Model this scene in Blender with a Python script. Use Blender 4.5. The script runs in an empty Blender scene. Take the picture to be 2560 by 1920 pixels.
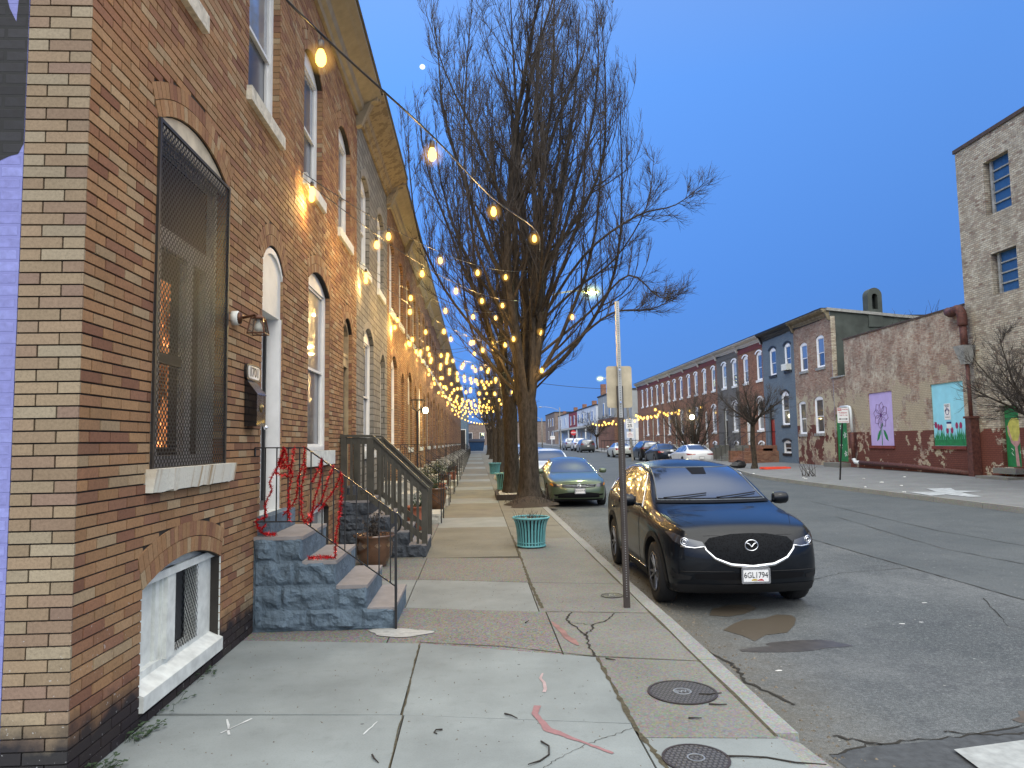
import bpy, bmesh, math, random
from mathutils import Vector, Matrix
from mathutils.bvhtree import BVHTree
from mathutils.geometry import delaunay_2d_cdt
random.seed(7)
R = random.random
def U(a, b): return a + (b - a) * R()
scene = bpy.context.scene
COL = scene.collection
PI = math.pi
EYE = 1.8

# ------------------------------------------------------------------ mesh builder
class MB:
    def __init__(s): s.v = []; s.f = []; s.m = []; s.c = []; s.cur = 0; s.col = (1, 1, 1)
    def face(s, pts):
        n = len(s.v); s.v += [tuple(p) for p in pts]; s.f.append(tuple(range(n, n + len(pts)))); s.m.append(s.cur); s.c.append(s.col)
    def mesh(s, vs, fs):
        n = len(s.v); s.v += [tuple(p) for p in vs]
        for f in fs: s.f.append(tuple(i + n for i in f)); s.m.append(s.cur); s.c.append(s.col)
    def hexa(s, p):   # p: 8 points, bottom ring 0-3 then top ring 4-7
        s.mesh(p, [(0, 3, 2, 1), (4, 5, 6, 7), (0, 1, 5, 4), (1, 2, 6, 5), (2, 3, 7, 6), (3, 0, 4, 7)])
    def box(s, x0, x1, y0, y1, z0, z1):
        s.hexa([(x0, y0, z0), (x1, y0, z0), (x1, y1, z0), (x0, y1, z0), (x0, y0, z1), (x1, y0, z1), (x1, y1, z1), (x0, y1, z1)])
    def tube(s, pts, r, n=6, cap=True):
        pts = [Vector(p) for p in pts]
        rs = r if isinstance(r, (list, tuple)) else [r] * len(pts)
        base = len(s.v); up = None
        for i, p in enumerate(pts):
            t = (pts[min(i + 1, len(pts) - 1)] - pts[max(i - 1, 0)])
            if t.length < 1e-9: t = Vector((0, 0, 1))
            t.normalize()
            if up is None:
                a = Vector((0, 0, 1)) if abs(t.z) < .9 else Vector((1, 0, 0))
                up = t.cross(a).normalized()
            else:
                up = (up - t * up.dot(t))
                if up.length < 1e-6: up = t.cross(Vector((1, .3, .2)))
                up.normalize()
            w = t.cross(up)
            for k in range(n):
                a = 2 * PI * k / n
                s.v.append(tuple(p + (up * math.cos(a) + w * math.sin(a)) * rs[i]))
        for i in range(len(pts) - 1):
            for k in range(n):
                a = base + i * n + k; b = base + i * n + (k + 1) % n
                s.f.append((a, b, b + n, a + n)); s.m.append(s.cur); s.c.append(s.col)
        if cap:
            s.f.append(tuple(base + k for k in range(n))[::-1]); s.m.append(s.cur); s.c.append(s.col)
            e = base + (len(pts) - 1) * n
            s.f.append(tuple(e + k for k in range(n))); s.m.append(s.cur); s.c.append(s.col)
    def bar(s, a, b, w, h, up=(0, 0, 1)):
        a = Vector(a); b = Vector(b); t = (b - a).normalized(); u = Vector(up)
        sd = t.cross(u)
        if sd.length < 1e-6: sd = t.cross(Vector((0, 1, 0)))
        sd.normalize(); u = sd.cross(t).normalized()
        q = [a - sd * w / 2 - u * h / 2, a + sd * w / 2 - u * h / 2, a + sd * w / 2 + u * h / 2, a - sd * w / 2 + u * h / 2]
        d = b - a
        s.hexa([p for p in q] + [p + d for p in q])
    def lathe(s, prof, c=(0, 0, 0), n=24, axis='z', cap=True):
        base = len(s.v)
        for (r, h) in prof:
            for k in range(n):
                a = 2 * PI * k / n; x = r * math.cos(a); y = r * math.sin(a)
                p = (x, y, h) if axis == 'z' else ((h, x, y) if axis == 'x' else (x, h, y))
                s.v.append((p[0] + c[0], p[1] + c[1], p[2] + c[2]))
        for i in range(len(prof) - 1):
            for k in range(n):
                a = base + i * n + k; b = base + i * n + (k + 1) % n
                s.f.append((a, b, b + n, a + n)); s.m.append(s.cur); s.c.append(s.col)
        if cap:
            for e in (0, len(prof) - 1):
                if prof[e][0] > 1e-5:
                    s.f.append(tuple(base + e * n + k for k in range(n))); s.m.append(s.cur); s.c.append(s.col)
    def prism(s, poly, fn0, fn1):   # poly 2D, fn -> 3D for the two ends
        n = len(poly); A = [fn0(*p) for p in poly]; B = [fn1(*p) for p in poly]
        s.mesh(A + B, [tuple(range(n))[::-1], tuple(range(n, 2 * n))] + [(i, (i + 1) % n, n + (i + 1) % n, n + i) for i in range(n)])
    def build(s, name, mats, root=None, smooth=False, org=None):
        if not isinstance(mats, (list, tuple)): mats = [mats]
        me = bpy.data.meshes.new(name)
        if root is not None:
            o0 = Vector(root['org'])
        elif org is not None: o0 = Vector(org)
        else:
            xs = [v[0] for v in s.v]; ys = [v[1] for v in s.v]; zs = [v[2] for v in s.v]
            o0 = Vector(((min(xs) + max(xs)) / 2, (min(ys) + max(ys)) / 2, min(zs)))
        me.from_pydata([(v[0] - o0.x, v[1] - o0.y, v[2] - o0.z) for v in s.v], [], s.f)
        for m in mats: me.materials.append(m)
        me.polygons.foreach_set('material_index', s.m)
        if smooth: me.polygons.foreach_set('use_smooth', [True] * len(s.f))
        if any(c != (1, 1, 1) for c in s.c):
            at = me.color_attributes.new('tint', 'FLOAT_COLOR', 'CORNER')
            buf = []
            for f, c in zip(s.f, s.c): buf += [c[0], c[1], c[2], 1.0] * len(f)
            at.data.foreach_set('color', buf)
        me.validate(); me.update()
        bm = bmesh.new(); bm.from_mesh(me); bmesh.ops.recalc_face_normals(bm, faces=bm.faces); bm.to_mesh(me); bm.free()
        o = bpy.data.objects.new(name, me); COL.objects.link(o)
        o['org'] = tuple(o0)
        if root is not None:
            # child of a child: both meshes share the thing's origin
            o.parent = root
        else: o.location = o0
        return o
def tag(o, label=None, cat=None, group=None, kind=None):
    if label: o['label'] = label
    if cat: o['category'] = cat
    if group: o['group'] = group
    if kind: o['kind'] = kind
    return o
def thing(name, label, cat, loc=(0, 0, 0), group=None):
    o = bpy.data.objects.new(name, None); COL.objects.link(o); o.location = loc; o['org'] = tuple(loc); o.empty_display_size = .2
    return tag(o, label, cat, group)
def obj_from_mesh(name, me, root, mat=None, smooth=False):
    o = bpy.data.objects.new(name, me); COL.objects.link(o); o.parent = root
    if root is not None: o['org'] = root['org']
    if mat: me.materials.clear(); me.materials.append(mat)
    return o
def kids(o): return [c for c in bpy.data.objects if c.parent is o]
def copy_tree(o, par=None, cache={}):
    c = o.copy(); COL.objects.link(c); c.parent = par
    for ch in list(o.children): copy_tree(ch, c)
    return c
def text_mesh(txt, size, bold=0.0, extrude=.001, align='CENTER', sx=1.0):
    cu = bpy.data.curves.new('lettering', 'FONT'); cu.body = txt; cu.size = size; cu.align_x = align; cu.align_y = 'CENTER'; cu.extrude = extrude; cu.offset = bold
    cu.resolution_u = 3
    o = bpy.data.objects.new('lettering', cu); COL.objects.link(o)
    dg = bpy.context.evaluated_depsgraph_get(); me = bpy.data.meshes.new_from_object(o.evaluated_get(dg))
    bpy.data.objects.remove(o)
    me.transform(Matrix.Diagonal((sx, 1, 1, 1)))
    return me
def place_text(txt, size, mb, M, bold=0.0, sx=1.0, align='CENTER'):
    me = text_mesh(txt, size, bold, sx=sx, align=align)
    mb.mesh([M @ v.co for v in me.vertices], [tuple(p.vertices) for p in me.polygons])

# ------------------------------------------------------------------ materials
class NT:
    def __init__(s, name):
        s.mat = bpy.data.materials.new(name); s.mat.use_nodes = True; s.t = s.mat.node_tree; s.t.nodes.clear()
        s.out = s.n('ShaderNodeOutputMaterial')
    def n(s, t, **k):
        x = s.t.nodes.new(t)
        for a, b in k.items(): setattr(x, a, b)
        return x
    def set(s, node, **k):
        for a, b in k.items():
            i = node.inputs[a.replace('_', ' ')]
            if isinstance(b, bpy.types.NodeSocket): s.t.links.new(b, i)
            else: i.default_value = b
        return node
    def l(s, a, b): s.t.links.new(a, b)
    def pos(s):
        g = s.n('ShaderNodeNewGeometry'); return g.outputs['Position']
    def sep(s, v):
        x = s.n('ShaderNodeSeparateXYZ'); s.l(v, x.inputs[0]); return x.outputs
    def comb(s, x, y, z):
        c = s.n('ShaderNodeCombineXYZ')
        for i, v in enumerate((x, y, z)):
            if isinstance(v, bpy.types.NodeSocket): s.l(v, c.inputs[i])
            else: c.inputs[i].default_value = v
        return c.outputs[0]
    def math(s, op, a, b=0.0, clamp=False):
        m = s.n('ShaderNodeMath', operation=op, use_clamp=clamp)
        for i, v in enumerate((a, b)):
            if isinstance(v, bpy.types.NodeSocket): s.l(v, m.inputs[i])
            else: m.inputs[i].default_value = v
        return m.outputs[0]
    def noise(s, v, scale=5, detail=3, rough=.55, dist=0.0):
        n = s.n('ShaderNodeTexNoise'); s.l(v, n.inputs['Vector']); n.inputs['Scale'].default_value = scale
        n.inputs['Detail'].default_value = detail; n.inputs['Roughness'].default_value = rough; n.inputs['Distortion'].default_value = dist
        return n.outputs[0]
    def ramp(s, f, stops, interp='LINEAR'):
        r = s.n('ShaderNodeValToRGB'); s.l(f, r.inputs[0]); cr = r.color_ramp; cr.interpolation = interp
        while len(cr.elements) > 1: cr.elements.remove(cr.elements[-1])
        for i, (p, c) in enumerate(stops):
            e = cr.elements[0] if i == 0 else cr.elements.new(p)
            e.position = p; c = (c, c, c) if isinstance(c, (int, float)) else c; e.color = (c[0], c[1], c[2], 1)
        return r.outputs[0]
    def mix(s, f, a, b, mode='MIX'):
        m = s.n('ShaderNodeMix', data_type='RGBA', blend_type=mode)
        for i, v in ((0, f), (6, a), (7, b)):
            if isinstance(v, bpy.types.NodeSocket): s.l(v, m.inputs[i])
            elif i == 0: m.inputs[0].default_value = v
            else: m.inputs[i].default_value = (v[0], v[1], v[2], 1)
        return m.outputs[2]
    def bump(s, h, strength=.3, dist=.01, normal=None):
        b = s.n('ShaderNodeBump'); s.l(h, b.inputs['Height']); b.inputs['Strength'].default_value = strength; b.inputs['Distance'].default_value = dist
        if normal: s.l(normal, b.inputs['Normal'])
        return b.outputs[0]
    def pbsdf(s, col, rough=.7, metal=0.0, spec=.5, normal=None, coat=0.0, emit=None, es=0.0, alpha=None):
        p = s.n('ShaderNodeBsdfPrincipled')
        def st(k, v):
            i = p.inputs[k]
            if isinstance(v, bpy.types.NodeSocket): s.l(v, i)
            elif k in ('Base Color', 'Emission Color'): i.default_value = (v[0], v[1], v[2], 1)
            else: i.default_value = v
        st('Base Color', col); st('Roughness', rough); st('Metallic', metal); st('Specular IOR Level', spec); st('Coat Weight', coat); st('Coat Roughness', .03)
        if normal: s.l(normal, p.inputs['Normal'])
        if emit is not None: st('Emission Color', emit); st('Emission Strength', es)
        if alpha is not None: st('Alpha', alpha)
        return p
    def end(s, sh):
        s.l(sh.outputs[0] if hasattr(sh, 'outputs') else sh, s.out.inputs[0]); return s.mat
_plain = {}
def plain(name, col, rough=.6, metal=0.0, spec=.5, var=.25, scale=6, bump=0.0, coat=0.0, bscale=60):
    if name in _plain: return _plain[name]
    t = NT(name); p = t.pos()
    f = t.noise(p, scale, 4)
    c = t.mix(t.ramp(f, [(.3, 0.0), (.7, 1.0)]), tuple(x * (1 - var) for x in col), tuple(min(1, x * (1 + var)) for x in col))
    nrm = t.bump(t.noise(p, bscale, 3), bump, .01) if bump else None
    m = t.end(t.pbsdf(c, rough, metal, spec, nrm, coat)); _plain[name] = m; return m
def emis(name, col, st):
    t = NT(name); e = t.n('ShaderNodeEmission'); e.inputs[0].default_value = (*col, 1); e.inputs[1].default_value = st
    return t.end(e)
def brick_mat(name, pal, mortar=(.05, .04, .035), bw=.233, bh=.0678, ms=.007, bump=.5, dirt=.35, sootz=None, offx=0.0, stain=None, peel=None, vscale=1.2, rough=.85):
    """pal: ramp stops of per-brick colours.  peel: (colour, zmax, threshold) paint band that flakes."""
    t = NT(name); P = t.pos(); s = t.sep(P)
    u = t.math('ADD', t.math('ADD', s[0], s[1]), offx)
    v = t.comb(u, s[2], 0.0)
    b = t.n('ShaderNodeTexBrick', offset=.5, squash=1.0)
    t.l(v, b.inputs['Vector']); b.inputs['Color1'].default_value = (0, 0, 0, 1); b.inputs['Color2'].default_value = (1, 1, 1, 1); b.inputs['Mortar'].default_value = (.5, .5, .5, 1)
    b.inputs['Scale'].default_value = 1.0; b.inputs['Mortar Size'].default_value = ms; b.inputs['Mortar Smooth'].default_value = .15
    b.inputs['Brick Width'].default_value = bw; b.inputs['Row Height'].default_value = bh
    c = t.ramp(b.outputs['Color'], pal)
    n1 = t.noise(P, 25, 4); n2 = t.noise(P, vscale, 4, .6)
    c = t.mix(t.ramp(n1, [(.35, 0), (.7, .5)]), c, t.mix(.5, c, (.02, .015, .01)))
    c = t.mix(t.math('MULTIPLY', t.ramp(n2, [(.4, 0), (.7, 1)]), dirt), c, (.06, .05, .045))
    mort = mortar
    c = t.mix(b.outputs['Fac'], c, mort)
    if stain:
        sv = t.comb(u, t.math('MULTIPLY', s[2], .6), 0.0)
        f = t.ramp(t.noise(sv, stain[1], 8, .78), [(stain[2], 0), (stain[2] + .16, 1)])
        f = t.math('MULTIPLY', f, t.ramp(t.noise(v, 7, 4, .7), [(.4, .25), (.55, 1)]))
        c = t.mix(t.math('MULTIPLY', f, stain[3]), c, stain[0])
    if peel:
        for (pc, z0, z1, th, sc) in peel:
            f = t.ramp(t.noise(P, sc, 6, .65), [(th, 0), (th + .015, 1)])
            zj = t.math('ADD', s[2], t.math('MULTIPLY', t.math('SUBTRACT', t.noise(P, .9, 6, .7), .5), 3.2 if z1 > 3.5 else 0.0))
            zz = t.math('MULTIPLY', t.math('GREATER_THAN', s[2], z0), t.math('LESS_THAN', zj, z1))
            pcc = t.mix(t.ramp(n1, [(.35, 0), (.7, .45)]), pc, tuple(x * .6 for x in pc)); pcc = t.mix(t.math('MULTIPLY', b.outputs['Fac'], .75), pcc, tuple(x * .5 for x in pc)); pcc = t.mix(t.ramp(t.noise(P, 2.3, 5, .7), [(.45, 0), (.7, .5)]), pcc, tuple(x * .62 for x in pc))
            c = t.mix(t.math('MULTIPLY', f, zz), c, pcc)
    if sootz is not None:
        n3 = t.noise(P, 6, 4)
        k = t.math('SUBTRACT', t.math('ADD', sootz, t.math('MULTIPLY', t.math('SUBTRACT', n3, .5), .25)), s[2])
        k = t.math('MULTIPLY', k, 7.0, clamp=True)
        c = t.mix(t.math('MULTIPLY', k, .9), c, (.015, .016, .02))
    h = t.math('ADD', t.math('MULTIPLY', t.math('SUBTRACT', 1.0, b.outputs['Fac']), 1.0), t.math('MULTIPLY', n1, .35))
    return t.end(t.pbsdf(c, rough, 0, .25, t.bump(h, bump, .008)))

# individually laid bricks use a colour attribute
def laid_mat(name, sootz=.38, warm=1.0):
    t = NT(name); P = t.pos(); s = t.sep(P)
    a = t.n('ShaderNodeAttribute', attribute_name='tint').outputs['Color']
    n1 = t.noise(P, 60, 5, .7); n2 = t.noise(P, 1.6, 4, .6)
    c = t.mix(t.ramp(n1, [(.42, 0), (.72, .55)]), a, t.mix(.6, a, (.03, .02, .012)))
    c = t.mix(t.ramp(n2, [(.42, 0), (.75, .45)]), c, t.mix(.5, c, (.08, .045, .025)))
    sp = t.noise(P, 260, 2)
    c = t.mix(t.ramp(sp, [(.66, 0), (.72, .6)]), c, (.04, .03, .025))
    n3 = t.noise(P, 5, 4)
    k = t.math('MULTIPLY', t.math('SUBTRACT', t.math('ADD', sootz, t.math('MULTIPLY', t.math('SUBTRACT', n3, .5), .3)), s[2]), 6.0, clamp=True)
    c = t.mix(t.math('MULTIPLY', k, .93), c, (.012, .014, .02))
    w = t.math('MULTIPLY', t.ramp(t.noise(P, 38, 3), [(.68, 0), (.7, 1)]), t.math('LESS_THAN', s[2], .9))
    c = t.mix(t.math('MULTIPLY', w, .5), c, (.5, .5, .5))
    return t.end(t.pbsdf(c, .8, 0, .25, t.bump(n1, .35, .004)))

TAN = [(0, (.25, .13, .065)), (.2, (.34, .175, .08)), (.45, (.40, .225, .10)), (.7, (.33, .17, .085)), (.9, (.47, .33, .17)), (1, (.22, .11, .06))]
M = {}
M['laid'] = laid_mat('laid_tan_brick')
M['backing'] = plain('dark_mortar', (.03, .026, .022), .95)
M['brick_tan'] = brick_mat('tan_brick', TAN, dirt=.4)
M['brick_tan2'] = brick_mat('brown_brick', [(0, (.20, .10, .06)), (.4, (.30, .16, .09)), (.8, (.36, .21, .11)), (1, (.17, .09, .06))], dirt=.5, offx=.1)
M['formstone'] = None
def formstone(name, col):
    t = NT(name); P = t.pos(); s = t.sep(P)
    v = t.comb(t.math('ADD', s[0], s[1]), s[2], 0.0)
    b = t.n('ShaderNodeTexBrick', offset=.37, offset_frequency=2, squash=.7, squash_frequency=3)
    t.l(v, b.inputs['Vector']); b.inputs['Color1'].default_value = (0, 0, 0, 1); b.inputs['Color2'].default_value = (1, 1, 1, 1)
    for k, x in (('Scale', 1.0), ('Mortar Size', .012), ('Mortar Smooth', .4), ('Brick Width', .42), ('Row Height', .135)): b.inputs[k].default_value = x
    n = t.noise(P, 14, 6, .65)
    c = t.ramp(b.outputs['Color'], [(0, tuple(x * .75 for x in col)), (1, tuple(x * 1.15 for x in col))])
    c = t.mix(t.ramp(n, [(.35, 0), (.7, .5)]), c, tuple(x * .45 for x in col))
    c = t.mix(b.outputs['Fac'], c, tuple(x * .35 for x in col))
    h = t.math('ADD', t.math('SUBTRACT', 1.0, b.outputs['Fac']), t.math('MULTIPLY', n, .9))
    return t.end(t.pbsdf(c, .9, 0, .2, t.bump(h, .7, .02)))
M['formstone'] = formstone('grey_formstone', (.27, .255, .22))
M['white'] = plain('white_paint', (.72, .72, .70), .5, var=.06, bump=.05)
M['white_old'] = plain('weathered_white_paint', (.62, .64, .61), .6, var=.18, scale=9, bump=.25, bscale=25)
M['cream'] = plain('cream_painted_cornice', (.29, .245, .165), .6, var=.15, bump=.05)
def rusty():
    t = NT('flaking_cornice_paint'); P = t.pos()
    f = t.ramp(t.noise(P, 5, 6, .75), [(.5, 0), (.56, 1)])
    c = t.mix(t.math('MULTIPLY', f, .55), (.30, .24, .15), (.09, .06, .04)); return t.end(t.pbsdf(c, .8))
M['rusty'] = rusty()
M['roof'] = plain('tar_roof', (.03, .03, .032), .9)
M['dark_trim'] = plain('black_painted_trim', (.012, .012, .014), .5)
M['iron'] = plain('black_painted_iron', (.01, .01, .011), .35, spec=.6, bump=.1)
M['olive'] = plain('olive_painted_wood', (.055, .052, .04), .55, bump=.1, bscale=30)
def glass(name, col, refl=.25, rough=.03, em=None, es=0):
    t = NT(name); p = t.pbsdf(col, .25, 0, .5, emit=em, es=es) if em else t.pbsdf(col, .3)
    g = t.n('ShaderNodeBsdfGlossy'); g.inputs['Roughness'].default_value = rough; g.inputs['Color'].default_value = (.85, .9, 1, 1)
    fr = t.n('ShaderNodeFresnel'); fr.inputs[0].default_value = 1.5
    m = t.n('ShaderNodeMixShader'); f = t.math('ADD', t.math('MULTIPLY', fr.outputs[0], 1.0), refl, clamp=True)
    t.l(f, m.inputs[0]); t.l(p.outputs[0], m.inputs[1]); t.l(g.outputs[0], m.inputs[2]); return t.end(m)
M['pane'] = glass('window_glass', (.012, .014, .017), .10)
M['pane_curtain'] = glass('window_glass_with_curtain', (.25, .26, .26), .10)
M['pane_dim'] = glass('window_glass_screened', (.035, .037, .04), .02, .2)
M['pane_sky'] = glass('window_glass_bright', (.12, .15, .19), .12)
M['white_bright'] = plain('bright_white_trim', (.85, .86, .88), .5, var=.04)
M['pane_blind'] = glass('window_glass_with_blind', (.30, .30, .29), .06)
M['pane_lit'] = glass('window_glass_lit_room', (.2, .12, .05), .06, .05, (1, .6, .25), .5)
M['door_white'] = plain('white_door_paint', (.70, .71, .72), .45, var=.05)
M['door_dark'] = plain('dark_door', (.025, .022, .02), .3)
M['door_red'] = plain('red_door', (.25, .02, .015), .4)
M['door_green'] = plain('green_panel_paint', (.012, .17, .055), .55)
def stone(name, col, bump=.9, sc=7):
    t = NT(name); P = t.pos()
    n = t.noise(P, sc, 7, .6, .6); n2 = t.noise(P, 45, 4)
    c = t.mix(t.ramp(n, [(.3, 0), (.7, 1)]), tuple(x * .65 for x in col), tuple(x * 1.2 for x in col))
    return t.end(t.pbsdf(c, .8, 0, .3, t.bump(t.math('ADD', n, t.math('MULTIPLY', n2, .12)), bump, .05)))
M['step_blue'] = stone('blue_grey_painted_rockface', (.115, .16, .205))
M['step_tread'] = plain('grey_pink_painted_tread', (.23, .215, .215), .7, var=.15, bump=.2)
M['step_dark'] = stone('dark_slate_painted_rockface', (.06, .07, .085))
M['step_marble'] = stone('weathered_marble', (.42, .42, .38), .5)
M['sill'] = stone('marble_sill', (.62, .58, .48), .25, 12)
def sill_st():
    t = NT('rust_stained_white_sill'); P = t.pos(); s = t.sep(P)
    n = t.noise(t.comb(t.math('MULTIPLY', s[1], 14), s[2], 0.0), 1.0, 5, .6)
    c = t.mix(t.ramp(n, [(.5, 0), (.66, .8)]), (.68, .66, .57), (.33, .19, .06))
    return t.end(t.pbsdf(c, .6, normal=t.bump(t.noise(P, 40, 4), .5, .01)))
M['sill_rust'] = sill_st()
def concrete(name, col, sp=.5, pebble=0.0, sc=1.0):
    t = NT(name); P = t.pos()
    n = t.noise(P, 1.3 * sc, 5, .6); n2 = t.noise(P, 90, 3, .6); n3 = t.noise(P, 9, 5, .7)
    c = t.mix(t.ramp(n, [(.32, 0), (.7, 1)]), tuple(x * .82 for x in col), tuple(x * 1.14 for x in col))
    c = t.mix(t.ramp(n3, [(.55, 0), (.8, .35)]), c, tuple(x * .5 for x in col))
    c = t.mix(t.ramp(n2, [(.35, sp * .5), (.5, 0)]), c, tuple(x * .45 for x in col))
    vo = t.n('ShaderNodeTexVoronoi'); t.l(P, vo.inputs['Vector']); vo.inputs['Scale'].default_value = 2.6
    gn = t.noise(P, 1.1, 2)
    dots = t.math('MULTIPLY', t.math('LESS_THAN', vo.outputs['Distance'], .035), t.math('GREATER_THAN', gn, .45))
    c = t.mix(t.math('MULTIPLY', dots, .6), c, (.03, .03, .03))
    if pebble:
        v2 = t.n('ShaderNodeTexVoronoi'); t.l(P, v2.inputs['Vector']); v2.inputs['Scale'].default_value = 70
        c = t.mix(pebble, c, t.mix(.35, c, v2.outputs['Color']), 'MIX')
        c = t.mix(t.ramp(v2.outputs['Distance'], [(.0, 0), (.6, .5 * pebble)]), c, (.05, .045, .04))
    return t.end(t.pbsdf(c, .85, 0, .3, t.bump(t.math('ADD', n2, n3), .18, .004)))
M['slab_new'] = concrete('new_pale_concrete', (.215, .24, .24), .35)
M['slab_mid'] = concrete('pale_concrete', (.215, .23, .222), .5)
M['slab_old'] = concrete('old_brown_concrete', (.138, .13, .11), .8, .5)
M['slab_grey'] = concrete('old_grey_concrete', (.16, .16, .142), .7, .25)
M['slab_far'] = concrete('far_concrete', (.165, .158, .128), .6)
M['curb'] = concrete('curb_concrete', (.235, .24, .225), .7, .3)
def asphalt():
    t = NT('asphalt'); P = t.pos(); s = t.sep(P)
    n = t.noise(P, .5, 5, .6); n2 = t.noise(P, 120, 3, .7); n3 = t.noise(P, 3.5, 6, .7)
    c = t.mix(t.ramp(n, [(.35, 0), (.65, 1)]), (.060, .070, .074), (.120, .130, .133))
    c = t.mix(t.ramp(n2, [(.36, .75), (.5, 0)]), c, (.03, .03, .032))
    c = t.mix(t.ramp(n2, [(.56, 0), (.68, .7)]), c, (.30, .30, .29))
    c = t.mix(t.ramp(n3, [(.48, 0), (.7, .65)]), c, (.045, .05, .055))
    n4 = t.noise(P, 38, 4, .75)
    c = t.mix(t.ramp(n4, [(.52, 0), (.66, .45)]), c, (.22, .23, .235)); c = t.mix(t.ramp(n4, [(.34, .5), (.46, 0)]), c, (.03, .032, .036))
    # newer dark lane beyond the joint
    c = t.mix(t.math('MULTIPLY', t.math('GREATER_THAN', s[0], 6.37), .5), c, (.062, .072, .076))
    # light chips / gum dots
    vo = t.n('ShaderNodeTexVoronoi'); t.l(P, vo.inputs['Vector']); vo.inputs['Scale'].default_value = 3.2
    dots = t.math('MULTIPLY', t.math('LESS_THAN', vo.outputs['Distance'], .04), t.math('GREATER_THAN', t.noise(P, 1.7, 2), .6))
    c = t.mix(t.math('MULTIPLY', dots, .3), c, (.4, .4, .38))
    v3 = t.n('ShaderNodeTexVoronoi'); t.l(P, v3.inputs['Vector']); v3.inputs['Scale'].default_value = 9
    d3 = t.math('MULTIPLY', t.math('LESS_THAN', v3.outputs['Distance'], .09), t.math('GREATER_THAN', t.noise(P, 2.2, 2), .55))
    c = t.mix(t.math('MULTIPLY', d3, .5), c, (.42, .42, .38))
    # yellowish dust in the gutter
    g = t.math('MULTIPLY', t.math('SUBTRACT', 2.9, s[0]), 1.0, clamp=True)
    c = t.mix(t.math('MULTIPLY', t.math('MULTIPLY', g, t.ramp(n3, [(.3, .2), (.7, 1)])), .5), c, (.17, .14, .085))
    return t.end(t.pbsdf(c, .75, 0, .3, t.bump(n2, .35, .006)))
M['asphalt'] = asphalt()
M['asph_dark'] = plain('fresh_dark_asphalt', (.05, .055, .06), .85, var=.3, scale=14, bump=.4)
M['road_white'] = plain('worn_white_marking', (.30, .315, .31), .85, var=.2, scale=12)
M['wood_pole'] = plain('grey_pole', (.2, .19, .17), .8)
M['galv'] = plain('galvanised_steel', (.38, .38, .36), .4, metal=.7)
M['brown_metal'] = plain('dark_brown_painted_steel', (.035, .026, .022), .5, bump=.1)
M['teal'] = plain('teal_painted_steel', (.11, .33, .36), .4, var=.12)
M['soil'] = plain('dark_soil', (.035, .025, .018), .95, bump=1.0, bscale=30)
M['litter'] = plain('white_litter', (.6, .6, .58), .8)
M['twig'] = plain('dry_twig', (.02, .016, .012), .9)
def bark():
    t = NT('bark'); P = t.pos(); s = t.sep(P)
    n = t.noise(t.comb(s[0], s[1], t.math('MULTIPLY', s[2], .35)), 14, 6, .7)
    c = t.ramp(n, [(.3, (.016, .013, .010)), (.7, (.075, .06, .046))]); return t.end(t.pbsdf(c, .95, 0, .2, t.bump(n, .9, .03)))
M['bark'] = bark()
M['twigs'] = plain('twig_bark', (.045, .036, .030), .9)
M['leaf'] = plain('weed_leaf', (.03, .06, .025), .6)
M['rubber'] = plain('tyre_rubber', (.012, .012, .013), .8)
M['alloy'] = plain('alloy_rim', (.14, .14, .15), .35, metal=.9)
M['chrome'] = plain('chrome', (.75, .76, .78), .12, metal=1.0, var=.02)
M['black_plastic'] = plain('black_plastic', (.010, .010, .011), .6, spec=.3)
M['grille'] = plain('grille_black', (.004, .004, .005), .6, spec=.15)
M['lamp_glass'] = glass('headlamp_glass', (.02, .02, .024), .03)
M['tail_red'] = glass('tail_lamp_red', (.22, .008, .008), .06)
M['car_glass'] = glass('car_glass', (.012, .015, .02), .09, .02)
M['bulb'] = emis('warm_bulb_glow', (1.0, .64, .12), 5.0)
M['bulb_hot'] = emis('bulb_filament', (1.0, .85, .45), 60.0)
M['lamp_head_glow'] = emis('street_lamp_glow', (1.0, 1.0, .3), 30)
M['porch_glow'] = emis('porch_lamp_glow', (1.0, .92, .6), 22)
def paint(name, col, metal=.3, rough=.3, coat=.9):
    t = NT(name); P = t.pos()
    dust = t.ramp(t.noise(P, 3, 5, .6), [(.45, 0), (.8, .03)])
    return t.end(t.pbsdf(t.mix(dust, col, (.2, .19, .17)), rough, metal, .2, None, coat))
# ------------------------------------------------------------------ frames
class Fr:
    def __init__(s, x0, b, sg): s.x0, s.b, s.sg = x0, b, sg
    def P(s, a, z, c=0.0): return (s.x0 + s.b * a + s.sg * c, a, z)
    def box(s, mb, a0, a1, z0, z1, c0, c1):
        P = s.P; mb.hexa([P(a0, z0, c0), P(a1, z0, c0), P(a1, z0, c1), P(a0, z0, c1), P(a0, z1, c0), P(a1, z1, c0), P(a1, z1, c1), P(a0, z1, c1)])
    def poly(s, mb, pts, c0, c1): mb.prism(pts, lambda a, z: s.P(a, z, c0), lambda a, z: s.P(a, z, c1))
FL = Fr(-2.18, 0.0, 1); FR = Fr(18.05, .02, -1)
def sm(t): t = max(0, min(1, t)); return t * t * (3 - 2 * t)
def far(y): return .006 * max(0, y - 60)
def road_z(x, y): return -.15 + .07 * sm((x - 4) / 8) + .2 * sm((y - 25) / 30) * sm((x - 5) / 8) + far(y)
CRP = [(-20, 13.0), (33, 13.0), (41, 14.5), (62, 15.2), (100, 16.0), (300, 19.5)]
def curb_x(y):
    for (a, b), (c, d) in zip(CRP, CRP[1:]):
        if y <= c: return b + (d - b) * (y - a) / (c - a)
    return CRP[-1][1]
def walk_z(x, y):
    c = curb_x(y); f = 18.05 + .02 * y; t = max(0, min(1, (x - c) / (f - c)))
    z0 = road_z(c, y) + .14
    return z0 + (.30 + far(y) - z0) * t
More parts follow.
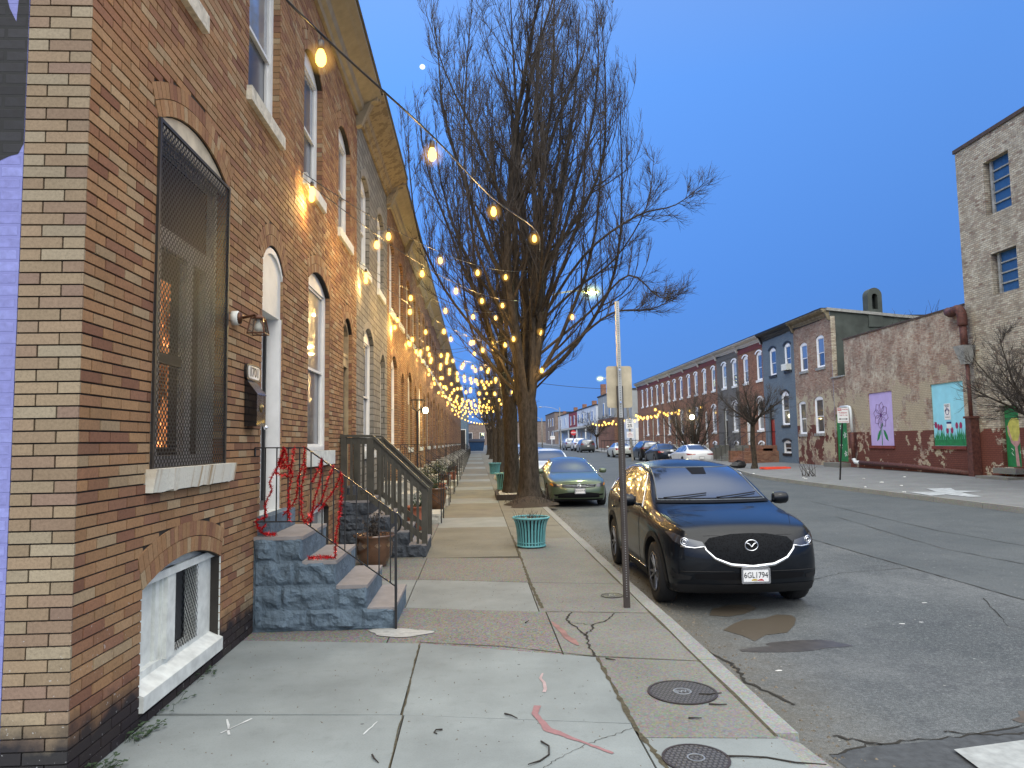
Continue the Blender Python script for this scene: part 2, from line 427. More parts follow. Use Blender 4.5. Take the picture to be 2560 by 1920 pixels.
def sheet(name, xs, ys, zf, mat, xf=None, kind='structure'):
    mb = MB(); n = len(xs)
    vs = [((xf(x, y) if xf else x), y, 0) for y in ys for x in xs]
    vs = [(x, y, zf(x, y)) for x, y, _ in vs]
    mb.mesh(vs, [(j * n + i, j * n + i + 1, (j + 1) * n + i + 1, (j + 1) * n + i) for j in range(len(ys) - 1) for i in range(n - 1)])
    o = mb.build(name, mat, org=(0, 0, 0)); o['kind'] = kind; return o
def rng(a, b, st):
    n = max(1, round((b - a) / st)); return [a + (b - a) * i / n for i in range(n + 1)]
def arc_pts(a0, a1, zs, rise, n=8):
    """segmental arch from (a0,zs) over to (a1,zs)"""
    if rise <= 0: return [(a0, zs), (a1, zs)]
    w = (a1 - a0) / 2; Rr = (w * w + rise * rise) / (2 * rise); zc = zs + rise - Rr; th = math.asin(min(1, w / Rr))
    if rise > w: th = PI - th
    return [((a0 + a1) / 2 + Rr * math.sin(-th + 2 * th * i / n), zc + Rr * math.cos(-th + 2 * th * i / n)) for i in range(n + 1)]
def opening(a0, a1, z0, zs, rise, n=8):
    return [(a0, z0)] + arc_pts(a0, a1, zs, rise, n) + [(a1, z0)]
def cdt(outer, holes=(), extra=(), mode=4):
    vs = []; es = []
    for lp in [outer] + list(holes):
        b = len(vs); vs += [Vector(p) for p in lp]; es += [(b + i, b + (i + 1) % len(lp)) for i in range(len(lp))]
    vs += [Vector(p) for p in extra]
    r = delaunay_2d_cdt(vs, es, [], 1, 1e-5)
    def inside(p, lp):
        k = False
        for (x0, y0), (x1, y1) in zip(lp, lp[1:] + lp[:1]):
            if (y0 > p[1]) != (y1 > p[1]) and p[0] < (x1 - x0) * (p[1] - y0) / (y1 - y0) + x0: k = not k
        return k
    V = [tuple(v) for v in r[0]]; F = []; outer = [tuple(q) for q in outer]; holes = [[tuple(q) for q in h] for h in holes]
    for f in r[2]:
        c = (sum(V[i][0] for i in f) / len(f), sum(V[i][1] for i in f) / len(f))
        if inside(c, outer) and not any(inside(c, h) for h in holes): F.append(tuple(f))
    return V, F
def wall(fr, mb, a0, a1, z0, z1, holes, c=0.0, reveal=.14, outer=None):
    vs, fs = cdt(outer or [(a0, z0), (a1, z0), (a1, z1), (a0, z1)], holes)
    mb.mesh([fr.P(a, z, c) for a, z in vs], fs)
    for h in holes:
        n = len(h)
        mb.mesh([fr.P(a, z, c) for a, z in h] + [fr.P(a, z, c - reveal) for a, z in h], [(i, (i + 1) % n, n + (i + 1) % n, n + i) for i in range(n)])
def ring_poly(outer, inner):
    vs, fs = cdt(outer, [inner]); return vs, fs
def plate(fr, mb, pts, holes, c0, c1):
    """flat plate with holes, front at c1, with edges back to c0"""
    vs, fs = cdt(pts, holes); mb.mesh([fr.P(a, z, c1) for a, z in vs], fs)
    for h in [pts] + list(holes):
        n = len(h); mb.mesh([fr.P(a, z, c0) for a, z in h] + [fr.P(a, z, c1) for a, z in h], [(i, (i + 1) % n, n + (i + 1) % n, n + i) for i in range(n)])
def arch_bricks(fr, mb, a0, a1, zs, rise, rings=2, c0=-.01, c1=.004, cols=None, rh=.112, gap=.006):
    w = (a1 - a0) / 2; Rr = (w * w + rise * rise) / (2 * rise); zc = zs + rise - Rr; th = math.asin(min(1, w / Rr))
    if rise > w: th = PI - th
    ac = (a0 + a1) / 2
    for k in range(rings):
        r0 = Rr + .004 + k * (rh + gap); r1 = r0 + rh; L = 2 * th * r0; n = max(3, round(L / .0678))
        for i in range(n):
            t0 = -th + 2 * th * i / n + gap / 2 / r0; t1 = -th + 2 * th * (i + 1) / n - gap / 2 / r0
            mb.col = random.choice(cols) if cols else (1, 1, 1)
            cc = c1 + U(-.001, .002)
            pts = [(ac + r * math.sin(t), zc + r * math.cos(t)) for r, t in ((r0, t0), (r0, t1), (r1, t1), (r1, t0))]
            fr.poly(mb, pts, c0, cc)
    mb.col = (1, 1, 1)
BC = [(.34, .20, .105), (.31, .175, .09), (.37, .235, .13), (.275, .14, .08), (.22, .105, .065), (.33, .195, .10), (.385, .28, .17), (.29, .155, .085), (.255, .13, .08), (.34, .19, .095), (.32, .185, .10)]
def jit(c): k = U(.88, 1.12); return tuple(x * k for x in c)
def lay(P, mb, a0, a1, z0, z1, blocked, bl=.233, bh=.0678, g=.0085, c0=-.014, phase=0.0, cols=BC):
    k0 = int(math.floor(z0 / bh)); k = k0
    while k * bh < z1:
        zb = max(z0, k * bh) + g / 2; zt = min(z1, (k + 1) * bh) - g / 2
        if zt - zb > .01:
            st = a0 - (bl / 2 if k % 2 else 0) - phase
            iv = blocked((zb + zt) / 2)
            a = st
            while a < a1:
                segs = [(max(a, a0) + g / 2, min(a + bl, a1) - g / 2)]
                for (b0, b1) in iv:
                    ns = []
                    for (s0, s1) in segs:
                        if b1 <= s0 or b0 >= s1: ns.append((s0, s1)); continue
                        if b0 > s0: ns.append((s0, b0 - g / 2))
                        if b1 < s1: ns.append((b1 + g / 2, s1))
                    segs = ns
                for (s0, s1) in segs:
                    if s1 - s0 < .012: continue
                    mb.col = jit(random.choice(cols)); c = U(0, .0035); tl = U(-.0012, .0012)
                    e = .0018
                    pts0 = [P(s0, zb, c0), P(s1, zb, c0), P(s1, zt, c0), P(s0, zt, c0)]
                    pts1 = [P(s0 + e, zb + e, c + tl), P(s1 - e, zb + e, c - tl), P(s1 - e, zt - e, c - tl), P(s0 + e, zt - e, c + tl)]
                    mb.mesh(pts0 + pts1, [(4, 5, 6, 7), (0, 1, 5, 4), (1, 2, 6, 5), (2, 3, 7, 6), (3, 0, 4, 7)])
                a += bl
        k += 1
    mb.col = (1, 1, 1)
def circ_block(a0, a1, zs, rise, ext):
    w = (a1 - a0) / 2; Rr = (w * w + rise * rise) / (2 * rise); zc = zs + rise - Rr; ac = (a0 + a1) / 2
    th = math.asin(min(1, w / Rr)) if rise <= w else PI - math.asin(min(1, w / Rr))
    Ro = Rr + ext
    zlow = zc + Rr * math.cos(th)  # = zs
    zlo_out = zc + Ro * math.cos(th)
    def f(z):
        if z < zs: return (a0, a1)
        if z > zc + Ro: return None
        hw = math.sqrt(max(0, Ro * Ro - (z - zc) ** 2))
        # radial end lines of the ring
        if th < PI / 2 - .01:
            lim = (z - zc) * math.tan(th)
            hw = min(hw, lim)
        return (ac - hw, ac + hw)
    return f

# ------------------------------------------------------------------ windows, doors
def sash_window(fr, root, a0, a1, z0, zs, rise, depth=.13, frame_m='white', pane_m='pane', lower_m=None, fw=.07, sill=None, sill_z=None, detail=True, head='board', hood=None, mulls=1, pane_label=None):
    """box frame ring + arched head board + two sashes with glass"""
    f = MB(); outer = opening(a0, a1, z0, zs, rise, 6); inz = zs - .02
    inner = [(a0 + fw, z0 + fw * .6), (a0 + fw, inz), (a1 - fw, inz), (a1 - fw, z0 + fw * .6)]
    plate(fr, f, outer, [inner], -depth, -depth + .05)
    w = f.build('window', M[frame_m], root)
    s = MB(); zm = (z0 + inz) / 2; t = .035 if detail else .03
    for (b0, b1, c) in ((z0 + fw * .6, zm + .02, -depth + .01), (zm - .02, inz, -depth + .03)):
        plate(fr, s, [(a0 + fw, b0), (a0 + fw, b1), (a1 - fw, b1), (a1 - fw, b0)], [[(a0 + fw + t, b0 + t), (a0 + fw + t, b1 - t), (a1 - fw - t, b1 - t), (a1 - fw - t, b0 + t)]], c - .025, c)
    s.build('sash', M[frame_m], w)
    g = MB(); fr.box(g, a0 + fw, a1 - fw, zm, inz, -depth - .005, -depth + .008); g.build('pane', M[pane_m], w)
    g = MB(); fr.box(g, a0 + fw, a1 - fw, z0 + .01, zm - .001, -depth - .03, -depth - .018); g.build('pane', M[lower_m or pane_m], w)
    if sill:
        k = MB(); h = .14
        fr.box(k, a0 - .06, a1 + .06, z0 - h, z0 + .004, -depth, .055); k.build('sill', M[sill], root)
    if hood:
        h = MB(); pts = arc_pts(a0 - .04, a1 + .04, zs, rise, 8); out = arc_pts(a0 - .04 , a1 + .04, zs + .0, rise + .16, 8)
        Hh = [(p[0], p[1] + .02) for p in pts]; O = [((p[0] - (a0 + a1) / 2) * 1.18 + (a0 + a1) / 2, p[1] + .12) for p in pts]
        vs = [fr.P(a, z, .03) for a, z in Hh + O]; n = len(pts)
        h.mesh(vs, [(i, i + 1, n + i + 1, n + i) for i in range(n - 1)])
        h.mesh([fr.P(a, z, 0) for a, z in O] + [fr.P(a, z, .03) for a, z in O], [(i, i + 1, n + i + 1, n + i) for i in range(n - 1)])
        h.build('arch_hood', M[hood], root)
    return w
def panel_door(fr, root, a0, a1, z0, zt, zs, rise, m='door_dark', trans='pane', fm='white', depth=.16):
    f = MB(); outer = opening(a0, a1, z0, zs, rise, 6); fw = .05
    plate(fr, f, outer, [[(a0 + fw, z0 + .001), (a0 + fw, zt), (a1 - fw, zt), (a1 - fw, z0 + .001)], [(a0 + fw, zt + .07), (a0 + fw, zs - .03), (a1 - fw, zs - .03), (a1 - fw, zt + .07)]] if zs - zt > .25 else [[(a0 + fw, z0 + .001), (a0 + fw, zt), (a1 - fw, zt), (a1 - fw, z0 + .001)]], -depth, -depth + .06)
    ff = f.build('door_frame', M[fm], root)
    d = MB(); fr.box(d, a0 + fw, a1 - fw, z0, zt, -depth - .02, -depth + .015)
    W = a1 - a0 - 2 * fw
    for (b0, b1) in ((.1, .42), (.5, .93)):
        for (p0, p1) in ((.12, .46), (.54, .88)):
            fr.box(d, a0 + fw + W * p0, a0 + fw + W * p1, z0 + (zt - z0) * b0, z0 + (zt - z0) * b1, -depth + .015, -depth + .022)
    dd = d.build('door', M[m], root)
    h = MB(); h.lathe([(.0, .05), (.025, .04), (.028, .02), (.015, 0)], c=(0, 0, 0), n=10, axis='x')
    x, y, z = fr.P(a0 + fw + .08, z0 + .95, -depth + .02); h.v = [(v[0] * fr.sg + x, v[1] + y, v[2] + z) for v in h.v]
    h.build('handle', M['chrome'], dd, True)
    if zs - zt > .25:
        g = MB(); fr.box(g, a0 + fw, a1 - fw, zt + .07, zs - .03, -depth - .01, -depth + .005); g.build('transom', M[trans], root)
def cornice(fr, root, a0, a1, z, m, proj=.5, h=.45):
    mb = MB()
    prof = [(0, z - h), (.05, z - h), (.07, z - h + .06), (.13, z - h + .1), (.16, z - h + .2), (proj * .75, z - .14), (proj * .8, z - .12), (proj, z - .06), (proj, z), (0, z)]
    n = len(prof)
    mb.mesh([fr.P(a0, zz, c) for c, zz in prof] + [fr.P(a1, zz, c) for c, zz in prof], [(i, (i + 1) % n, n + (i + 1) % n, n + i) for i in range(n)] + [tuple(range(n)), tuple(range(n, 2 * n))])
    for a in (a0 + .01, a1 - .13):     # scroll brackets at the party lines
        b = [(0, z - h - .22), (.10, z - h - .18), (.16, z - h - .02), (proj * .6, z - .2), (proj * .86, z - .16), (proj * .86, z - .061), (0, z - .061)]
        n = len(b); mb.mesh([fr.P(a, zz, c + .004) for c, zz in b] + [fr.P(a + .12, zz, c + .004) for c, zz in b], [(i, (i + 1) % n, n + (i + 1) % n, n + i) for i in range(n)] + [tuple(range(n)), tuple(range(n, 2 * n))])
    mb.build('cornice', M[m], root)
    g = MB(); fr.box(g, a0, a1, z + .003, z + .045, -.1, proj + .03); g.build('gutter', M['dark_trim'], root)

# ------------------------------------------------------------------ ground
sheet('ground', [-400, -60, -10, 60, 400, 900], [-60, -5, 40, 100, 200, 500, 1500], lambda x, y: -.26 + far(min(y, 300)), plain('distant_ground', (.1, .1, .095), .95))
sheet('road', rng(1.9, 16.5, .7), rng(-25, 60, 2.5) + rng(66, 420, 12), road_z, M['asphalt'])
def side_street():
    sheet('side_road', [-60, -30, -3, 1.89], [-25, -12, 0.4], lambda x, y: -.151, M['asphalt'])
side_street()
def sidewalk_left():
    mb = MB(); mats = ['slab_new', 'slab_mid', 'slab_old', 'slab_grey', 'slab_far']
    def slab(x0, x1, y0, y1, m, y0b=None, y1b=None):
        g = .006; z = far(y0) + U(-.0015, .0025); mb.cur = mats.index(m)
        a, b = y0, y0 if y0b is None else y0b; c, d = y1, y1 if y1b is None else y1b
        z1 = far(y1) + .001
        mb.hexa([(x0 + g, a + g, -.2 + far(y0)), (x1 - g, b + g, -.2 + far(y0)), (x1 - g, d - g, -.2 + far(y0)), (x0 + g, c - g, -.2 + far(y0)), (x0 + g, a + g, z), (x1 - g, b + g, z), (x1 - g, d - g, z1), (x0 + g, c - g, z1)])
    # rows nearest the corner; rows run very slightly skewed like the photographed joints
    slab(-9, -2.56, .6, 4.02, 'slab_new'); slab(-2.56, -.5, .6, 3.0, 'slab_new'); slab(-.5, .97, .6, 3.0, 'slab_new'); slab(.97, 1.80, .6, 3.0, 'slab_mid')
    slab(-2.56, -.5, 3.0, 5.13, 'slab_new', y1b=4.96); slab(-.5, .97, 3.0, 4.96, 'slab_new', y1b=4.68); slab(.97, 1.80, 3.0, 4.46, 'slab_new', y1b=4.38)
    slab(-2.19, -.52, 5.13, 6.94, 'slab_new', 4.96, 6.67); slab(-.52, 1.0, 4.96, 6.67, 'slab_new', 4.68, 6.1)
    slab(.98, 1.80, 4.46, 6.1, 'slab_grey', 4.38, 5.9)
    slab(-2.19, -.83, 6.94, 8.05, 'slab_old', 6.7, 8.05); slab(-.83, .72, 6.68, 8.1, 'slab_old', 6.2, 7.74); slab(.72, 1.80, 6.2, 7.74, 'slab_grey', 5.92, 7.55)
    slab(-2.19, -.80, 8.05, 9.73, 'slab_mid'); slab(-.80, .65, 8.1, 9.73, 'slab_mid', 7.74, 9.35); slab(.65, 1.80, 7.74, 9.35, 'slab_grey', 7.55, 9.1)
    slab(-2.19, -.79, 9.73, 11.5, 'slab_old'); slab(-.79, .68, 9.73, 11.49, 'slab_old', 9.35, 11.3); slab(.68, 1.80, 9.35, 11.3, 'slab_grey', 9.1, 11.1)
    y = 11.5; k = 0
    slab(.68, 1.8, 11.3, 13.5, 'slab_grey', 11.1, 13.5)
    while y < 98:
        L = 2.0 if y < 40 else 4.0
        y1 = y + L
        slab(-2.19, -.85, y, y1, 'slab_old' if k % 3 else 'slab_far'); slab(-.85, .66, y, y1, ['slab_far', 'slab_far', 'slab_mid'][k % 3])
        if y >= 13.4: slab(.66, 1.80, y, y1, 'slab_far')
        y = y1; k += 1
    o = mb.build('sidewalk', [M[m] for m in mats], org=(0, 0, 0)); o['kind'] = 'structure'
    sheet('sidewalk_bed', [-9, -2.6, 1.79], [.55, 4, 60, 98], lambda x, y: -.016 + far(y), plain('joint_dirt', (.045, .035, .022), .95, var=.5, scale=20))
    mb = MB(); y = 4.45
    while y < 98:
        L = 1.5 if y < 40 else 6
        z = far(y); w0 = 1.965 + U(-.01, .01)
        mb.hexa([(1.806, y + .005, -.22 + z), (w0 + .01, y + .005, -.22 + z), (w0 + .01, y + L - .005, -.22 + z), (1.806, y + L - .005, -.22 + z), (1.806, y + .005, .001 + z), (w0 - .012, y + .005, -.004 + z), (w0 - .012, y + L - .005, -.004 + z), (1.806, y + L - .005, .001 + z)])
        y += L
    # dropped kerb towards the crossing
    mb.hexa([(1.806, 3.9, -.22), (2.1, 3.9, -.22), (1.98, 4.44, -.22), (1.806, 4.44, -.22), (1.806, 3.9, -.03), (2.08, 3.9, -.11), (1.96, 4.44, -.06), (1.806, 4.44, -.012)])
    mb.hexa([(1.806, .6, -.22), (2.3, .6, -.22), (2.1, 3.89, -.22), (1.806, 3.89, -.22), (1.806, .6, -.03), (2.28, .6, -.12), (2.08, 3.89, -.11), (1.806, 3.89, -.03)])
    o = mb.build('kerb', M['curb'], org=(0, 0, 0)); o['kind'] = 'structure'
sidewalk_left()
def sidewalk_right():
    o = sheet('far_sidewalk', [0, .25, .5, .75, 1], rng(-20, 60, 2) + rng(66, 300, 12), walk_z, concrete('far_side_concrete', (.17, .175, .175), .7, .2),
              xf=lambda t, y: curb_x(y) + .16 + t * (18.25 + .02 * y - curb_x(y) - .16))
    mb = MB()
    ys = rng(-20, 60, 2) + rng(66, 300, 12)
    for y0, y1 in zip(ys, ys[1:]):
        a, b = curb_x(y0), curb_x(y1); z0, z1 = walk_z(a, y0) + .003, walk_z(b, y1) + .003
        mb.hexa([(a, y0 + .01, z0 - .4), (a + .17, y0 + .01, z0 - .4), (b + .17, y1 - .01, z1 - .4), (b, y1 - .01, z1 - .4), (a + .01, y0 + .01, z0), (a + .17, y0 + .01, z0), (b + .17, y1 - .01, z1), (b + .01, y1 - .01, z1)])
    o = mb.build('far_kerb', M['curb'], org=(0, 0, 0)); o['kind'] = 'structure'
    # trodden pale patch, snow-like spill
    pts = [(13.1, 20.2), (13.3, 21.6), (13.9, 21.2), (14.3, 22.3), (14.9, 22.0), (14.5, 21.2), (14.9, 20.6), (14.2, 20.5), (13.9, 19.2), (13.6, 19.4), (13.6, 20.3)]
    mb = MB(); vs, fs = cdt(pts); mb.mesh([(x, y, walk_z(x, y) + .012) for x, y in vs], fs)
    tag(mb.build('paint_spill', plain('spilled_white', (.36, .38, .39), .7, var=.3)), 'white paint spill on the far sidewalk below the blue tulip panel', 'spill')
sidewalk_right()
# road marks and patches lying on the asphalt (each a sheet a few mm up)
def decal(name, pts, z, mat, label, cat, group=None, zf=None, kind=None):
    vs, fs = cdt(pts, mode=1); mb = MB(); mb.mesh([(x, y, (zf(x, y) if zf else 0) + z) for x, y in vs], fs)
    return tag(mb.build(name, mat), label, cat, group, kind)
def blob(cx, cy, rx, ry, n=22, j=.25, ph=0):
    a1, a2, a3 = U(0, 6), U(0, 6), U(0, 6)
    return [(cx + rx * math.cos(t) * (1 + j * (math.sin(2 * t + a1) + .6 * math.sin(3 * t + a2) + .4 * math.sin(5 * t + a3))), cy + ry * math.sin(t) * (1 + j * (math.sin(2 * t + a1) + .6 * math.sin(3 * t + a2) + .4 * math.sin(5 * t + a3)))) for t in [2 * PI * i / n for i in range(n)]]
puddle_m = NT('wet_puddle'); puddle_m = puddle_m.end(puddle_m.pbsdf((.095, .08, .062), .3, 0, .35))
damp = plain('damp_asphalt', (.055, .05, .045), .45, var=.3, scale=9)
decal('puddle', [(2.5, 7.38), (2.7, 7.62), (2.87, 7.77), (3.1, 7.8), (3.3, 7.95), (3.45, 7.9), (3.43, 7.75), (3.3, 7.5), (3.1, 7.22), (2.85, 7.15), (2.66, 6.95), (2.62, 7.15)], -.146, puddle_m, 'larger brown puddle on the asphalt in front of the black SUV', 'puddle', zf=lambda x, y: .07 * sm((x - 4) / 8))
decal('puddle', [(2.56, 8.0), (2.7, 8.3), (2.97, 8.47), (3.19, 8.44), (3.2, 8.25), (2.97, 8.02), (2.75, 7.92)], -.146, puddle_m, 'smaller puddle just under the front bumper of the black SUV', 'puddle')
decal('damp_patch', blob(3.0, 6.75, .5, .16), -.147, damp, 'faint damp streak on the asphalt nearer the kerb than the crossing', 'damp patch')
decal('damp_patch', blob(4.6, 4.95, .9, .16), -.1465, plain('brown_damp', (.085, .07, .055), .6), 'long brown damp streak near the crossing stripe', 'damp patch', zf=lambda x, y: .07 * sm((x - 4) / 8))
decal('asphalt_patch', [(2.15, 4.46), (2.4, 4.56), (2.8, 4.6), (3.2, 4.68), (3.8, 4.8), (6, 4.9), (6, 0), (2.2, 0), (2.3, 3.0)], -.1462, M['asph_dark'], None, None, kind='structure', zf=lambda x, y: .07 * sm((x - 4) / 8))
for x0 in (2.72, 4.2):
    decal('crosswalk_stripe', [(x0 + .2, 4.44), (x0 + .75, 4.54), (x0 + 1.35, 4.60), (x0 + 1.0, 1.2), (x0 - .1, 1.2)], -.128, M['road_white'], None, None, kind='structure', zf=lambda x, y: .07 * sm((x - 4) / 8))
def ribbon(pts, w, z, zf=None, jitter=.0):
    """thin flat strip along a path, returned as MB"""
    mb = MB(); L = []
    for i, p in enumerate(pts):
        a = Vector(pts[max(0, i - 1)]); b = Vector(pts[min(len(pts) - 1, i + 1)]); d = (b - a).normalized(); nrm = Vector((-d.y, d.x))
        ww = (w[i] if isinstance(w, (list, tuple)) else w) * U(1 - jitter, 1 + jitter)
        q = Vector(p); L.append((q + nrm * ww / 2, q - nrm * ww / 2))
    for (a, b), (c, d) in zip(L, L[1:]):
        mb.face([(p.x, p.y, (zf(p.x, p.y) if zf else 0) + z) for p in (a, b, d, c)])
    return mb
def dense(pts, n=6, j=.01):
    out = []
    for a, b in zip(pts, pts[1:]):
        for i in range(n): out.append((a[0] + (b[0] - a[0]) * i / n + U(-j, j), a[1] + (b[1] - a[1]) * i / n + U(-j, j)))
    out.append(pts[-1]); return out
red = plain('faded_red_spray', (.25, .13, .135), .8, var=.12, scale=25)
tag(ribbon([(.50, 5.72), (.47, 5.6), (.49, 5.5), (.485, 5.36), (.47, 5.3)], [.015, .02, .03, .035, .02], .004, jitter=.3).build('paint_mark', plain('faint_red_spray', (.36, .27, .27), .8)), 'short faint red spray mark on the pale sidewalk slab', 'paint mark')
tag(ribbon(dense([(.40, 5.04), (.37, 4.90), (.40, 4.76), (.43, 4.63), (.50, 4.55), (.6, 4.44), (.69, 4.34), (.77, 4.25)], 4, .003), [.045, .05, .045, .04, .04, .045, .045, .04, .04, .045, .05, .05, .055, .06, .06, .06, .05, .045, .035, .03, .025, .02, .02, .022, .026, .026, .028, .03, .02], .0045, jitter=.12).build('paint_mark', red), 'long bent red spray line on the pale sidewalk slab', 'paint mark')
tag(ribbon(dense([(.74, 7.3), (.78, 7.0), (.83, 6.7), (.88, 6.45)], 4, .01), [.02, .03, .05, .06, .06, .07, .06, .05, .07, .08, .06, .04, .02], .0045, jitter=.3).build('paint_mark', plain('dull_red_spray', (.22, .12, .11), .85)), 'smudged dark red spray mark on the old brown slab beside the joint', 'paint mark')
crk = plain('crack_dirt', (.018, .016, .012), .95)
for nm, pts, w in (('sidewalk_crack', [(.98, 4.61), (.82, 4.51), (.66, 4.4), (.47, 4.24), (.37, 4.11), (.2, 3.9)], .004), ('sidewalk_crack', [(.98, 7.68), (.90, 7.4), (.91, 7.26), (1.0, 6.8), (1.0, 6.75), (.97, 6.4), (.98, 6.12)], .02), ('sidewalk_crack', [(1.0, 6.78), (1.10, 7.0), (1.12, 7.15), (1.3, 7.3), (1.42, 7.57)], .016), ('sidewalk_crack', [(.91, 7.24), (1.05, 7.18), (1.12, 7.15)], .008)):
    o = ribbon(dense(pts, 7, .012), w, .0042, jitter=.5).build(nm, crk); o['kind'] = 'structure'
o = ribbon(dense([(6.37, -5), (6.38, 8), (6.36, 14), (6.4, 40)], 40, .006), .018, -.1435, zf=lambda x, y: .07 * sm((x - 4) / 8) + .2 * sm((y - 25) / 30) * sm((x - 5) / 8), jitter=.4).build('road_joint', crk); o['kind'] = 'structure'
for (pts, w) in (([(1.03, 4.0), (.98, 4.6), (.99, 6.08)], .03), ([(-.49, 3.0), (-.51, 5), (-.53, 6.66)], .011), ([(.70, 7.9), (.67, 9.4), (.68, 11.3), (.67, 14)], .035), ([(-.53, 6.7), (.2, 6.5), (.98, 6.12), (1.8, 5.9)], .012), ([(.72, 7.74), (1.2, 7.66), (1.8, 7.55)], .014), ([(1.80, 4.4), (1.80, 12)], .02)):
    o = ribbon(dense(pts, 20, .004), w, .003, jitter=.6).build('joint_moss', plain('joint_moss', (.06, .052, .03), .95, var=.5, scale=30)); o['kind'] = 'structure'
# manhole covers
def cover_mat():
    t = NT('cast_iron_cover'); P = t.pos(); s = t.sep(P)
    v = t.n('ShaderNodeTexBrick', offset=.5); t.l(P, v.inputs['Vector'])
    for k, x in (('Scale', 1.0), ('Mortar Size', .006), ('Mortar Smooth', .3), ('Brick Width', .03), ('Row Height', .03)): v.inputs[k].default_value = x
    c = t.mix(v.outputs['Fac'], (.13, .125, .12), (.055, .052, .05))
    return t.end(t.pbsdf(c, .5, .4, .4, t.bump(t.math('SUBTRACT', 1.0, v.outputs['Fac']), .6, .006)))
M['cover'] = cover_mat()
def manhole(x, y, r, label, letters=None):
    t = thing('manhole_cover', label, 'manhole cover', (x, y, .004))
    mb = MB(); mb.lathe([(r, .0), (r, .006), (r * .93, .006), (r * .93, .003)], c=(x, y, .004), n=40, cap=False); mb.build('rim', M['brown_metal'], t)
    mb = MB(); mb.lathe([(r * .93, .003), (0.0001, .0045)], c=(x, y, .004), n=40, cap=False); mb.build('plate', M['cover'], t)
    mb = MB(); mb.lathe([(r * .27, .005), (r * .27, .009), (r * .22, .009), (r * .22, .005)], c=(x, y, .004), n=24, cap=False)
    if letters: place_text(letters, r * .26, mb, Matrix.Translation((x, y, .0105)) @ Matrix.Rotation(.1, 4, 'Z'), bold=.002)
    mb.build('emblem', M['galv'], t)
manhole(1.45, 5.2, .245, 'larger round iron cover with a centre emblem in the grey slab', 'BWS')
manhole(1.22, 4.14, .19, 'small round iron cover in the pale slab at the bottom of the photo', None)
manhole(1.56, 8.42, .13, 'small faint cover set in the slab beside the sign post', None)

random.seed(44)
for P, w_ in (([(2.15, 4.47), (2.5, 4.6), (3.1, 4.66), (3.8, 4.82)], .016), ([(2.3, 4.75), (2.55, 4.58)], .02), ([(3.05, 4.75), (3.4, 4.65), (3.7, 4.7), (4.4, 4.55)], .015), ([(4.3, 9.6), (5.2, 10.2), (6.3, 10.4)], .01), ([(5.0, 5.2), (5.6, 6.3), (5.4, 7.2), (6.0, 8.4)], .008), ([(7.5, 6), (8.2, 9), (7.9, 12), (8.6, 17)], .014), ([(9.5, 9), (9.2, 14), (9.9, 21)], .014), ([(2.05, 6.9), (2.2, 6.3), (2.15, 5.8), (2.3, 5.3)], .025)):
    o = ribbon(dense(P, 9, .02), w_, .006, zf=road_z, jitter=.6).build('road_crack', crk); o['kind'] = 'structure'
def grit():
    mb = MB()
    for i in range(1500):
        y = U(3.0, 24) ** 1.0; x = 2.0 + abs(random.gauss(0, .22)); r = U(.003, .011) * (1 + .5 * R()); z = road_z(x, y)
        mb.mesh([(x - r, y - r * .6, z), (x + r, y - r, z), (x + r * .7, y + r, z), (x - r * .5, y + r * .8, z), (x, y, z + r)], [(0, 1, 4), (1, 2, 4), (2, 3, 4), (3, 0, 4)])
    for i in range(1100):
        x, y = U(-2.1, 1.75), U(3.2, 14); r = U(.002, .006); mb.mesh([(x - r, y - r * .6, .001), (x + r, y - r, .001), (x + r * .7, y + r, .001), (x - r * .5, y + r * .8, .001), (x, y, .001 + r)], [(0, 1, 4), (1, 2, 4), (2, 3, 4), (3, 0, 4)])
    tag(mb.build('grit', plain('gutter_grit', (.12, .10, .075), .95, var=.6, scale=40)), 'loose grit and crumbs in the near gutter and on the sidewalk', 'grit', kind='stuff')
grit()
from mathutils import noise as mnoise
PITCH = 4.58; A0 = 4.05
LW, LD = (.85, 2.2), (3.32, 4.12)
UW = ((.47, 1.57), (2.80, 3.90))
def glow_mat():
    t = NT('lit_room_behind_window'); P = t.pos(); s = t.sep(P)
    vo = t.n('ShaderNodeTexVoronoi'); t.l(t.comb(s[1], s[2], 0.0), vo.inputs['Vector']); vo.inputs['Scale'].default_value = 13
    d = t.ramp(vo.outputs['Distance'], [(.08, 14), (.3, 1.2)])
    n = t.ramp(t.noise(P, 4, 3), [(.35, .1), (.7, 1)])
    e = t.n('ShaderNodeEmission'); t.l(t.mix(t.noise(P, 9, 2), (1, .22, .05), (1, .5, .2)), e.inputs[0]); t.l(t.math('MULTIPLY', t.math('MULTIPLY', d, n), .75), e.inputs[1])
    return t.end(e)
M['glow'] = glow_mat()
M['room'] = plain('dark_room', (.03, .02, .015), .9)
M['board_white'] = plain('white_board', (.66, .66, .62), .5, var=.08)
M['purple'] = brick_mat('periwinkle_painted_brick', [(0, (.22, .23, .50)), (1, (.27, .29, .60))], mortar=(.2, .21, .45), bump=.6, dirt=.1, ms=.01)
M['charcoal'] = brick_mat('charcoal_painted_brick', [(0, (.03, .03, .033)), (1, (.045, .045, .05))], mortar=(.03, .03, .03), bump=.6, dirt=.1, ms=.01)
M['mural_green'] = plain('mural_dark_green', (.015, .06, .04), .7)
M['mural_pink'] = plain('mural_pink', (.35, .14, .2), .7, var=.5, scale=6)
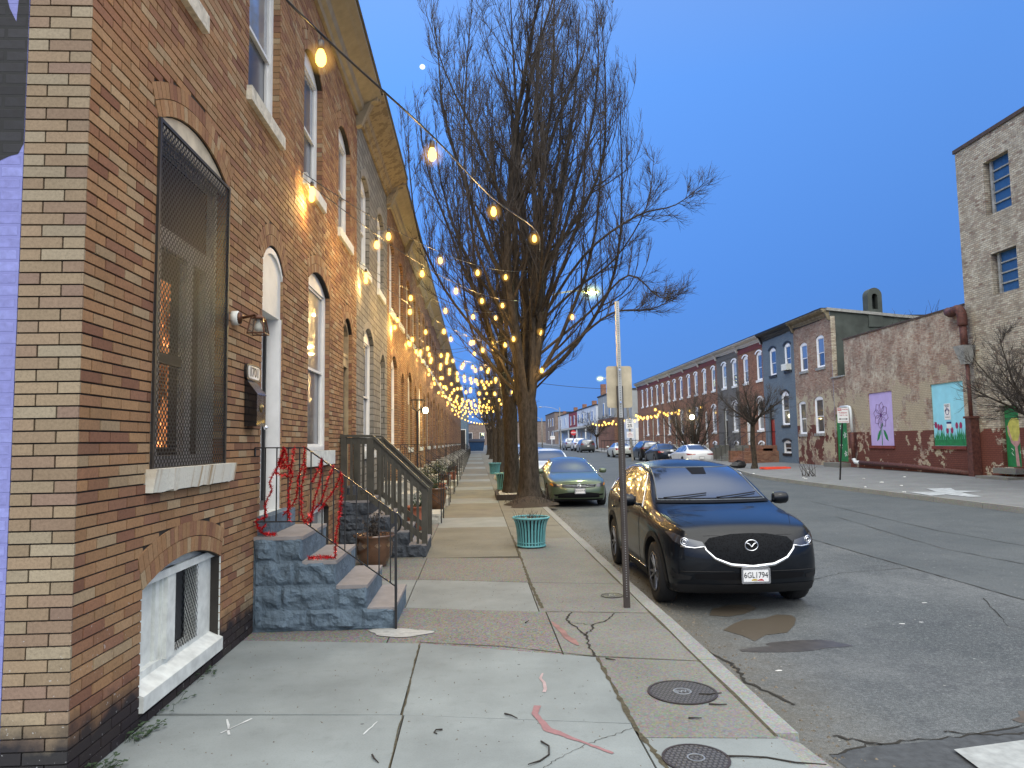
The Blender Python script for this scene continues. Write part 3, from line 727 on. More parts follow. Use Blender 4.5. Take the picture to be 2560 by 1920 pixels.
def mesh_screen(fr, a0, a1, z0, z1, c, cw, ch, w, name, root, mat, t=.004):
    mb = MB(); n = max(2, round((a1 - a0) / cw)); cw = (a1 - a0) / n; m = max(2, round((z1 - z0) / (ch / 2))); dz = (z1 - z0) / m
    for i in range(n + 1):
        base = a0 + i * cw
        for j in range(m):
            o0 = cw / 2 * (j % 2); o1 = cw / 2 * ((j + 1) % 2)
            for sgn in (1, -1):
                p0, p1 = base + sgn * o0 * .5 * 2 * .5, base + sgn * o1 * .5
                p0 = base + sgn * o0 / 1.0 * .5 * 1.0; p0 = min(max(p0 + 0, a0), a1)
                q0 = min(max(base + sgn * o0, a0), a1); q1 = min(max(base + sgn * o1, a0), a1)
                if abs(q0 - q1) < 1e-4: continue
                za, zb = z0 + j * dz, z0 + (j + 1) * dz
                mb.mesh([fr.P(q0 - w / 2, za, c), fr.P(q0 + w / 2, za, c), fr.P(q1 + w / 2, zb, c), fr.P(q1 - w / 2, zb, c)], [(0, 1, 2, 3)])
                if i == n and sgn == 1: break
    return mb.build(name, mat, root)

def blocked_for(items):
    """items: (a0,a1,z0,zs,rise,ext) -> intervals at height z"""
    fs = [(a0, a1, z0, zs, circ_block(a0, a1, zs, rise, ext)) for a0, a1, z0, zs, rise, ext in items]
    def f(z):
        out = []
        for a0, a1, z0, zs, cb in fs:
            if z < z0: continue
            r = cb(z)
            if r: out.append(r)
        return out
    return f

def big_house(idx):
    o = A0 + PITCH * idx; e = o + PITCH
    first = idx == 0
    root = thing('brick_rowhouse', 'nearest tan brick corner rowhouse numbered 1701 with a meshed front window' if first else 'tan brick rowhouse between the 1701 corner house and the grey formstone house', 'house', (-2.18, o, 0))
    W = (o + .88, o + 2.28 if first else o + 2.2)
    if first: W = (4.93, 6.33)
    Dd = (o + 3.35, o + 4.15)
    zs_w = 4.08; rise_w = .20; zs_d = 3.74; rise_d = .22
    if not first: W = (9.42, 10.8); Dd = (11.93, 12.75)
    ups = [(o + UW[0][0], o + UW[0][1]), (o + UW[1][0], o + UW[1][1])]
    B = (4.87, 6.30) if first else (o + .85, o + 2.2)
    bz = (.11, .87, .13)
    ops = [(W[0], W[1], 1.66 if first else 1.72, zs_w if first else 4.0, rise_w, .236), (Dd[0], Dd[1], .93, zs_d, rise_d, .236), (B[0], B[1], bz[0], bz[1], bz[2], .236)]
    for a, b in ups: ops.append((a, b, 5.28, 6.95, .2, .236))
    holes = [opening(a, b, z0, zs, r, 8) for a, b, z0, zs, r, x in ops]
    mb = MB(); wall(FL, mb, o, e, 0, 8.1, holes, c=-.0095, reveal=.2)
    wl = mb.build('wall', M['backing'], root)
    mb = MB(); blk = blocked_for(ops)
    lay(FL.P, mb, o, e, 0, 8.05, blk, phase=0 if first else .05)
    for a, b, z0, zs, r, x in ops:
        arch_bricks(FL, mb, a, b, zs, r, 2, cols=BC)
        # brick returns at the jambs
        k = 0; z = z0
        while z < zs:
            for aa, s in ((a, 1), (b, -1)):
                if not (a == B[0]):
                    mb.col = jit(random.choice(BC)); FL.box(mb, min(aa, aa + s * .004), max(aa, aa + s * .004), z + .003, min(z + .0648, zs), -.19, -.006)
            z += .0678
    mb.col = (1, 1, 1)
    mb.build('brick_face', M['laid'], wl)
    cornice(FL, root, o + .0, e, 8.40, 'cream', proj=.46)
    r = MB(); r.box(-12, -2.19, o, e, 8.2, 8.32); r.build('roof', M['roof'], root)
    # upper windows
    for i, (a, b) in enumerate(ups):
        sash_window(FL, root, a, b, 5.28, 6.95, .2, .13, 'white', 'pane_sky' if i == 0 else 'pane_curtain', 'pane_dim', sill='sill' if first else 'white_old')
    return root, W, Dd, B, bz
# ---- house 1701
root, W, Dd, B, bz = big_house(0)
H1 = root
mb = MB()
Pe = lambda a, z, c=0.0: (a, 4.05 - c, z)
k = 0
while k * .0678 < 8.1:
    z0, z1 = k * .0678 + .003, (k + 1) * .0678 - .003
    segs = [(-2.53, -2.413), (-2.413, -2.18)] if k % 2 == 0 else [(-2.53, -2.297), (-2.297, -2.18)]
    for a, b in segs:
        c = random.choice([(.285, .21, .135), (.275, .20, .13), (.25, .175, .12), (.30, .235, .155), (.235, .16, .118), (.315, .26, .18), (.28, .21, .135), (.26, .19, .13)])
        mb.col = jit(c); q = U(-.001, .003)
        mb.box(a + .0045, b - (.0045 if b < -2.2 else -.001), 4.05 - q, 4.063, z0 + .0015, z1 - .0015)
    k += 1
mb.build('corner_pier', M['laid'], root)
mb = MB(); mb.box(-12, -2.19, 4.064, 4.25, 0, 8.1); mb.build('side_wall', M['backing'], root); mb = MB(); mb.box(-12, -11.8, 4.25, 8.62, 0, 8.1); mb.build('rear_wall', M['backing'], root)
mb = MB(); mb.box(-12, -2.531, 4.052, 4.066, 0, 8.05); sw = mb.build('painted_side_wall', M['purple'], root)
mb = MB()
def mp(pts, m, name):
    mb = MB(); vs, fs = cdt(pts); mb.mesh([(x, 4.0505, z) for x, z in vs], fs); mb.build(name, M[m], sw)
mp([(-2.532, 3.52), (-2.56, 3.46), (-2.6, 3.45), (-2.66, 3.42), (-2.72, 3.36), (-2.9, 3.1), (-3.6, 2.6), (-4.4, 3.4), (-3.9, 5.6), (-2.9, 5.2), (-2.72, 4.6), (-2.64, 4.32), (-2.6, 4.24), (-2.57, 4.7), (-2.532, 5.1)], 'charcoal', 'mural_shape')
mp([(-2.82, 2.6), (-2.68, 2.15), (-2.63, 1.75), (-2.625, 1.45), (-2.66, 1.42), (-2.70, 1.7), (-2.95, 2.0)], 'mural_green', 'mural_shape')
mp([(-2.72, 1.30), (-2.64, 1.26), (-2.62, 1.05), (-2.64, .88), (-2.9, .75), (-3.1, 1.0)], 'mural_pink', 'mural_shape')
# big screened window
f = MB()
plate(FL, f, opening(W[0], W[1], 1.66, 4.08, .20, 8), [[(W[0] + .06, 1.74), (W[0] + .06, 4.0), (W[1] - .06, 4.0), (W[1] - .06, 1.74)]], -.16, -.09)
FL.box(f, W[0] + .06, W[1] - .06, 3.28, 3.42, -.16, -.10)
FL.box(f, W[0] + .22, W[0] + .33, 1.74, 3.28, -.16, -.10); FL.box(f, W[1] - .60, W[1] - .48, 1.74, 3.28, -.16, -.10)
FL.box(f, W[1] - .2, W[1] - .1, 1.74, 3.28, -.16, -.10)
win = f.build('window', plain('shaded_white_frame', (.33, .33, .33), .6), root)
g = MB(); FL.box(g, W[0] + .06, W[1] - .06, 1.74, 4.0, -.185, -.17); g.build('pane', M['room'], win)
g = MB(); FL.box(g, W[0] + .34, W[0] + .64, 1.80, 2.42, -.168, -.160); FL.box(g, W[0] + .34, W[0] + .64, 2.5, 3.05, -.168, -.160); FL.box(g, W[0] + .01, W[0] + .05, 1.9, 2.4, -.088, -.086); g.build('lit_curtain', M['glow'], win)
g = MB(); FL.box(g, W[0] + .34, W[1] - .61, 2.42, 2.5, -.16, -.13); g.build('sash', plain('dark_sash', (.05, .045, .04), .6), win)
M['screen'] = plain('screen_steel', (.03, .027, .025), .45, metal=.2)
sc = mesh_screen(FL, W[0] + .02, W[1] - .02, 1.5 + .02, 4.07, .012, .050, .052, .020, 'security_screen', root, M['screen'])
g = MB()
for (a, b, c, d) in ((W[0] - .01, W[0] + .02, 1.5, 4.09), (W[1] - .02, W[1] + .01, 1.5, 4.09), (W[0] + .02, W[1] - .02, 4.065, 4.09), (W[0] + .02, W[1] - .02, 1.5, 1.53)):
    FL.box(g, a, b, c, d, .004, .022)
g.build('screen_frame', M['screen'], sc)
g = MB(); FL.poly(g, [(W[0] + .004, 4.02), (W[0] + .004, 4.08)] + arc_pts(W[0] + .004, W[1] - .004, 4.08, .196, 10) + [(W[1] - .004, 4.02)], -.06, -.02); g.build('arch_board', plain('cream_board', (.50, .45, .34), .6), root)
# rock-faced sill
g = MB(); n = 26; a0s, a1s = 4.87, 6.47
for i in range(n):
    a, b = a0s + (a1s - a0s) * i / n, a0s + (a1s - a0s) * (i + 1) / n
    d = .02 * mnoise.noise(Vector((i * .9, 3, 0))) ; d2 = .02 * mnoise.noise(Vector(((i + 1) * .9, 3, 0)))
    P = FL.P
    g.hexa([P(a, 1.50 + d, -.1), P(b, 1.50 + d2, -.1), P(b, 1.50 + d2, .05 + d2), P(a, 1.50 + d, .05 + d), P(a, 1.655, -.1), P(b, 1.655, -.1), P(b, 1.655, .075), P(a, 1.655, .075)])
g.build('sill', M['sill_rust'], root)
# white-painted basement window
f = MB(); c0, c1 = -.17, -.08
plate(FL, f, opening(B[0], B[1], bz[0], bz[1], bz[2], 8), [[(4.95, .30), (4.95, .86), (5.36, .86), (5.36, .30)], [(5.53, .29), (5.53, .87), (5.99, .87), (5.99, .29)]], c0, c1)
FL.box(f, 5.38, 5.52, .29, .93, c1, c1 + .03); FL.box(f, B[0], B[1], .875, .93, c1, c1 + .04)
bw = f.build('basement_window', M['white_old'], root)
g = MB(); FL.box(g, 4.95, 5.36, .30, .86, c0 - .01, c0 + .045); FL.box(g, 5.30, 5.36, .30, .86, c0 + .045, c0 + .07); g.build('board_panel', M['white_old'], bw)
g = MB(); FL.box(g, 5.53, 5.99, .29, .87, c0 - .03, c0 - .02); g.build('pane', plain('grey_backing', (.07, .07, .075), .5), bw)
mesh_screen(FL, 5.54, 5.98, .295, .865, -.062, .045, .06, .012, 'wire_guard', bw, M['iron'])
g = MB(); pts = [(-.17, .29), (-.07, .245), (.03, .20), (.03, .10), (-.17, .10)]
g.mesh([FL.P(4.86, z, c) for c, z in pts] + [FL.P(6.31, z, c) for c, z in pts], [(i, (i + 1) % 5, 5 + (i + 1) % 5, 5 + i) for i in range(5)] + [(0, 1, 2, 3, 4), (5, 6, 7, 8, 9)])
g.build('sill', M['white_old'], bw)
g = MB()
for q in range(11): FL.box(g, 6.302, 6.306, .2 + q * .0678, .2 + q * .0678 + .06, -.16, .002)
g.build('painted_jamb', M['white_old'], bw)
def white_door(root, Dd, m='door_white', top=3.22, thr=1.0, zs=3.74, rise=.22):
    f = MB()
    FL.box(f, Dd[0] + .001, Dd[0] + .06, thr, top, -.26, -.02); FL.box(f, Dd[1] - .06, Dd[1] - .001, thr, top, -.26, -.02)
    fo = f.build('door_frame', M['white'], root)
    f = MB(); pts = [(Dd[0] + .002, top)] + arc_pts(Dd[0] + .002, Dd[1] - .002, zs, rise, 8) + [(Dd[1] - .002, top)]
    FL.poly(f, pts, -.26, -.035); f.build('transom_board', M['board_white'], root)
    f = MB(); FL.poly(f, arc_pts(Dd[0] + .0, Dd[1] - .0, zs - .02, rise, 8) + [(a, z - .06) for a, z in arc_pts(Dd[0], Dd[1], zs - .02, rise, 8)][::-1], -.035, -.012); f.build('arch_moulding', M['white'], fo)
    d = MB(); FL.box(d, Dd[0] + .06, Dd[1] - .06, thr, top, -.24, -.20)
    for (b0, b1) in ((.1, .45), (.52, .9)): FL.box(d, Dd[0] + .16, Dd[1] - .16, thr + (top - thr) * b0, thr + (top - thr) * b1, -.20, -.19)
    dd = d.build('door', M[m], root)
    d = MB(); FL.box(d, Dd[0] + .065, Dd[0] + .1, thr, top, -.195, -.165); FL.box(d, Dd[1] - .1, Dd[1] - .065, thr, top, -.195, -.165); FL.box(d, Dd[0] + .1, Dd[1] - .1, thr, thr + .1, -.195, -.165); d.build('storm_door_frame', M['iron'], dd)
    d = MB(); d.lathe([(0, .05), (.03, .03), (.03, .01), (.012, 0)], c=(-2.18 - .165, Dd[1] - .13, 2.0), n=12, axis='x'); d.build('handle', M['chrome'], dd, True)
    d = MB(); FL.box(d, Dd[0], Dd[1], thr - .06, thr, -.26, .01); d.build('threshold', M['white_old'], root)
white_door(root, Dd, thr=1.1)
# wall lantern, number plaque, letter box: fixed to the house
t = thing('wall_lantern', 'brown wall lantern with a clear glass cage beside the white 1701 door', 'wall lamp', (-2.18, 6.5, 2.9))
mb = MB(); mb.lathe([(.065, 0), (.065, .05), (.05, .06)], c=(-2.178, 6.5, 2.95), n=20, axis='x'); mb.build('wall_plate', M['white_old'], t, True)
cop = plain('aged_copper', (.10, .04, .02), .4, metal=.5)
mb = MB(); mb.lathe([(.055, .055), (.05, .075), (.02, .09)], c=(-2.178, 6.5, 2.95), n=16, axis='x'); mb.tube([(-2.1, 6.5, 2.95), (-2.03, 6.5, 2.965), (-1.98, 6.5, 2.98), (-1.95, 6.5, 2.955)], .012, 8); mb.build('arm', cop, t, True)
mb = MB(); lx, ly, lz = -1.95, 6.5, 2.94
mb.lathe([(.005, .045), (.03, .03), (.06, .012), (.062, 0)], c=(lx, ly, lz), n=4, cap=False)
mb.build('cap', cop, t)
mb = MB(); q1, q0, hh = .075, .055, .17
T = [(lx + s * q1 * .7, ly + u * q1 * .7, lz) for s, u in ((-1, -1), (1, -1), (1, 1), (-1, 1))]; Bt = [(lx + s * q1, ly + u * q1, lz - hh * .8) for s, u in ((-1, -1), (1, -1), (1, 1), (-1, 1))]
for i in range(4):
    mb.bar(T[i], T[(i + 1) % 4], .008, .008); mb.bar(Bt[i], Bt[(i + 1) % 4], .01, .01); mb.bar(T[i], Bt[i], .008, .008)
mb.build('cage', cop, t)
def clear_glass():
    t = NT('thin_clear_glass'); a = t.n('ShaderNodeBsdfTransparent'); a.inputs[0].default_value = (.85, .85, .82, 1); g = t.n('ShaderNodeBsdfGlossy'); g.inputs[1].default_value = .05
    m = t.n('ShaderNodeMixShader'); m.inputs[0].default_value = .18; t.l(a.outputs[0], m.inputs[1]); t.l(g.outputs[0], m.inputs[2]); return t.end(m)
M['clear'] = clear_glass()
mb = MB()
for i in range(4): mb.face([T[i], T[(i + 1) % 4], Bt[(i + 1) % 4], Bt[i]])
mb.build('glass', M['clear'], t)
mb = MB(); mb.lathe([(.001, -.035), (.03, -.025), (.036, 0), (.028, .03), (.014, .055), (.013, .075)], c=(lx, ly, lz - .08), n=16); mb.build('bulb', plain('frosted_bulb', (.7, .7, .66), .3), t, True)
t = thing('number_plaque', 'black and white oval-ended house number plaque reading 1701', 'house number', (-2.18, 7.04, 2.5))
def rrect(a0, a1, z0, z1, r, n=4):
    out = []
    for cx, cz, s in ((a1 - r, z0 + r, -PI / 2), (a1 - r, z1 - r, 0), (a0 + r, z1 - r, PI / 2), (a0 + r, z0 + r, PI)):
        out += [(cx + r * math.cos(s + PI / 2 * i / n), cz + r * math.sin(s + PI / 2 * i / n)) for i in range(n + 1)]
    return out
mb = MB(); FL.poly(mb, rrect(6.83, 7.26, 2.425, 2.585, .06), .004, .03); mb.build('backplate', M['iron'], t)
mb = MB(); FL.poly(mb, rrect(6.875, 7.215, 2.445, 2.565, .035), .03, .036); mb.build('face', plain('plaque_white', (.75, .75, .73), .4), t)
mb = MB(); place_text('1701', .125, mb, Matrix.Translation((-2.142, 7.045, 2.505)) @ Matrix.Rotation(PI / 2, 4, 'Z') @ Matrix.Rotation(PI / 2, 4, 'X'), bold=.003, sx=1.15); mb.build('numerals', M['iron'], t)
t = thing('letter_box', 'black wall letter box with a round gold emblem under the number plaque', 'letter box', (-2.18, 7.0, 2.0))
mb = MB(); mb.box(-2.175, -2.06, 6.86, 7.14, 1.985, 2.29); mb.hexa([(-2.175, 6.85, 2.29), (-2.05, 6.85, 2.285), (-2.05, 7.15, 2.285), (-2.175, 7.15, 2.29), (-2.175, 6.85, 2.42), (-2.15, 6.85, 2.42), (-2.15, 7.15, 2.42), (-2.175, 7.15, 2.42)])
mb.build('box', plain('glossy_black', (.01, .01, .011), .15, coat=.5), t)
mb = MB(); mb.lathe([(.04, 0), (.04, .006), (.03, .01), (.012, .012), (.001, .02)], c=(-2.059, 7.0, 2.16), n=20, axis='x'); mb.build('emblem', plain('brass', (.45, .33, .15), .3, metal=1), t, True)

# ---- house 2
root, W, Dd, B, bz = big_house(1); H2 = root
sash_window(FL, root, W[0], W[1], 1.72, 4.0, .20, .12, 'white', 'pane_curtain', 'pane_dim', fw=.1)
g = MB(); FL.box(g, W[0] - .04, W[1] + .06, 1.52, 1.72, -.1, .08); g.build('sill', M['white_old'], root)
f = MB(); plate(FL, f, opening(B[0], B[1], bz[0], bz[1], bz[2], 8), [[(B[0] + .1, .3), (B[0] + .1, .85), (B[1] - .1, .85), (B[1] - .1, .3)]], -.17, -.08); bw = f.build('basement_window', M['white_old'], root)
g = MB(); FL.box(g, B[0] + .1, B[1] - .1, .3, .85, -.17, -.15); g.build('pane', M['pane'], bw)
f = MB(); arch = opening(Dd[0], Dd[1], 3.30, 3.74, .22, 8)
plate(FL, f, arch, [opening(Dd[0] + .07, Dd[1] - .07, 3.36, 3.70, .18, 8)], -.2, -.06)
FL.box(f, Dd[0], Dd[0] + .07, 1.0, 3.30, -.2, -.06); FL.box(f, Dd[1] - .07, Dd[1], 1.0, 3.30, -.2, -.06); FL.box(f, Dd[0] + .07, Dd[1] - .07, 3.14, 3.30, -.2, -.07)
df = f.build('door_frame', plain('tan_frame', (.35, .27, .16), .5), root)
g = MB(); FL.poly(g, opening(Dd[0] + .07, Dd[1] - .07, 3.36, 3.70, .18, 8), -.15, -.14); g.build('transom', M['pane_sky'], root)
g = MB(); FL.box(g, Dd[0] + .07, Dd[1] - .07, 1.0, 3.14, -.16, -.12); d = g.build('door', M['door_dark'], root)
g = MB(); FL.box(g, Dd[0] + .16, Dd[1] - .16, 1.5, 3.0, -.12, -.113); g.build('door_glass', M['pane'], d)
g = MB(); FL.box(g, Dd[0] + .1, Dd[0] + .13, 1.95, 2.15, -.12, -.08); g.build('handle', M['white'], d)

# ---- the rest of the left row
LEFT = {2: ('formstone', 'grey formstone-clad rowhouse, third from the corner, under a flaking cornice'), 3: ('brick_tan', 'brick rowhouse just past the grey formstone one, with a basket lamp post by its steps'),
        4: ('brick_tan', 'brick rowhouse with a boarded front window, fifth from the corner'), 5: ('brick_tan', 'brick rowhouse with the bright lit porch lamp at its door'), 6: ('brick_tan2', 'darker brown brick rowhouse just beyond the bright porch lamp'),
        7: ('brick_tan2', 'brown brick rowhouse two doors beyond the bright porch lamp'), 8: ('brick_tan', 'tan brick rowhouse three doors beyond the bright porch lamp')}
def left_house(k):
    o = A0 + PITCH * k; e = o + PITCH; near = k < 8
    m, lab = LEFT.get(k, (random.choice(['brick_tan', 'brick_tan2', 'brick_tan2']), None))
    grp = None
    if lab is None:
        grp = 'distant houses of the left row'
        lab = 'small narrow brick rowhouse in the far lamp-lit stretch of the left row' if k >= 12 else ['', '', '', '', '', '', '', '', '', 'ninth', 'tenth', 'eleventh'][k] + ' house from the corner in the left brick row'
    root = thing('formstone_rowhouse' if k == 2 else 'brick_rowhouse', lab, 'house', (-2.18, o, far(o)), grp)
    ops = [opening(o + LW[0], o + LW[1], 1.66, 3.9, .26, 6), opening(o + LD[0], o + LD[1], .93, 3.66, .24, 6)] + [opening(o + a, o + b, 5.28, 6.95, .2, 6) for a, b in UW]
    if near: ops.append(opening(o + LW[0], o + LW[1], .15, .85, .13, 5))
    mb = MB(); wall(FL, mb, o, e, 0, 8.12, ops)
    wl = mb.build('wall', M[m], root)
    mb = MB(); mb.box(-12, -11.9, o, e, 0, 8.1); mb.build('rear_wall', M[m], root)
    if k == 21: mb = MB(); mb.box(-11.9, -2.19, e - .15, e - .002, 0, 8.12); mb.build('end_wall', M[m], root)
    if near:
        for a, b, zs, r in ((o + LW[0], o + LW[1], 3.9, .26), (o + LD[0], o + LD[1], 3.66, .24), (o + UW[0][0], o + UW[0][1], 6.95, .2), (o + UW[1][0], o + UW[1][1], 6.95, .2)):
            mb = MB(); arch_bricks(FL, mb, a, b, zs, r, 1 if m == 'formstone' else 2, c1=.012, cols=[(.3, .28, .24)] if m == 'formstone' else BC, rh=.14 if m == 'formstone' else .112); mb.build('arch_course', M['laid'], wl)
    cornice(FL, root, o, e, 8.40 + (.0 if k != 2 else .05), 'rusty' if k == 2 else 'cream', proj=.46 if k != 2 else .5, h=.45)
    r = MB(); r.box(-12, -2.19, o, e, 8.2, 8.32); r.build('roof', M['roof'], root)
    fm = random.choice(['white', 'white', 'white_old'])
    ob = k == 4
    sash_window(FL, root, o + LW[0], o + LW[1], 1.66, 3.9, .26, .13, fm, 'pane_curtain' if k % 2 else 'pane', None, fw=.09, sill='white_old')
    if ob:
        g = MB(); FL.box(g, o + LW[0] + .02, o + LW[1] - .02, 1.7, 3.1, -.07, -.05); g.build('board', plain('weathered_plywood', (.25, .18, .10), .8), root)
    for a, b in UW: sash_window(FL, root, o + a, o + b, 5.28, 6.95, .2, .13, fm, 'pane_curtain' if R() < .5 else 'pane_sky', None, sill='white_old', fw=.09)
    panel_door(FL, root, o + LD[0], o + LD[1], .95, 3.05, 3.66, .24, ['door_dark', 'door_white', 'door_dark', 'door_red', 'door_white'][k % 5], 'pane_sky', fm)
    if near:
        f = MB(); plate(FL, f, opening(o + LW[0], o + LW[1], .15, .85, .13, 5), [[(o + 1.0, .25), (o + 1.0, .82), (o + 2.05, .82), (o + 2.05, .25)]], -.13, -.08); b = f.build('basement_window', M['white_old'], root)
        g = MB(); FL.box(g, o + 1.0, o + 2.05, .25, .82, -.13, -.11); g.build('pane', M['pane'], b)
    if far(o) > 0:
        for c in root.children_recursive: c.location.z += 0
    return root
for k in range(2, 22): left_house(k)

# ------------------------------------------------------------------ steps
ST = [(.91, -1.71), (.67, -1.38), (.43, -1.08), (.21, -.81)]
def rock_side(mb, y, sg, seed, amp=.03, st=ST, grid=.03):
    """rock-faced stepped side wall in plane y, facing sg"""
    out = [(-2.18, 0.0), (-2.18, st[0][0])]
    for i, (z, x) in enumerate(st):
        out += [(x, z)]; nz = st[i + 1][0] if i + 1 < len(st) else 0.0
        out += [(x, nz)]
    ex = []
    x = -2.15
    while x < -.8:
        z = .02
        while z < .9:
            zt = [q[0] for q in st if x < q[1] - .012]
            if zt and z < max(zt) - .012: ex.append((x + U(-.006, .006), z + U(-.006, .006)))
            z += grid
        x += grid
    vs, fs = cdt(out, [], ex, 1)
    def disp(x, z):
        cz = [0, .21, .43, .67, .91]; d = .0
        row = 0
        for i in range(4):
            if z >= cz[i]: row = i
        edge = min(abs(z - c) for c in cz); off = [.0, .25, .12, .3][row]; bw = .52; fx = ((x + 2.18 + off) % bw); edgex = min(fx, bw - fx)
        e = min(edge, edgex); k = sm(e / .045)
        n = mnoise.noise(Vector((x * 6 + seed, z * 8, seed))) + .6 * mnoise.noise(Vector((x * 15, z * 17 + seed, 3))) + .3 * mnoise.noise(Vector((x * 40, z * 40, seed)))
        return k * (amp * .8 + amp * 1.1 * max(-.9, n))
    top_clear = []
    mb.mesh([(a, y + sg * max(-.005, disp(a, b)), b) for a, b in vs], fs)
def stone_steps(y0, y1, mat, tread, label, name='stone_steps', rough=True, marble=False, seed=1.0, thr=True):
    t = thing(name, label, 'steps', (-1.5, (y0 + y1) / 2, 0))
    mb = MB()
    if rough: rock_side(mb, y0 + .02, -1, seed); rock_side(mb, y1 - .02, 1, seed + 9)
    zprev = 0; xs = -2.18
    for i, (z, x) in enumerate(ST):
        zn = ST[i + 1][0] if i + 1 < 4 else 0
        mb.box(-2.18 if i == 0 else ST[i - 1][1], x, y0 + .02, y1 - .02, 0, z - .003)
    mb.build('blocks', M[mat], t, smooth=False)
    for i, (z, x) in enumerate(ST):
        g = MB(); xb = -2.18 if i == 0 else ST[i - 1][1]
        n = 14; P = []
        g.box(xb + .002, x + .004, y0 + .005, y1 - .005, z - .035, z)
        g.build('tread', M[tread], t)
    if thr:
        g = MB(); g.box(-2.178, -2.05, y0 + .12, y1 - .05, .912, 1.1); g.build('threshold_block', M[mat], t)
    return t
s1 = stone_steps(7.2, 8.35, 'step_blue', 'step_tread', 'blue-grey painted rock-faced stone steps up to the white 1701 door')
def iron_rail(root, y, curl=True, x_shift=0, n=12, name='railing', th=.011, z_end=1.12):
    mb = MB()
    T0, T1, T2 = (-2.17, y, 1.78), (-1.68, y, 1.775), (-.80, y, z_end)
    mb.tube([(-2.17, y, 1.70), T0], .009, 6)
    mb.bar(T0, T1, .03, .012); mb.bar(T1, T2, .03, .012)
    if curl: mb.tube([(T2[0] + .035 * math.sin(a) * 1.6 + .0, y, T2[2] - .09 + .09 * math.cos(a)) for a in [i * PI / 9 for i in range(10)]] , .011, 6)
    B0, B1, B2 = (-2.18, y, 1.06), (-1.70, y, 1.055), (-.80, y, .41)
    mb.bar(B0, B1, .012, .012); mb.bar(B1, B2, .012, .012)
    xs = [-2.07 + 1.22 * i / (n - 1) for i in range(n)]
    for x in xs:
        zt = 1.775 if x < -1.68 else 1.775 + (x + 1.68) * (z_end - 1.775) / .88
        zb = 1.055 if x < -1.70 else 1.055 + (x + 1.70) * (.41 - 1.055) / .9
        mb.box(x - th / 2, x + th / 2, y - th / 2, y + th / 2, zb, zt)
    mb.box(-.81, -.786, y - .012, y + .012, -.0, z_end)
    return mb.build(name, M['iron'], root)
iron_rail(s1, 7.19)
# red tinsel tangled in the railing
tz = lambda p: (-2.17 + (p[0] - 120) * .00129, 7.175, 1.78 - (p[1] - 212) * .001295)
paths = [[(345, 212), (320, 300), (270, 400), (235, 470), (250, 540), (210, 620), (210, 740)], [(330, 212), (340, 330), (400, 400), (380, 560), (385, 760)], [(420, 212), (405, 300), (385, 420)], [(340, 230), (300, 330), (330, 370), (410, 330)],
         [(495, 212), (490, 300), (500, 380), (475, 520), (480, 740), (530, 780)], [(490, 330), (450, 440), (430, 600), (340, 720)], [(625, 300), (600, 380), (550, 480)], [(625, 300), (610, 480), (570, 620), (545, 780)],
         [(715, 360), (680, 440), (620, 620), (560, 700), (500, 770)], [(770, 400), (740, 500), (660, 620), (600, 700)], [(780, 420), (775, 600), (755, 760), (730, 900)], [(200, 740), (140, 760), (170, 830), (210, 780)], [(270, 400), (400, 440)], [(350, 230), (360, 330), (310, 350), (350, 300)]]
def spline(pts, n=10):
    P = [Vector(p) for p in pts]; P = [P[0] * 2 - P[1]] + P + [P[-1] * 2 - P[-2]]; out = []
    for i in range(1, len(P) - 2):
        for k in range(n):
            t = k / n; a, b, c, d = P[i - 1], P[i], P[i + 1], P[i + 2]
            out.append(.5 * ((2 * b) + (c - a) * t + (2 * a - 5 * b + 4 * c - d) * t * t + (3 * b - a - 3 * c + d) * t ** 3))
    out.append(P[-2]); return out
mb = MB(); loops = [[tz(p) for p in q] for q in paths]
loops.append([tz((730, 900))] + [(-1.40, 7.25, .70), (-1.48, 7.32, .69), (-1.55, 7.36, .69), (-1.62, 7.33, .69), (-1.66, 7.27, .69), (-1.6, 7.24, .69), (-1.52, 7.27, .69), (-1.45, 7.25, .69)])
loops.append([tz((150, 800)), (-2.1, 7.25, .94), (-2.03, 7.3, .93), (-1.98, 7.27, .93), (-2.02, 7.22, .93), (-2.09, 7.22, .94)])
for L in loops:
    sp = spline(L, 8); mb.tube(sp, .0035, 3)
    for a, b in zip(sp, sp[1:]):
        m = max(1, int((b - a).length / .003))
        for q in range(m):
            p = a.lerp(b, q / m)
            for _ in range(2):
                d = Vector((U(-1, 1), U(-1, 1), U(-1, 1))).normalized() * U(.018, .042); w = d.cross(Vector((U(-1, 1), U(-1, 1), U(-1, 1)))).normalized() * .0045
                mb.face([p - w, p + w, p + d])
t = NT('red_foil_tinsel'); tm = t.end(t.pbsdf((.55, .015, .02), .25, .6, .6))
tag(mb.build('tinsel_garland', tm), 'red tinsel garland tangled around the black iron railing of the 1701 steps', 'garland')
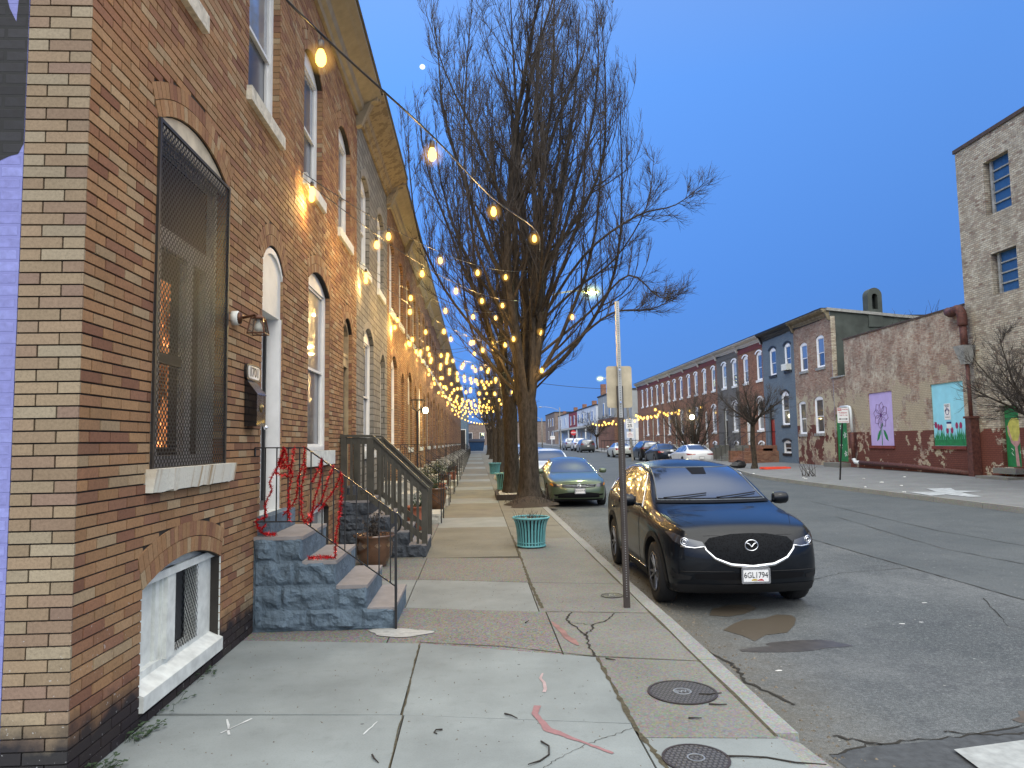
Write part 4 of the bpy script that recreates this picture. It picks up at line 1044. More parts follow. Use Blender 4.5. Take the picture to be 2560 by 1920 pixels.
# second house: slate steps with olive timber balustrade
s2 = stone_steps(11.58, 12.95, 'step_dark', 'step_tread', 'dark slate painted steps with an olive timber balustrade', seed=4.0)
def wood_rail(root, y):
    mb = MB(); w = .045
    mb.bar((-2.17, y, 1.94), (-1.66, y, 1.93), .10, .035); mb.bar((-1.66, y, 1.93), (-.77, y, 1.08), .10, .035)
    mb.bar((-2.17, y, 1.86), (-1.66, y, 1.85), .04, .10); mb.bar((-1.66, y, 1.84), (-.80, y, 1.01), .04, .11)
    mb.bar((-2.14, y, .95), (-1.72, y, .95), .04, .09); mb.bar((-1.68, y, .93), (-.86, y, .30), .04, .09)
    mb.box(-2.16, -2.07, y - w, y + w, .90, 1.92); mb.box(-1.75, -1.64, y - w, y + w, .90, 1.90); mb.box(-.88, -.79, y - w, y + w, .19, 1.07)
    for x in (-1.99, -1.87):
        mb.box(x - .02, x + .02, y - .04, y - .015, .86, 1.88)
    for i in range(7):
        x = -1.54 + i * .1; d = (x + 1.66) * (-.85 / .89)
        mb.box(x - .02, x + .02, y - .04, y - .015, .84 + d, 1.86 + d)
    mb.build('balustrade', M['olive'], root)
wood_rail(s2, 11.64); wood_rail(s2, 12.85)
def marble_steps(k):
    o = A0 + PITCH * k; y0, y1 = o + LD[0] - .17, o + LD[1] + .17
    labs = {2: 'marble steps with black iron rails in front of the grey formstone house', 3: 'pale marble steps with iron rails, second flight past the olive balustrade', 4: 'marble steps with iron rails, third flight past the olive balustrade', 5: 'marble steps with iron rails below the bright porch lamp', 6: 'marble steps with iron rails just beyond the bright porch lamp'}
    t = thing('marble_steps', labs.get(k, 'distant marble steps with thin iron rails far along the left row'), 'steps', (-1.5, (y0 + y1) / 2, 0), 'marble front steps along the left row')
    mb = MB(); z0 = far(o)
    if k < 5: rock_side(mb, y0 + .02, -1, k, amp=.015, grid=.05)
    for i, (z, x) in enumerate(ST): mb.box(-2.18 if i == 0 else ST[i - 1][1], x - .02, y0 + .02, y1 - .02, 0, z - .05)
    mb.build('blocks', M['step_marble'], t)
    mb = MB()
    for i, (z, x) in enumerate(ST): mb.box(-2.17 if i == 0 else ST[i - 1][1] - .02, x, y0, y1, z - .05, z)
    mb.build('treads', M['step_marble'], t)
    for y in (y0 + .03, y1 - .03):
        if k < 9: iron_rail(t, y, curl=k < 5, n=[5, 4, 6][k % 3], th=.012)
        else:
            mb = MB(); mb.bar((-2.1, y, 1.78), (-1.68, y, 1.77), .03, .015); mb.bar((-1.68, y, 1.77), (-.8, y, 1.1), .03, .015); mb.box(-.815, -.785, y - .015, y + .015, 0, 1.1); mb.box(-1.7, -1.68, y - .01, y + .01, .9, 1.77)
            mb.bar((-1.68, y, 1.2), (-.8, y, .6), .015, .015); mb.build('railing', M['iron'], t)
for k in range(2, 22): marble_steps(k)
# ------------------------------------------------------------------ trees
ENV = None     # (x, y, radius): habit of an upright crown, limbs turn up when they reach it
def branch(mb, p, d, L, r0, r1, segs, wob, up=0.0, n=5, tw=None):
    pts = [Vector(p)]; d = Vector(d).normalized(); rs = [r0]; lim = ENV[2] * U(.8, 1.3) if ENV else 0
    for i in range(segs):
        d = (d + Vector((U(-wob, wob), U(-wob, wob), U(-wob, wob) * .6)) + Vector((0, 0, up))).normalized()
        if ENV:
            q = pts[-1]; vx, vy = q.x - ENV[0], q.y - ENV[1]; rr_ = math.hypot(vx, vy)
            if rr_ > lim and d.x * vx + d.y * vy > 0: d = Vector((d.x * .66, d.y * .66, max(d.z, .2))).normalized()
        pts.append(pts[-1] + d * L / segs); rs.append(r0 + (r1 - r0) * (i + 1) / segs)
    mb.tube(pts, rs, n, cap=False); return pts, rs, d
def side_dir(d, ang, az=None):
    d = Vector(d).normalized(); a = d.orthogonal().normalized(); b = d.cross(a); t = U(0, 2 * PI) if az is None else az
    return (d * math.cos(ang) + (a * math.cos(t) + b * math.sin(t)) * math.sin(ang)).normalized()
def vase_tree(name, label, x, y, z0, height, trunk_r, fork_z, limbs, density, spread, seed, group=None, env=None):
    global ENV
    random.seed(seed); ENV = (x, y, env) if env else None
    t = thing(name, label, 'tree', (x, y, z0), group)
    tr = MB(); cr = MB()
    def grow(p0, dirs, fz):
        pass
    stems = [(x, y, 0)]
    # flared trunk
    prof = [(0, 1.75), (.15, 1.3), (.45, 1.08), (1.0, .97), (fork_z * .8, .95), (fork_z, 1.05), (fork_z + .5, .8)]
    pts = [(x + .03 * math.sin(h * 1.3), y, z0 + h) for h, _ in prof]; rs = [trunk_r * k for _, k in prof]
    base = len(tr.v); n = 18; tr.tube(pts, rs, n, cap=False)
    for i in range(base, len(tr.v)):
        v = Vector(tr.v[i]); a = math.atan2(v.y - y, v.x - x); hz = v.z - z0
        k = 1 + .10 * math.sin(3 * a + .6 * hz) + .05 * math.sin(7 * a + hz) + (.22 * max(0, .5 - hz) * math.cos(5 * a)); tr.v[i] = (x + (v.x - x) * k, y + (v.y - y) * k, v.z)
    leaders = []
    nl = max(3, limbs // 4)
    for i in range(nl):
        az = 2 * PI * i / nl + U(-.3, .3); tl = U(.22, .55) * spread
        pp, rr_, dd = branch(tr, (x + math.cos(az) * trunk_r * .4, y + math.sin(az) * trunk_r * .4, z0 + fork_z + U(-.5, .2)), (math.cos(az) * math.sin(tl), math.sin(az) * math.sin(tl), math.cos(tl)), (height - fork_z) * U(.9, 1.0), trunk_r * U(.42, .55), .012, 20, .075, .02, 8)
        leaders.append((pp, rr_)); secondary(tr, cr, pp, rr_, density, height - fork_z, height)
    for i in range(limbs):
        pp0, rr0 = leaders[i % nl]; k = random.randint(0, 8); p = pp0[k]
        az = math.atan2(p.y - y, p.x - x) + U(-1.3, 1.3); tilt = U(.5, 1.15) * (1.15 if k < 5 else .8) * min(1.3, spread * 1.9)
        d = Vector((math.cos(az) * math.sin(tilt), math.sin(az) * math.sin(tilt), math.cos(tilt)))
        L = (height - p.z) * U(.62, .9); r0 = min(rr0[k] * .7, trunk_r * U(.16, .3))
        pp, rr_, dd = branch(tr, p, d, L, r0, .009, 16, .08, .095, 6)
        secondary(tr, cr, pp, rr_, density * .75, L, height)
    ENV = None
    tr.build('trunk', M['bark'], t, True); cr.build('crown', M['twigs'], t)
    return t
def secondary(tr, cr, pp, rr_, density, L, height, ang=(.35, .75), up=.09):
    n2 = int(density)
    for j in range(n2):
        f = U(.10, .97) ** .9; i = min(len(pp) - 2, int(f * (len(pp) - 1))); p = pp[i].lerp(pp[i + 1], f * (len(pp) - 1) - i); d = (pp[i + 1] - pp[i]).normalized()
        l2 = L * U(.16, .42) * (1.08 - f * .75); r2 = max(.007, rr_[i] * U(.28, .5))
        q, qr, _ = branch(tr if r2 > .02 else cr, p, side_dir(d, U(*ang)), l2, r2, .004, 7, .12, up, 4 if r2 > .02 else 3)
        m = int(4 + l2 * 3.6)
        for k in range(m):
            g = U(.15, 1.0); a = min(len(q) - 2, int(g * (len(q) - 1))); p3 = q[a].lerp(q[a + 1], g * (len(q) - 1) - a); d3 = (q[a + 1] - q[a]).normalized()
            l3 = U(.25, .95) * (.5 + .5 * min(1, l2 / 2))
            q3, _, _ = branch(cr, p3, side_dir(d3, U(.25, .7)), l3, .0065, .003, 4, .14, .10, 3)
            for _ in range(3):
                b = random.randrange(0, len(q3) - 1)
                branch(cr, q3[b], side_dir(q3[b + 1] - q3[b], U(.3, .8)), U(.12, .4), .0042, .0022, 2, .15, .08, 3)
big = vase_tree('street_tree', 'largest bare street tree with a dense upswept crown, standing just past the near turquoise planter', 1.5, 20.9, .05, 17.0, .27, 2.7, 24, 33, .46, 11, 'bare trees along the left kerb', env=2.45)
# long drooping limbs that reach out over the street
def extra_limbs():
    random.seed(5); tr = MB(); cr = MB()
    for pts, r in (([(1.6, 20.9, 4.8), (3.2, 20.6, 7.2), (4.8, 20.5, 8.4), (6.0, 20.5, 8.75), (7.0, 20.5, 9.5)], .05), ([(1.7, 20.9, 4.2), (3.4, 20.9, 5.6), (4.6, 20.8, 6.7), (5.5, 20.7, 6.0), (6.3, 20.7, 6.2)], .05),
                   ([(1.6, 20.8, 3.6), (2.8, 20.6, 4.6), (4.0, 20.5, 5.5), (5.1, 20.4, 5.6), (5.9, 20.3, 5.9)], .055), ([(1.6, 20.9, 5.0), (3.0, 20.9, 6.3), (4.2, 20.8, 7.2), (5.2, 20.8, 8.8), (5.5, 20.8, 10.5)], .05)):
        sp_ = spline(pts, 4); rs = [r * (1 - .85 * i / (len(sp_) - 1)) for i in range(len(sp_))]; tr.tube(sp_, rs, 6, cap=False)
        secondary(tr, cr, sp_[5:], rs[5:], 26, 3.2, 14, (.4, 1.1), .06)
    tr.build('limb', M['bark'], big, True); cr.build('twigs', M['twigs'], big)
extra_limbs()
second = vase_tree('street_tree', 'thick-trunked bare street tree directly behind the largest one, in a stone-edged bed', 1.12, 23.6, 0, 9.6, .23, 2.8, 10, 20, .42, 23, 'bare trees along the left kerb', env=1.9)
lab = ['bare street tree with a pale trunk next to the distant turquoise planter', 'bare street tree far along the left kerb, last but two', 'bare street tree far along the left kerb, last but one', 'farthest bare street tree on the left kerb']
for (x, y, s, rz, l) in ((1.45, 42.0, .95, 2.0, lab[0]), (1.55, 57.0, .9, 3.4, lab[1]), (1.6, 74.0, .9, 5.0, lab[2]), (1.6, 92.0, .9, .7, lab[3])):
    o = copy_tree(second); o.location = (x, y, far(y)); o.rotation_euler = (0, 0, rz); o.scale = (s, s, s); o['label'] = l
random.seed(3)
def sapling():
    t = thing('sapling', 'thin pale sapling growing from the middle turquoise planter', 'young tree', (1.25, 27.4, 0))
    tr = MB(); cr = MB()
    pp, rr_, _ = branch(tr, (1.25, 27.4, .1), (0, 0, 1), 4.2, .055, .01, 10, .05, .02, 7)
    secondary(tr, cr, pp[3:], rr_[3:], 24, 3.5, 5, (.5, 1.0), .05)
    tr.build('trunk', plain('pale_bark', (.16, .14, .10), .9), t, True); cr.build('crown', M['twigs'], t)
sapling()
def round_tree(name, label, x, y, z0, trunk_h, r, seed, rad, n=9, multi=False, squash=.8):
    random.seed(seed); t = thing(name, label, 'tree', (x, y, z0)); tr = MB(); cr = MB()
    if not multi: tr.tube([(x, y, z0 - .02), (x + .03, y, z0 + .3), (x - .04, y, z0 + trunk_h * .6), (x, y, z0 + trunk_h)], [r * 1.6, r * 1.05, r, r * .9], 10, cap=False)
    for i in range(n):
        az = 2 * PI * i / n + U(-.3, .3); tilt = U(.1, .6) if multi else U(.5, 1.35)
        d = Vector((math.cos(az) * math.sin(tilt), math.sin(az) * math.sin(tilt), math.cos(tilt)))
        L = rad * U(.75, 1.15)
        pp, rr_, _ = branch(tr, (x + (U(-.1, .1) if multi else 0), y, z0 + (0 if multi else trunk_h - U(0, .35))), d, L, r * .55, .012, 9, .13, .02 if not multi else .05, 5)
        secondary(tr, cr, pp, rr_, 16, L * 1.5, 5, (.4, 1.1), 0.0 if not multi else .07)
    tr.build('trunk', M['bark'], t, True); cr.build('crown', M['twigs'], t); return t
round_tree('small_tree', 'small bare spreading tree on the far sidewalk in front of the red brick steps', 15.0, 38.2, walk_z(15, 38.2), 2.5, .13, 31, 2.4)
round_tree('small_tree', 'bare many-stemmed upright small tree in front of the brick houses, behind the white sedan', 15.9, 52, walk_z(15.9, 52), 1.0, .12, 33, 4.6, 12, True)
round_tree('small_tree', 'bare bushy tree reaching in from the right edge across the green double door', 17.0, 20.6, walk_z(17.0, 20.6), 2.0, .10, 35, 2.9, 12)
round_tree('small_tree', 'dark bare tree growing against the red-walled corner building in the distance', 17.6, 104, .6, 2.0, .12, 37, 3.6, 9)
def roof_weed():
    random.seed(8); cr = MB()
    for i in range(12): pp, rr_, _ = branch(cr, (18.9, 29.6 + U(-2.2, 1.8), 6.7), (U(-.2, .2), U(-.9, .9), 1), U(.4, .9), .010, .004, 5, .15, 0, 3)
    tag(cr.build('roof_shrub', M['twigs']), 'leafless shrub sprouting on the roof edge of the low brick building', 'shrub')
roof_weed()
random.seed(12)
def mound():
    mb = MB(); xs = 26; cx, cy = 1.5, 20.5
    vs = []; fs = []
    for j in range(14):
        for i in range(xs):
            a = 2 * PI * i / xs; rr = j / 13; k = 1 + .18 * math.sin(3 * a + 1) + .1 * math.sin(5 * a)
            h = .26 * (1 - rr ** 1.5) + .03 * mnoise.noise(Vector((math.cos(a) * rr * 5, math.sin(a) * rr * 5, 2)))
            vs.append((cx + math.cos(a) * rr * .72 * k, cy + math.sin(a) * rr * .75 * k, max(.002, h) if j < 13 else .001))
    for j in range(13):
        for i in range(xs): fs.append((j * xs + i, j * xs + (i + 1) % xs, (j + 1) * xs + (i + 1) % xs, (j + 1) * xs + i))
    mb.mesh(vs, fs); o = mb.build('soil_mound', M['soil'], smooth=True); tag(o, 'mound of dark soil and roots around the foot of the largest tree', 'soil mound')
    mb = MB()
    for i in range(160):
        a = U(0, 6.28); r = U(.2, .75); x, y = cx + math.cos(a) * r, cy - .1 + math.sin(a) * r
        branch(mb, (x, y, .1), (U(-.6, .6), U(-.6, .6), 1), U(.12, .42), .004, .002, 3, .3, 0, 3)
    tag(mb.build('dead_weeds', M['twigs']), 'dead weed stalks sprouting from the soil mound at the big tree', 'weeds', kind='stuff')
    t = thing('tree_bed', 'dark timber-edged tree bed filled with pale stones', 'planting bed', (.95, 23.6, 0))
    mb = MB(); x0, x1, y0, y1 = .62, 1.75, 22.4, 24.6
    mb.box(x0, x1, y0, y0 + .1, 0, .17); mb.box(x0, x1, y1 - .1, y1, 0, .17); mb.box(x0, x0 + .1, y0 + .1, y1 - .1, 0, .165); mb.box(x1 - .1, x1, y0 + .1, y1 - .1, 0, .165); mb.build('edging', plain('dark_timber', (.03, .022, .017), .9), t)
    mb = MB()
    for i in range(260):
        x, y, r = U(x0 + .12, x1 - .12), U(y0 + .12, y1 - .12), U(.03, .06); mb.lathe([(.001, -r * .6), (r * .9, -r * .1), (r * .7, r * .4), (.001, r * .6)], c=(x, y, .14), n=6)
    mb.cur = 0; o = mb.build('stones', plain('pale_stones', (.42, .4, .36), .8), t); o['kind'] = 'stuff'
mound()

# ------------------------------------------------------------------ planters and pots
def planter(x, y, z, r, h, label):
    t = thing('slatted_planter', label, 'planter', (x, y, z), 'turquoise slatted planters'); mb = MB(); n = 28
    for i in range(n):
        a = 2 * PI * i / n; ca, sa = math.cos(a), math.sin(a)
        pts = [(x + ca * rr, y + sa * rr, z + hh) for rr, hh in ((r * .76, .03), (r * .77, h * .3), (r * .81, h * .62), (r * .88, h * .83), (r * .99, h * .97))]
        for p, q in zip(pts, pts[1:]): mb.bar(p, q, .007, .034, up=(-sa, ca, 0))
    mb.build('slats', M['teal'], t)
    mb = MB(); mb.tube([(x + r * math.cos(a), y + r * math.sin(a), z + h) for a in [2 * PI * i / 32 for i in range(33)]], .017, 8, cap=False); mb.build('rim', M['teal'], t, True)
    mb = MB(); mb.tube([(x + r * .77 * math.cos(a), y + r * .77 * math.sin(a), z + .03) for a in [2 * PI * i / 32 for i in range(33)]], .016, 6, cap=False)
    mb.tube([(x + r * .765 * math.cos(a), y + r * .765 * math.sin(a), z + .09) for a in [2 * PI * i / 32 for i in range(33)]], .009, 6, cap=False); mb.build('base_ring', M['teal'], t, True)
    mb = MB(); mb.lathe([(r * .62, .01), (r * .63, h * .3), (r * .70, h * .62), (r * .80, h * .85), (r * .9, h * .93), (.001, h * .95)], c=(x, y, z), n=28); mb.build('liner', plain('dark_liner', (.012, .014, .014), .8), t, True)
    mb = MB()
    for i in range(70):
        a = U(0, 6.28); q = U(0, r * .85); branch(mb, (x + math.cos(a) * q, y + math.sin(a) * q, z + h * .9), (U(-.8, .8), U(-.8, .8), 1), U(.05, .22), .0035, .0018, 3, .4, 0, 3)
    mb.build('dead_stalks', M['twigs'], t); return t
planter(.93, 12.45, 0, .31, .50, 'nearest turquoise slatted planter with dead stalks, on the sidewalk before the big tree')
planter(1.10, 27.5, 0, .40, .62, 'middle turquoise planter half hidden behind the trunk of the big tree')
planter(1.05, 41.0, 0, .36, .62, 'farthest turquoise planter beside the pale tree trunk')
mb = MB(); mb.lathe([(.001, -.14), (.1, -.1), (.14, 0), (.1, .1), (.001, .14)], c=(.80, 27.6, .45), n=16); tag(mb.build('white_globe', M['white'], smooth=True), 'small white round globe beside the middle turquoise planter', 'globe')
def pot(x, y, r, h, m, label, name='plant_pot', green=.5, z=0):
    t = thing(name, label, 'plant pot', (x, y, z)); mb = MB()
    mb.lathe([(r * .55, 0), (r * .62, .02), (r * .86, h * .35), (r * .93, h * .7), (r * .88, h * .88), (r, h * .93), (r * 1.03, h), (r * .92, h), (r * .86, h * .9), (.001, h * .88)], c=(x, y, z), n=28); mb.build('pot', M[m], t, True)
    mb = MB()
    for i in range(26):
        a = U(0, 6.28); q = U(0, r * .6); b, _, _ = branch(mb, (x + math.cos(a) * q, y + math.sin(a) * q, z + h * .88), (U(-.4, .4), U(-.4, .4), 1), U(.1, .4), .006, .002, 5, .25, 0, 3)
        for p in b[1:]:
            for _ in range(3):
                d = Vector((U(-1, 1), U(-1, 1), U(-.6, .6))) * .035; w_ = Vector((U(-1, 1), U(-1, 1), U(-1, 1))) * .016; mb.face([p, p + d * .5 + w_, p + d, p + d * .5 - w_])
    mb.build('plant', M['leaf'] if R() < green else M['twigs'], t); return t
M['glaze'] = plain('brown_glazed_ceramic', (.10, .05, .028), .18, coat=.6, var=.4)
M['terra'] = plain('terracotta', (.28, .09, .05), .7)
pot(-1.52, 10.85, .30, .47, 'glaze', 'large brown glazed pot of withered plants between the blue and slate steps', green=0)
t = bpy.data.objects['plant_pot']
mb = MB()
for a in (-.6, -1.25, -1.95, -2.6):
    for k in range(7):
        b = -1.2 + k * .4; cx, cy, cz = -1.52 + math.cos(a) * .275, 10.85 + math.sin(a) * .275, .33
        tx, ty = -math.sin(a), math.cos(a); mb.bar((cx, cy, cz - .03), (cx + tx * .05 * math.sin(b) + math.cos(a) * .006, cy + ty * .05 * math.sin(b) + math.sin(a) * .006, cz - .03 + .06 * math.cos(b * .8)), .009, .006)
mb.build('shell_relief', plain('shell_relief_glaze', (.24, .16, .1), .3), t)
labs = ['terracotta pot with leafy plant by the marble steps past the olive balustrade', 'small terracotta pot on the sidewalk by the fourth flight of steps', 'tall dark pot with shrubby plant by the steps under the porch lamp', 'wide pot with green foliage near the far iron rails', 'round planter of evergreen foliage beyond the porch lamp', 'farthest plant pot beside the iron rails']
for i, (x, y) in enumerate(((-1.25, 15.2), (-1.1, 19.6), (-1.35, 23.6), (-1.3, 28.2), (-1.2, 32.6), (-1.3, 37.6))):
    pot(x, y, .26 + .05 * (i % 3), .5 + .1 * (i % 2), 'terra' if i % 2 == 0 else 'glaze', labs[i], green=1)
for i, (x, y) in enumerate(((-1.7, 24.4), (-1.6, 29.3), (-1.7, 33.6))):
    mb = MB()
    for k in range(420):
        a, b = U(0, 6.28), U(-.3, 1.5); rr = U(.3, 1) * .45; p = Vector((x + math.cos(a) * math.cos(b) * rr, y + math.sin(a) * math.cos(b) * rr, .35 + math.sin(b) * rr * 1.5)); d = Vector((U(-1, 1), U(-1, 1), U(-1, 1))) * .06; w_ = Vector((U(-1, 1), U(-1, 1), U(-1, 1))) * .03
        mb.face([p, p + d + w_, p + d * 1.6, p + d - w_])
    mb.tube([(x, y, 0), (x, y, .5)], .03, 5)
    tag(mb.build('leafy_shrub', plain('dull_leaves', (.05, .065, .03), .7)), ['low leafy shrub between the third and fourth flights of marble steps', 'low leafy shrub just past the bright porch lamp', 'farthest low leafy shrub against the left house fronts'][i], 'shrub')

# ------------------------------------------------------------------ signs, posts, lamps
def usign(y0=7.84, x0=1.61):
    t = thing('sign_post', 'brown perforated post on the near kerb carrying the plain back of a sign', 'sign post', (x0, y0, 0))
    lean = -.02 / 3.33
    mb = MB(); w_ = .03
    def seg(z0, z1, wd, m, nm, dpt=.022):
        mb = MB(); X = lambda z: x0 + lean * z
        mb.hexa([(X(z0) - wd, y0 - dpt, z0), (X(z0) + wd, y0 - dpt, z0), (X(z0) + wd, y0 + dpt, z0), (X(z0) - wd, y0 + dpt, z0), (X(z1) - wd, y0 - dpt, z1), (X(z1) + wd, y0 - dpt, z1), (X(z1) + wd, y0 + dpt, z1), (X(z1) - wd, y0 + dpt, z1)])
        return mb.build(nm, M[m], t)
    a = seg(0, 2.40, .033, 'brown_metal', 'lower_post'); b = seg(2.05, 3.35, .020, 'galv', 'upper_post', .0255)
    h = MB()
    for i in range(88):
        z = .12 + i * .0254
        if z < 2.03: h.lathe([(.0052, -.0235), (.001, -.0232)], c=(x0 + lean * z, y0 - .0, z), n=8, axis='y')
    h.build('holes', plain('post_hole_light', (.25, .25, .25), .6), a)
    h = MB()
    for i in range(50):
        z = 2.07 + i * .0254; h.lathe([(.0052, -.0272), (.001, -.0269)], c=(x0 + lean * z, y0, z), n=8, axis='y')
    h.build('holes', M['iron'], b)
    mb = MB(); pts = rrect(x0 - .155, x0 + .13, 2.16, 2.625, .03)
    mb.prism(pts, lambda a, z: (a, y0 + .028, z), lambda a, z: (a + 0, y0 + .031, z)); mb.build('sign_panel', plain('aluminium_sign_back', (.42, .36, .25), .45, metal=.25), t)
    mb = MB()
    for z in (2.58, 2.22): mb.lathe([(.011, -.036), (.011, -.026)], c=(x0 + lean * z, y0, z), n=6, axis='y')
    mb.build('bolts', M['chrome'], t)
usign()
def flat_sign(t, cx, y, z0, w_, h, face, items, r=.02, dirn=-1):
    """panel facing -Y (towards the camera) with text rows"""
    mb = MB(); mb.prism(rrect(cx - w_ / 2, cx + w_ / 2, z0, z0 + h, r), lambda a, z: (a, y, z), lambda a, z: (a, y - .004, z)); p = mb.build('panel', face, t)
    for txt, size, fx, fz, mat, sx in items:
        mb = MB(); place_text(txt, size, mb, Matrix.Translation((cx + fx * w_, y - .0065, z0 + fz * h)) @ Matrix.Rotation(PI / 2, 4, 'X'), bold=size * .02, sx=sx); mb.build('lettering', mat, p)
    return p
sgn_w = plain('sign_white', (.72, .72, .72), .45, var=.03); sgn_r = plain('sign_red', (.42, .03, .05), .5, var=.05); sgn_k = plain('sign_black', (.02, .02, .025), .5)
def np_sign():
    x, y = 14.3, 27.73; g = walk_z(x, y)
    t = thing('no_parking_sign', 'white and red NO PARKING TUESDAY sign with double arrow on a leaning dark post', 'parking sign', (x, y, g))
    mb = MB(); mb.bar((x, y, g), (x + .22, y, 2.5), .055, .03, up=(0, 1, 0)); mb.build('post', M['iron'], t)
    p = flat_sign(t, x + .24, y - .03, 2.36, .46, .60, sgn_w, [('TUESDAY', .075, 0, .66, sgn_r, 1.1), ('7 AM TO 1 PM', .055, 0, .50, sgn_r, 1.0), ('TOW AWAY ZONE', .042, 0, .07, sgn_r, 1.1)])
    mb = MB(); cx = x + .24; mb.box(cx - .215, cx - .06, y - .038, y - .0345, 2.84, 2.94); mb.build('banner', sgn_r, p)
    mb = MB(); place_text('NO', .085, mb, Matrix.Translation((cx - .137, y - .042, 2.89)) @ Matrix.Rotation(PI / 2, 4, 'X'), bold=.002); mb.build('lettering', sgn_w, p)
    mb = MB(); place_text('PARKING', .06, mb, Matrix.Translation((cx + .085, y - .0365, 2.89)) @ Matrix.Rotation(PI / 2, 4, 'X'), bold=.001); mb.build('lettering', sgn_r, p)
    mb = MB(); mb.box(cx - .12, cx + .12, y - .039, y - .035, 2.50, 2.525); z = 2.5125
    mb.face([(cx - .19, y - .037, z), (cx - .11, y - .037, z - .04), (cx - .11, y - .037, z + .04)]); mb.face([(cx + .19, y - .037, z), (cx + .11, y - .037, z - .04), (cx + .11, y - .037, z + .04)]); mb.build('arrow', sgn_k, p)
np_sign()
def speed_sign():
    y = 57.0; x = 13.1 ; x = (1350 + 1225 / 5.53 - 1190) / 1790 * y + .02; g = .05
    t = thing('speed_limit_sign', 'white SPEED LIMIT 25 sign above a small red and white plate on a pale pole', 'road sign', (x, y, g))
    mb = MB(); mb.tube([(x + .35, y, g), (x + .1, y, 3.4), (x - .1, y, 6.0)], .09, 8); mb.build('pole', M['wood_pole'], t)
    flat_sign(t, x + .15, y - .12, 2.72 , .62, .78, sgn_w, [('SPEED', .15, 0, .86, sgn_k, 1), ('LIMIT', .15, 0, .66, sgn_k, 1), ('25', .36, 0, .3, sgn_k, 1.1)])
    flat_sign(t, x + .15, y - .12, 1.98, .55, .5, sgn_w, [('NO', .13, 0, .75, sgn_r, 1), ('PARKING', .1, 0, .48, sgn_r, 1), ('7 AM TO 1 PM', .06, 0, .2, sgn_r, 1)])
speed_sign()
def stop_sign():
    x, y = 14.6, 107.0; g = .5
    t = thing('stop_sign', 'red octagonal STOP sign above the parked cars at the distant corner', 'stop sign', (x, y, g))
    mb = MB(); mb.tube([(x, y, g), (x, y, 3.2)], .04, 6); mb.build('post', M['galv'], t)
    oct_ = [(x + .42 * math.cos(PI / 8 + i * PI / 4), 3.05 + .42 * math.sin(PI / 8 + i * PI / 4)) for i in range(8)]
    mb = MB(); mb.prism(oct_, lambda a, z: (a, y - .05, z), lambda a, z: (a, y - .06, z)); p = mb.build('panel', plain('stop_red', (.5, .02, .03), .4, var=.03), t)
    mb = MB(); place_text('STOP', .28, mb, Matrix.Translation((x, y - .065, 3.05)) @ Matrix.Rotation(PI / 2, 4, 'X'), bold=.012); mb.build('lettering', sgn_w, p)
    x2 = x - 3.15
    t = thing('small_sign', 'small white and red sign on a thin post left of the STOP sign', 'sign', (x2, y, g)); mb = MB(); mb.tube([(x2, y, g), (x2, y, 2.7)], .035, 6); mb.build('post', M['galv'], t)
    flat_sign(t, x2, y - .06, 2.1, .7, .5, sgn_w, [('NO PARKING', .1, 0, .6, sgn_r, 1)])
stop_sign()
def halo(name, col, st, k):  # see-through emissive skin imitating lens glare around a light, no haze in the air
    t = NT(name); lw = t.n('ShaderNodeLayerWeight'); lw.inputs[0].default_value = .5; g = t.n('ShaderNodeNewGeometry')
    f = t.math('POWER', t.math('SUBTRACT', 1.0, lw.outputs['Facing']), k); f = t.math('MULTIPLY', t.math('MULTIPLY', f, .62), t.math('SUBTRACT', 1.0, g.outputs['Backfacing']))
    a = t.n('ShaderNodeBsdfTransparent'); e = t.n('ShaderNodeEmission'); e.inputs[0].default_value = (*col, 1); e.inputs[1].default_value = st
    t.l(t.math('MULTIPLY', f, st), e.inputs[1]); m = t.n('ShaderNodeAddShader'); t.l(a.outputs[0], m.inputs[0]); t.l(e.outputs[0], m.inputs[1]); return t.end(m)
M['lamp_halo'] = halo('street_lamp_glare', (.9, 1, .1), 2.2, 4.5)
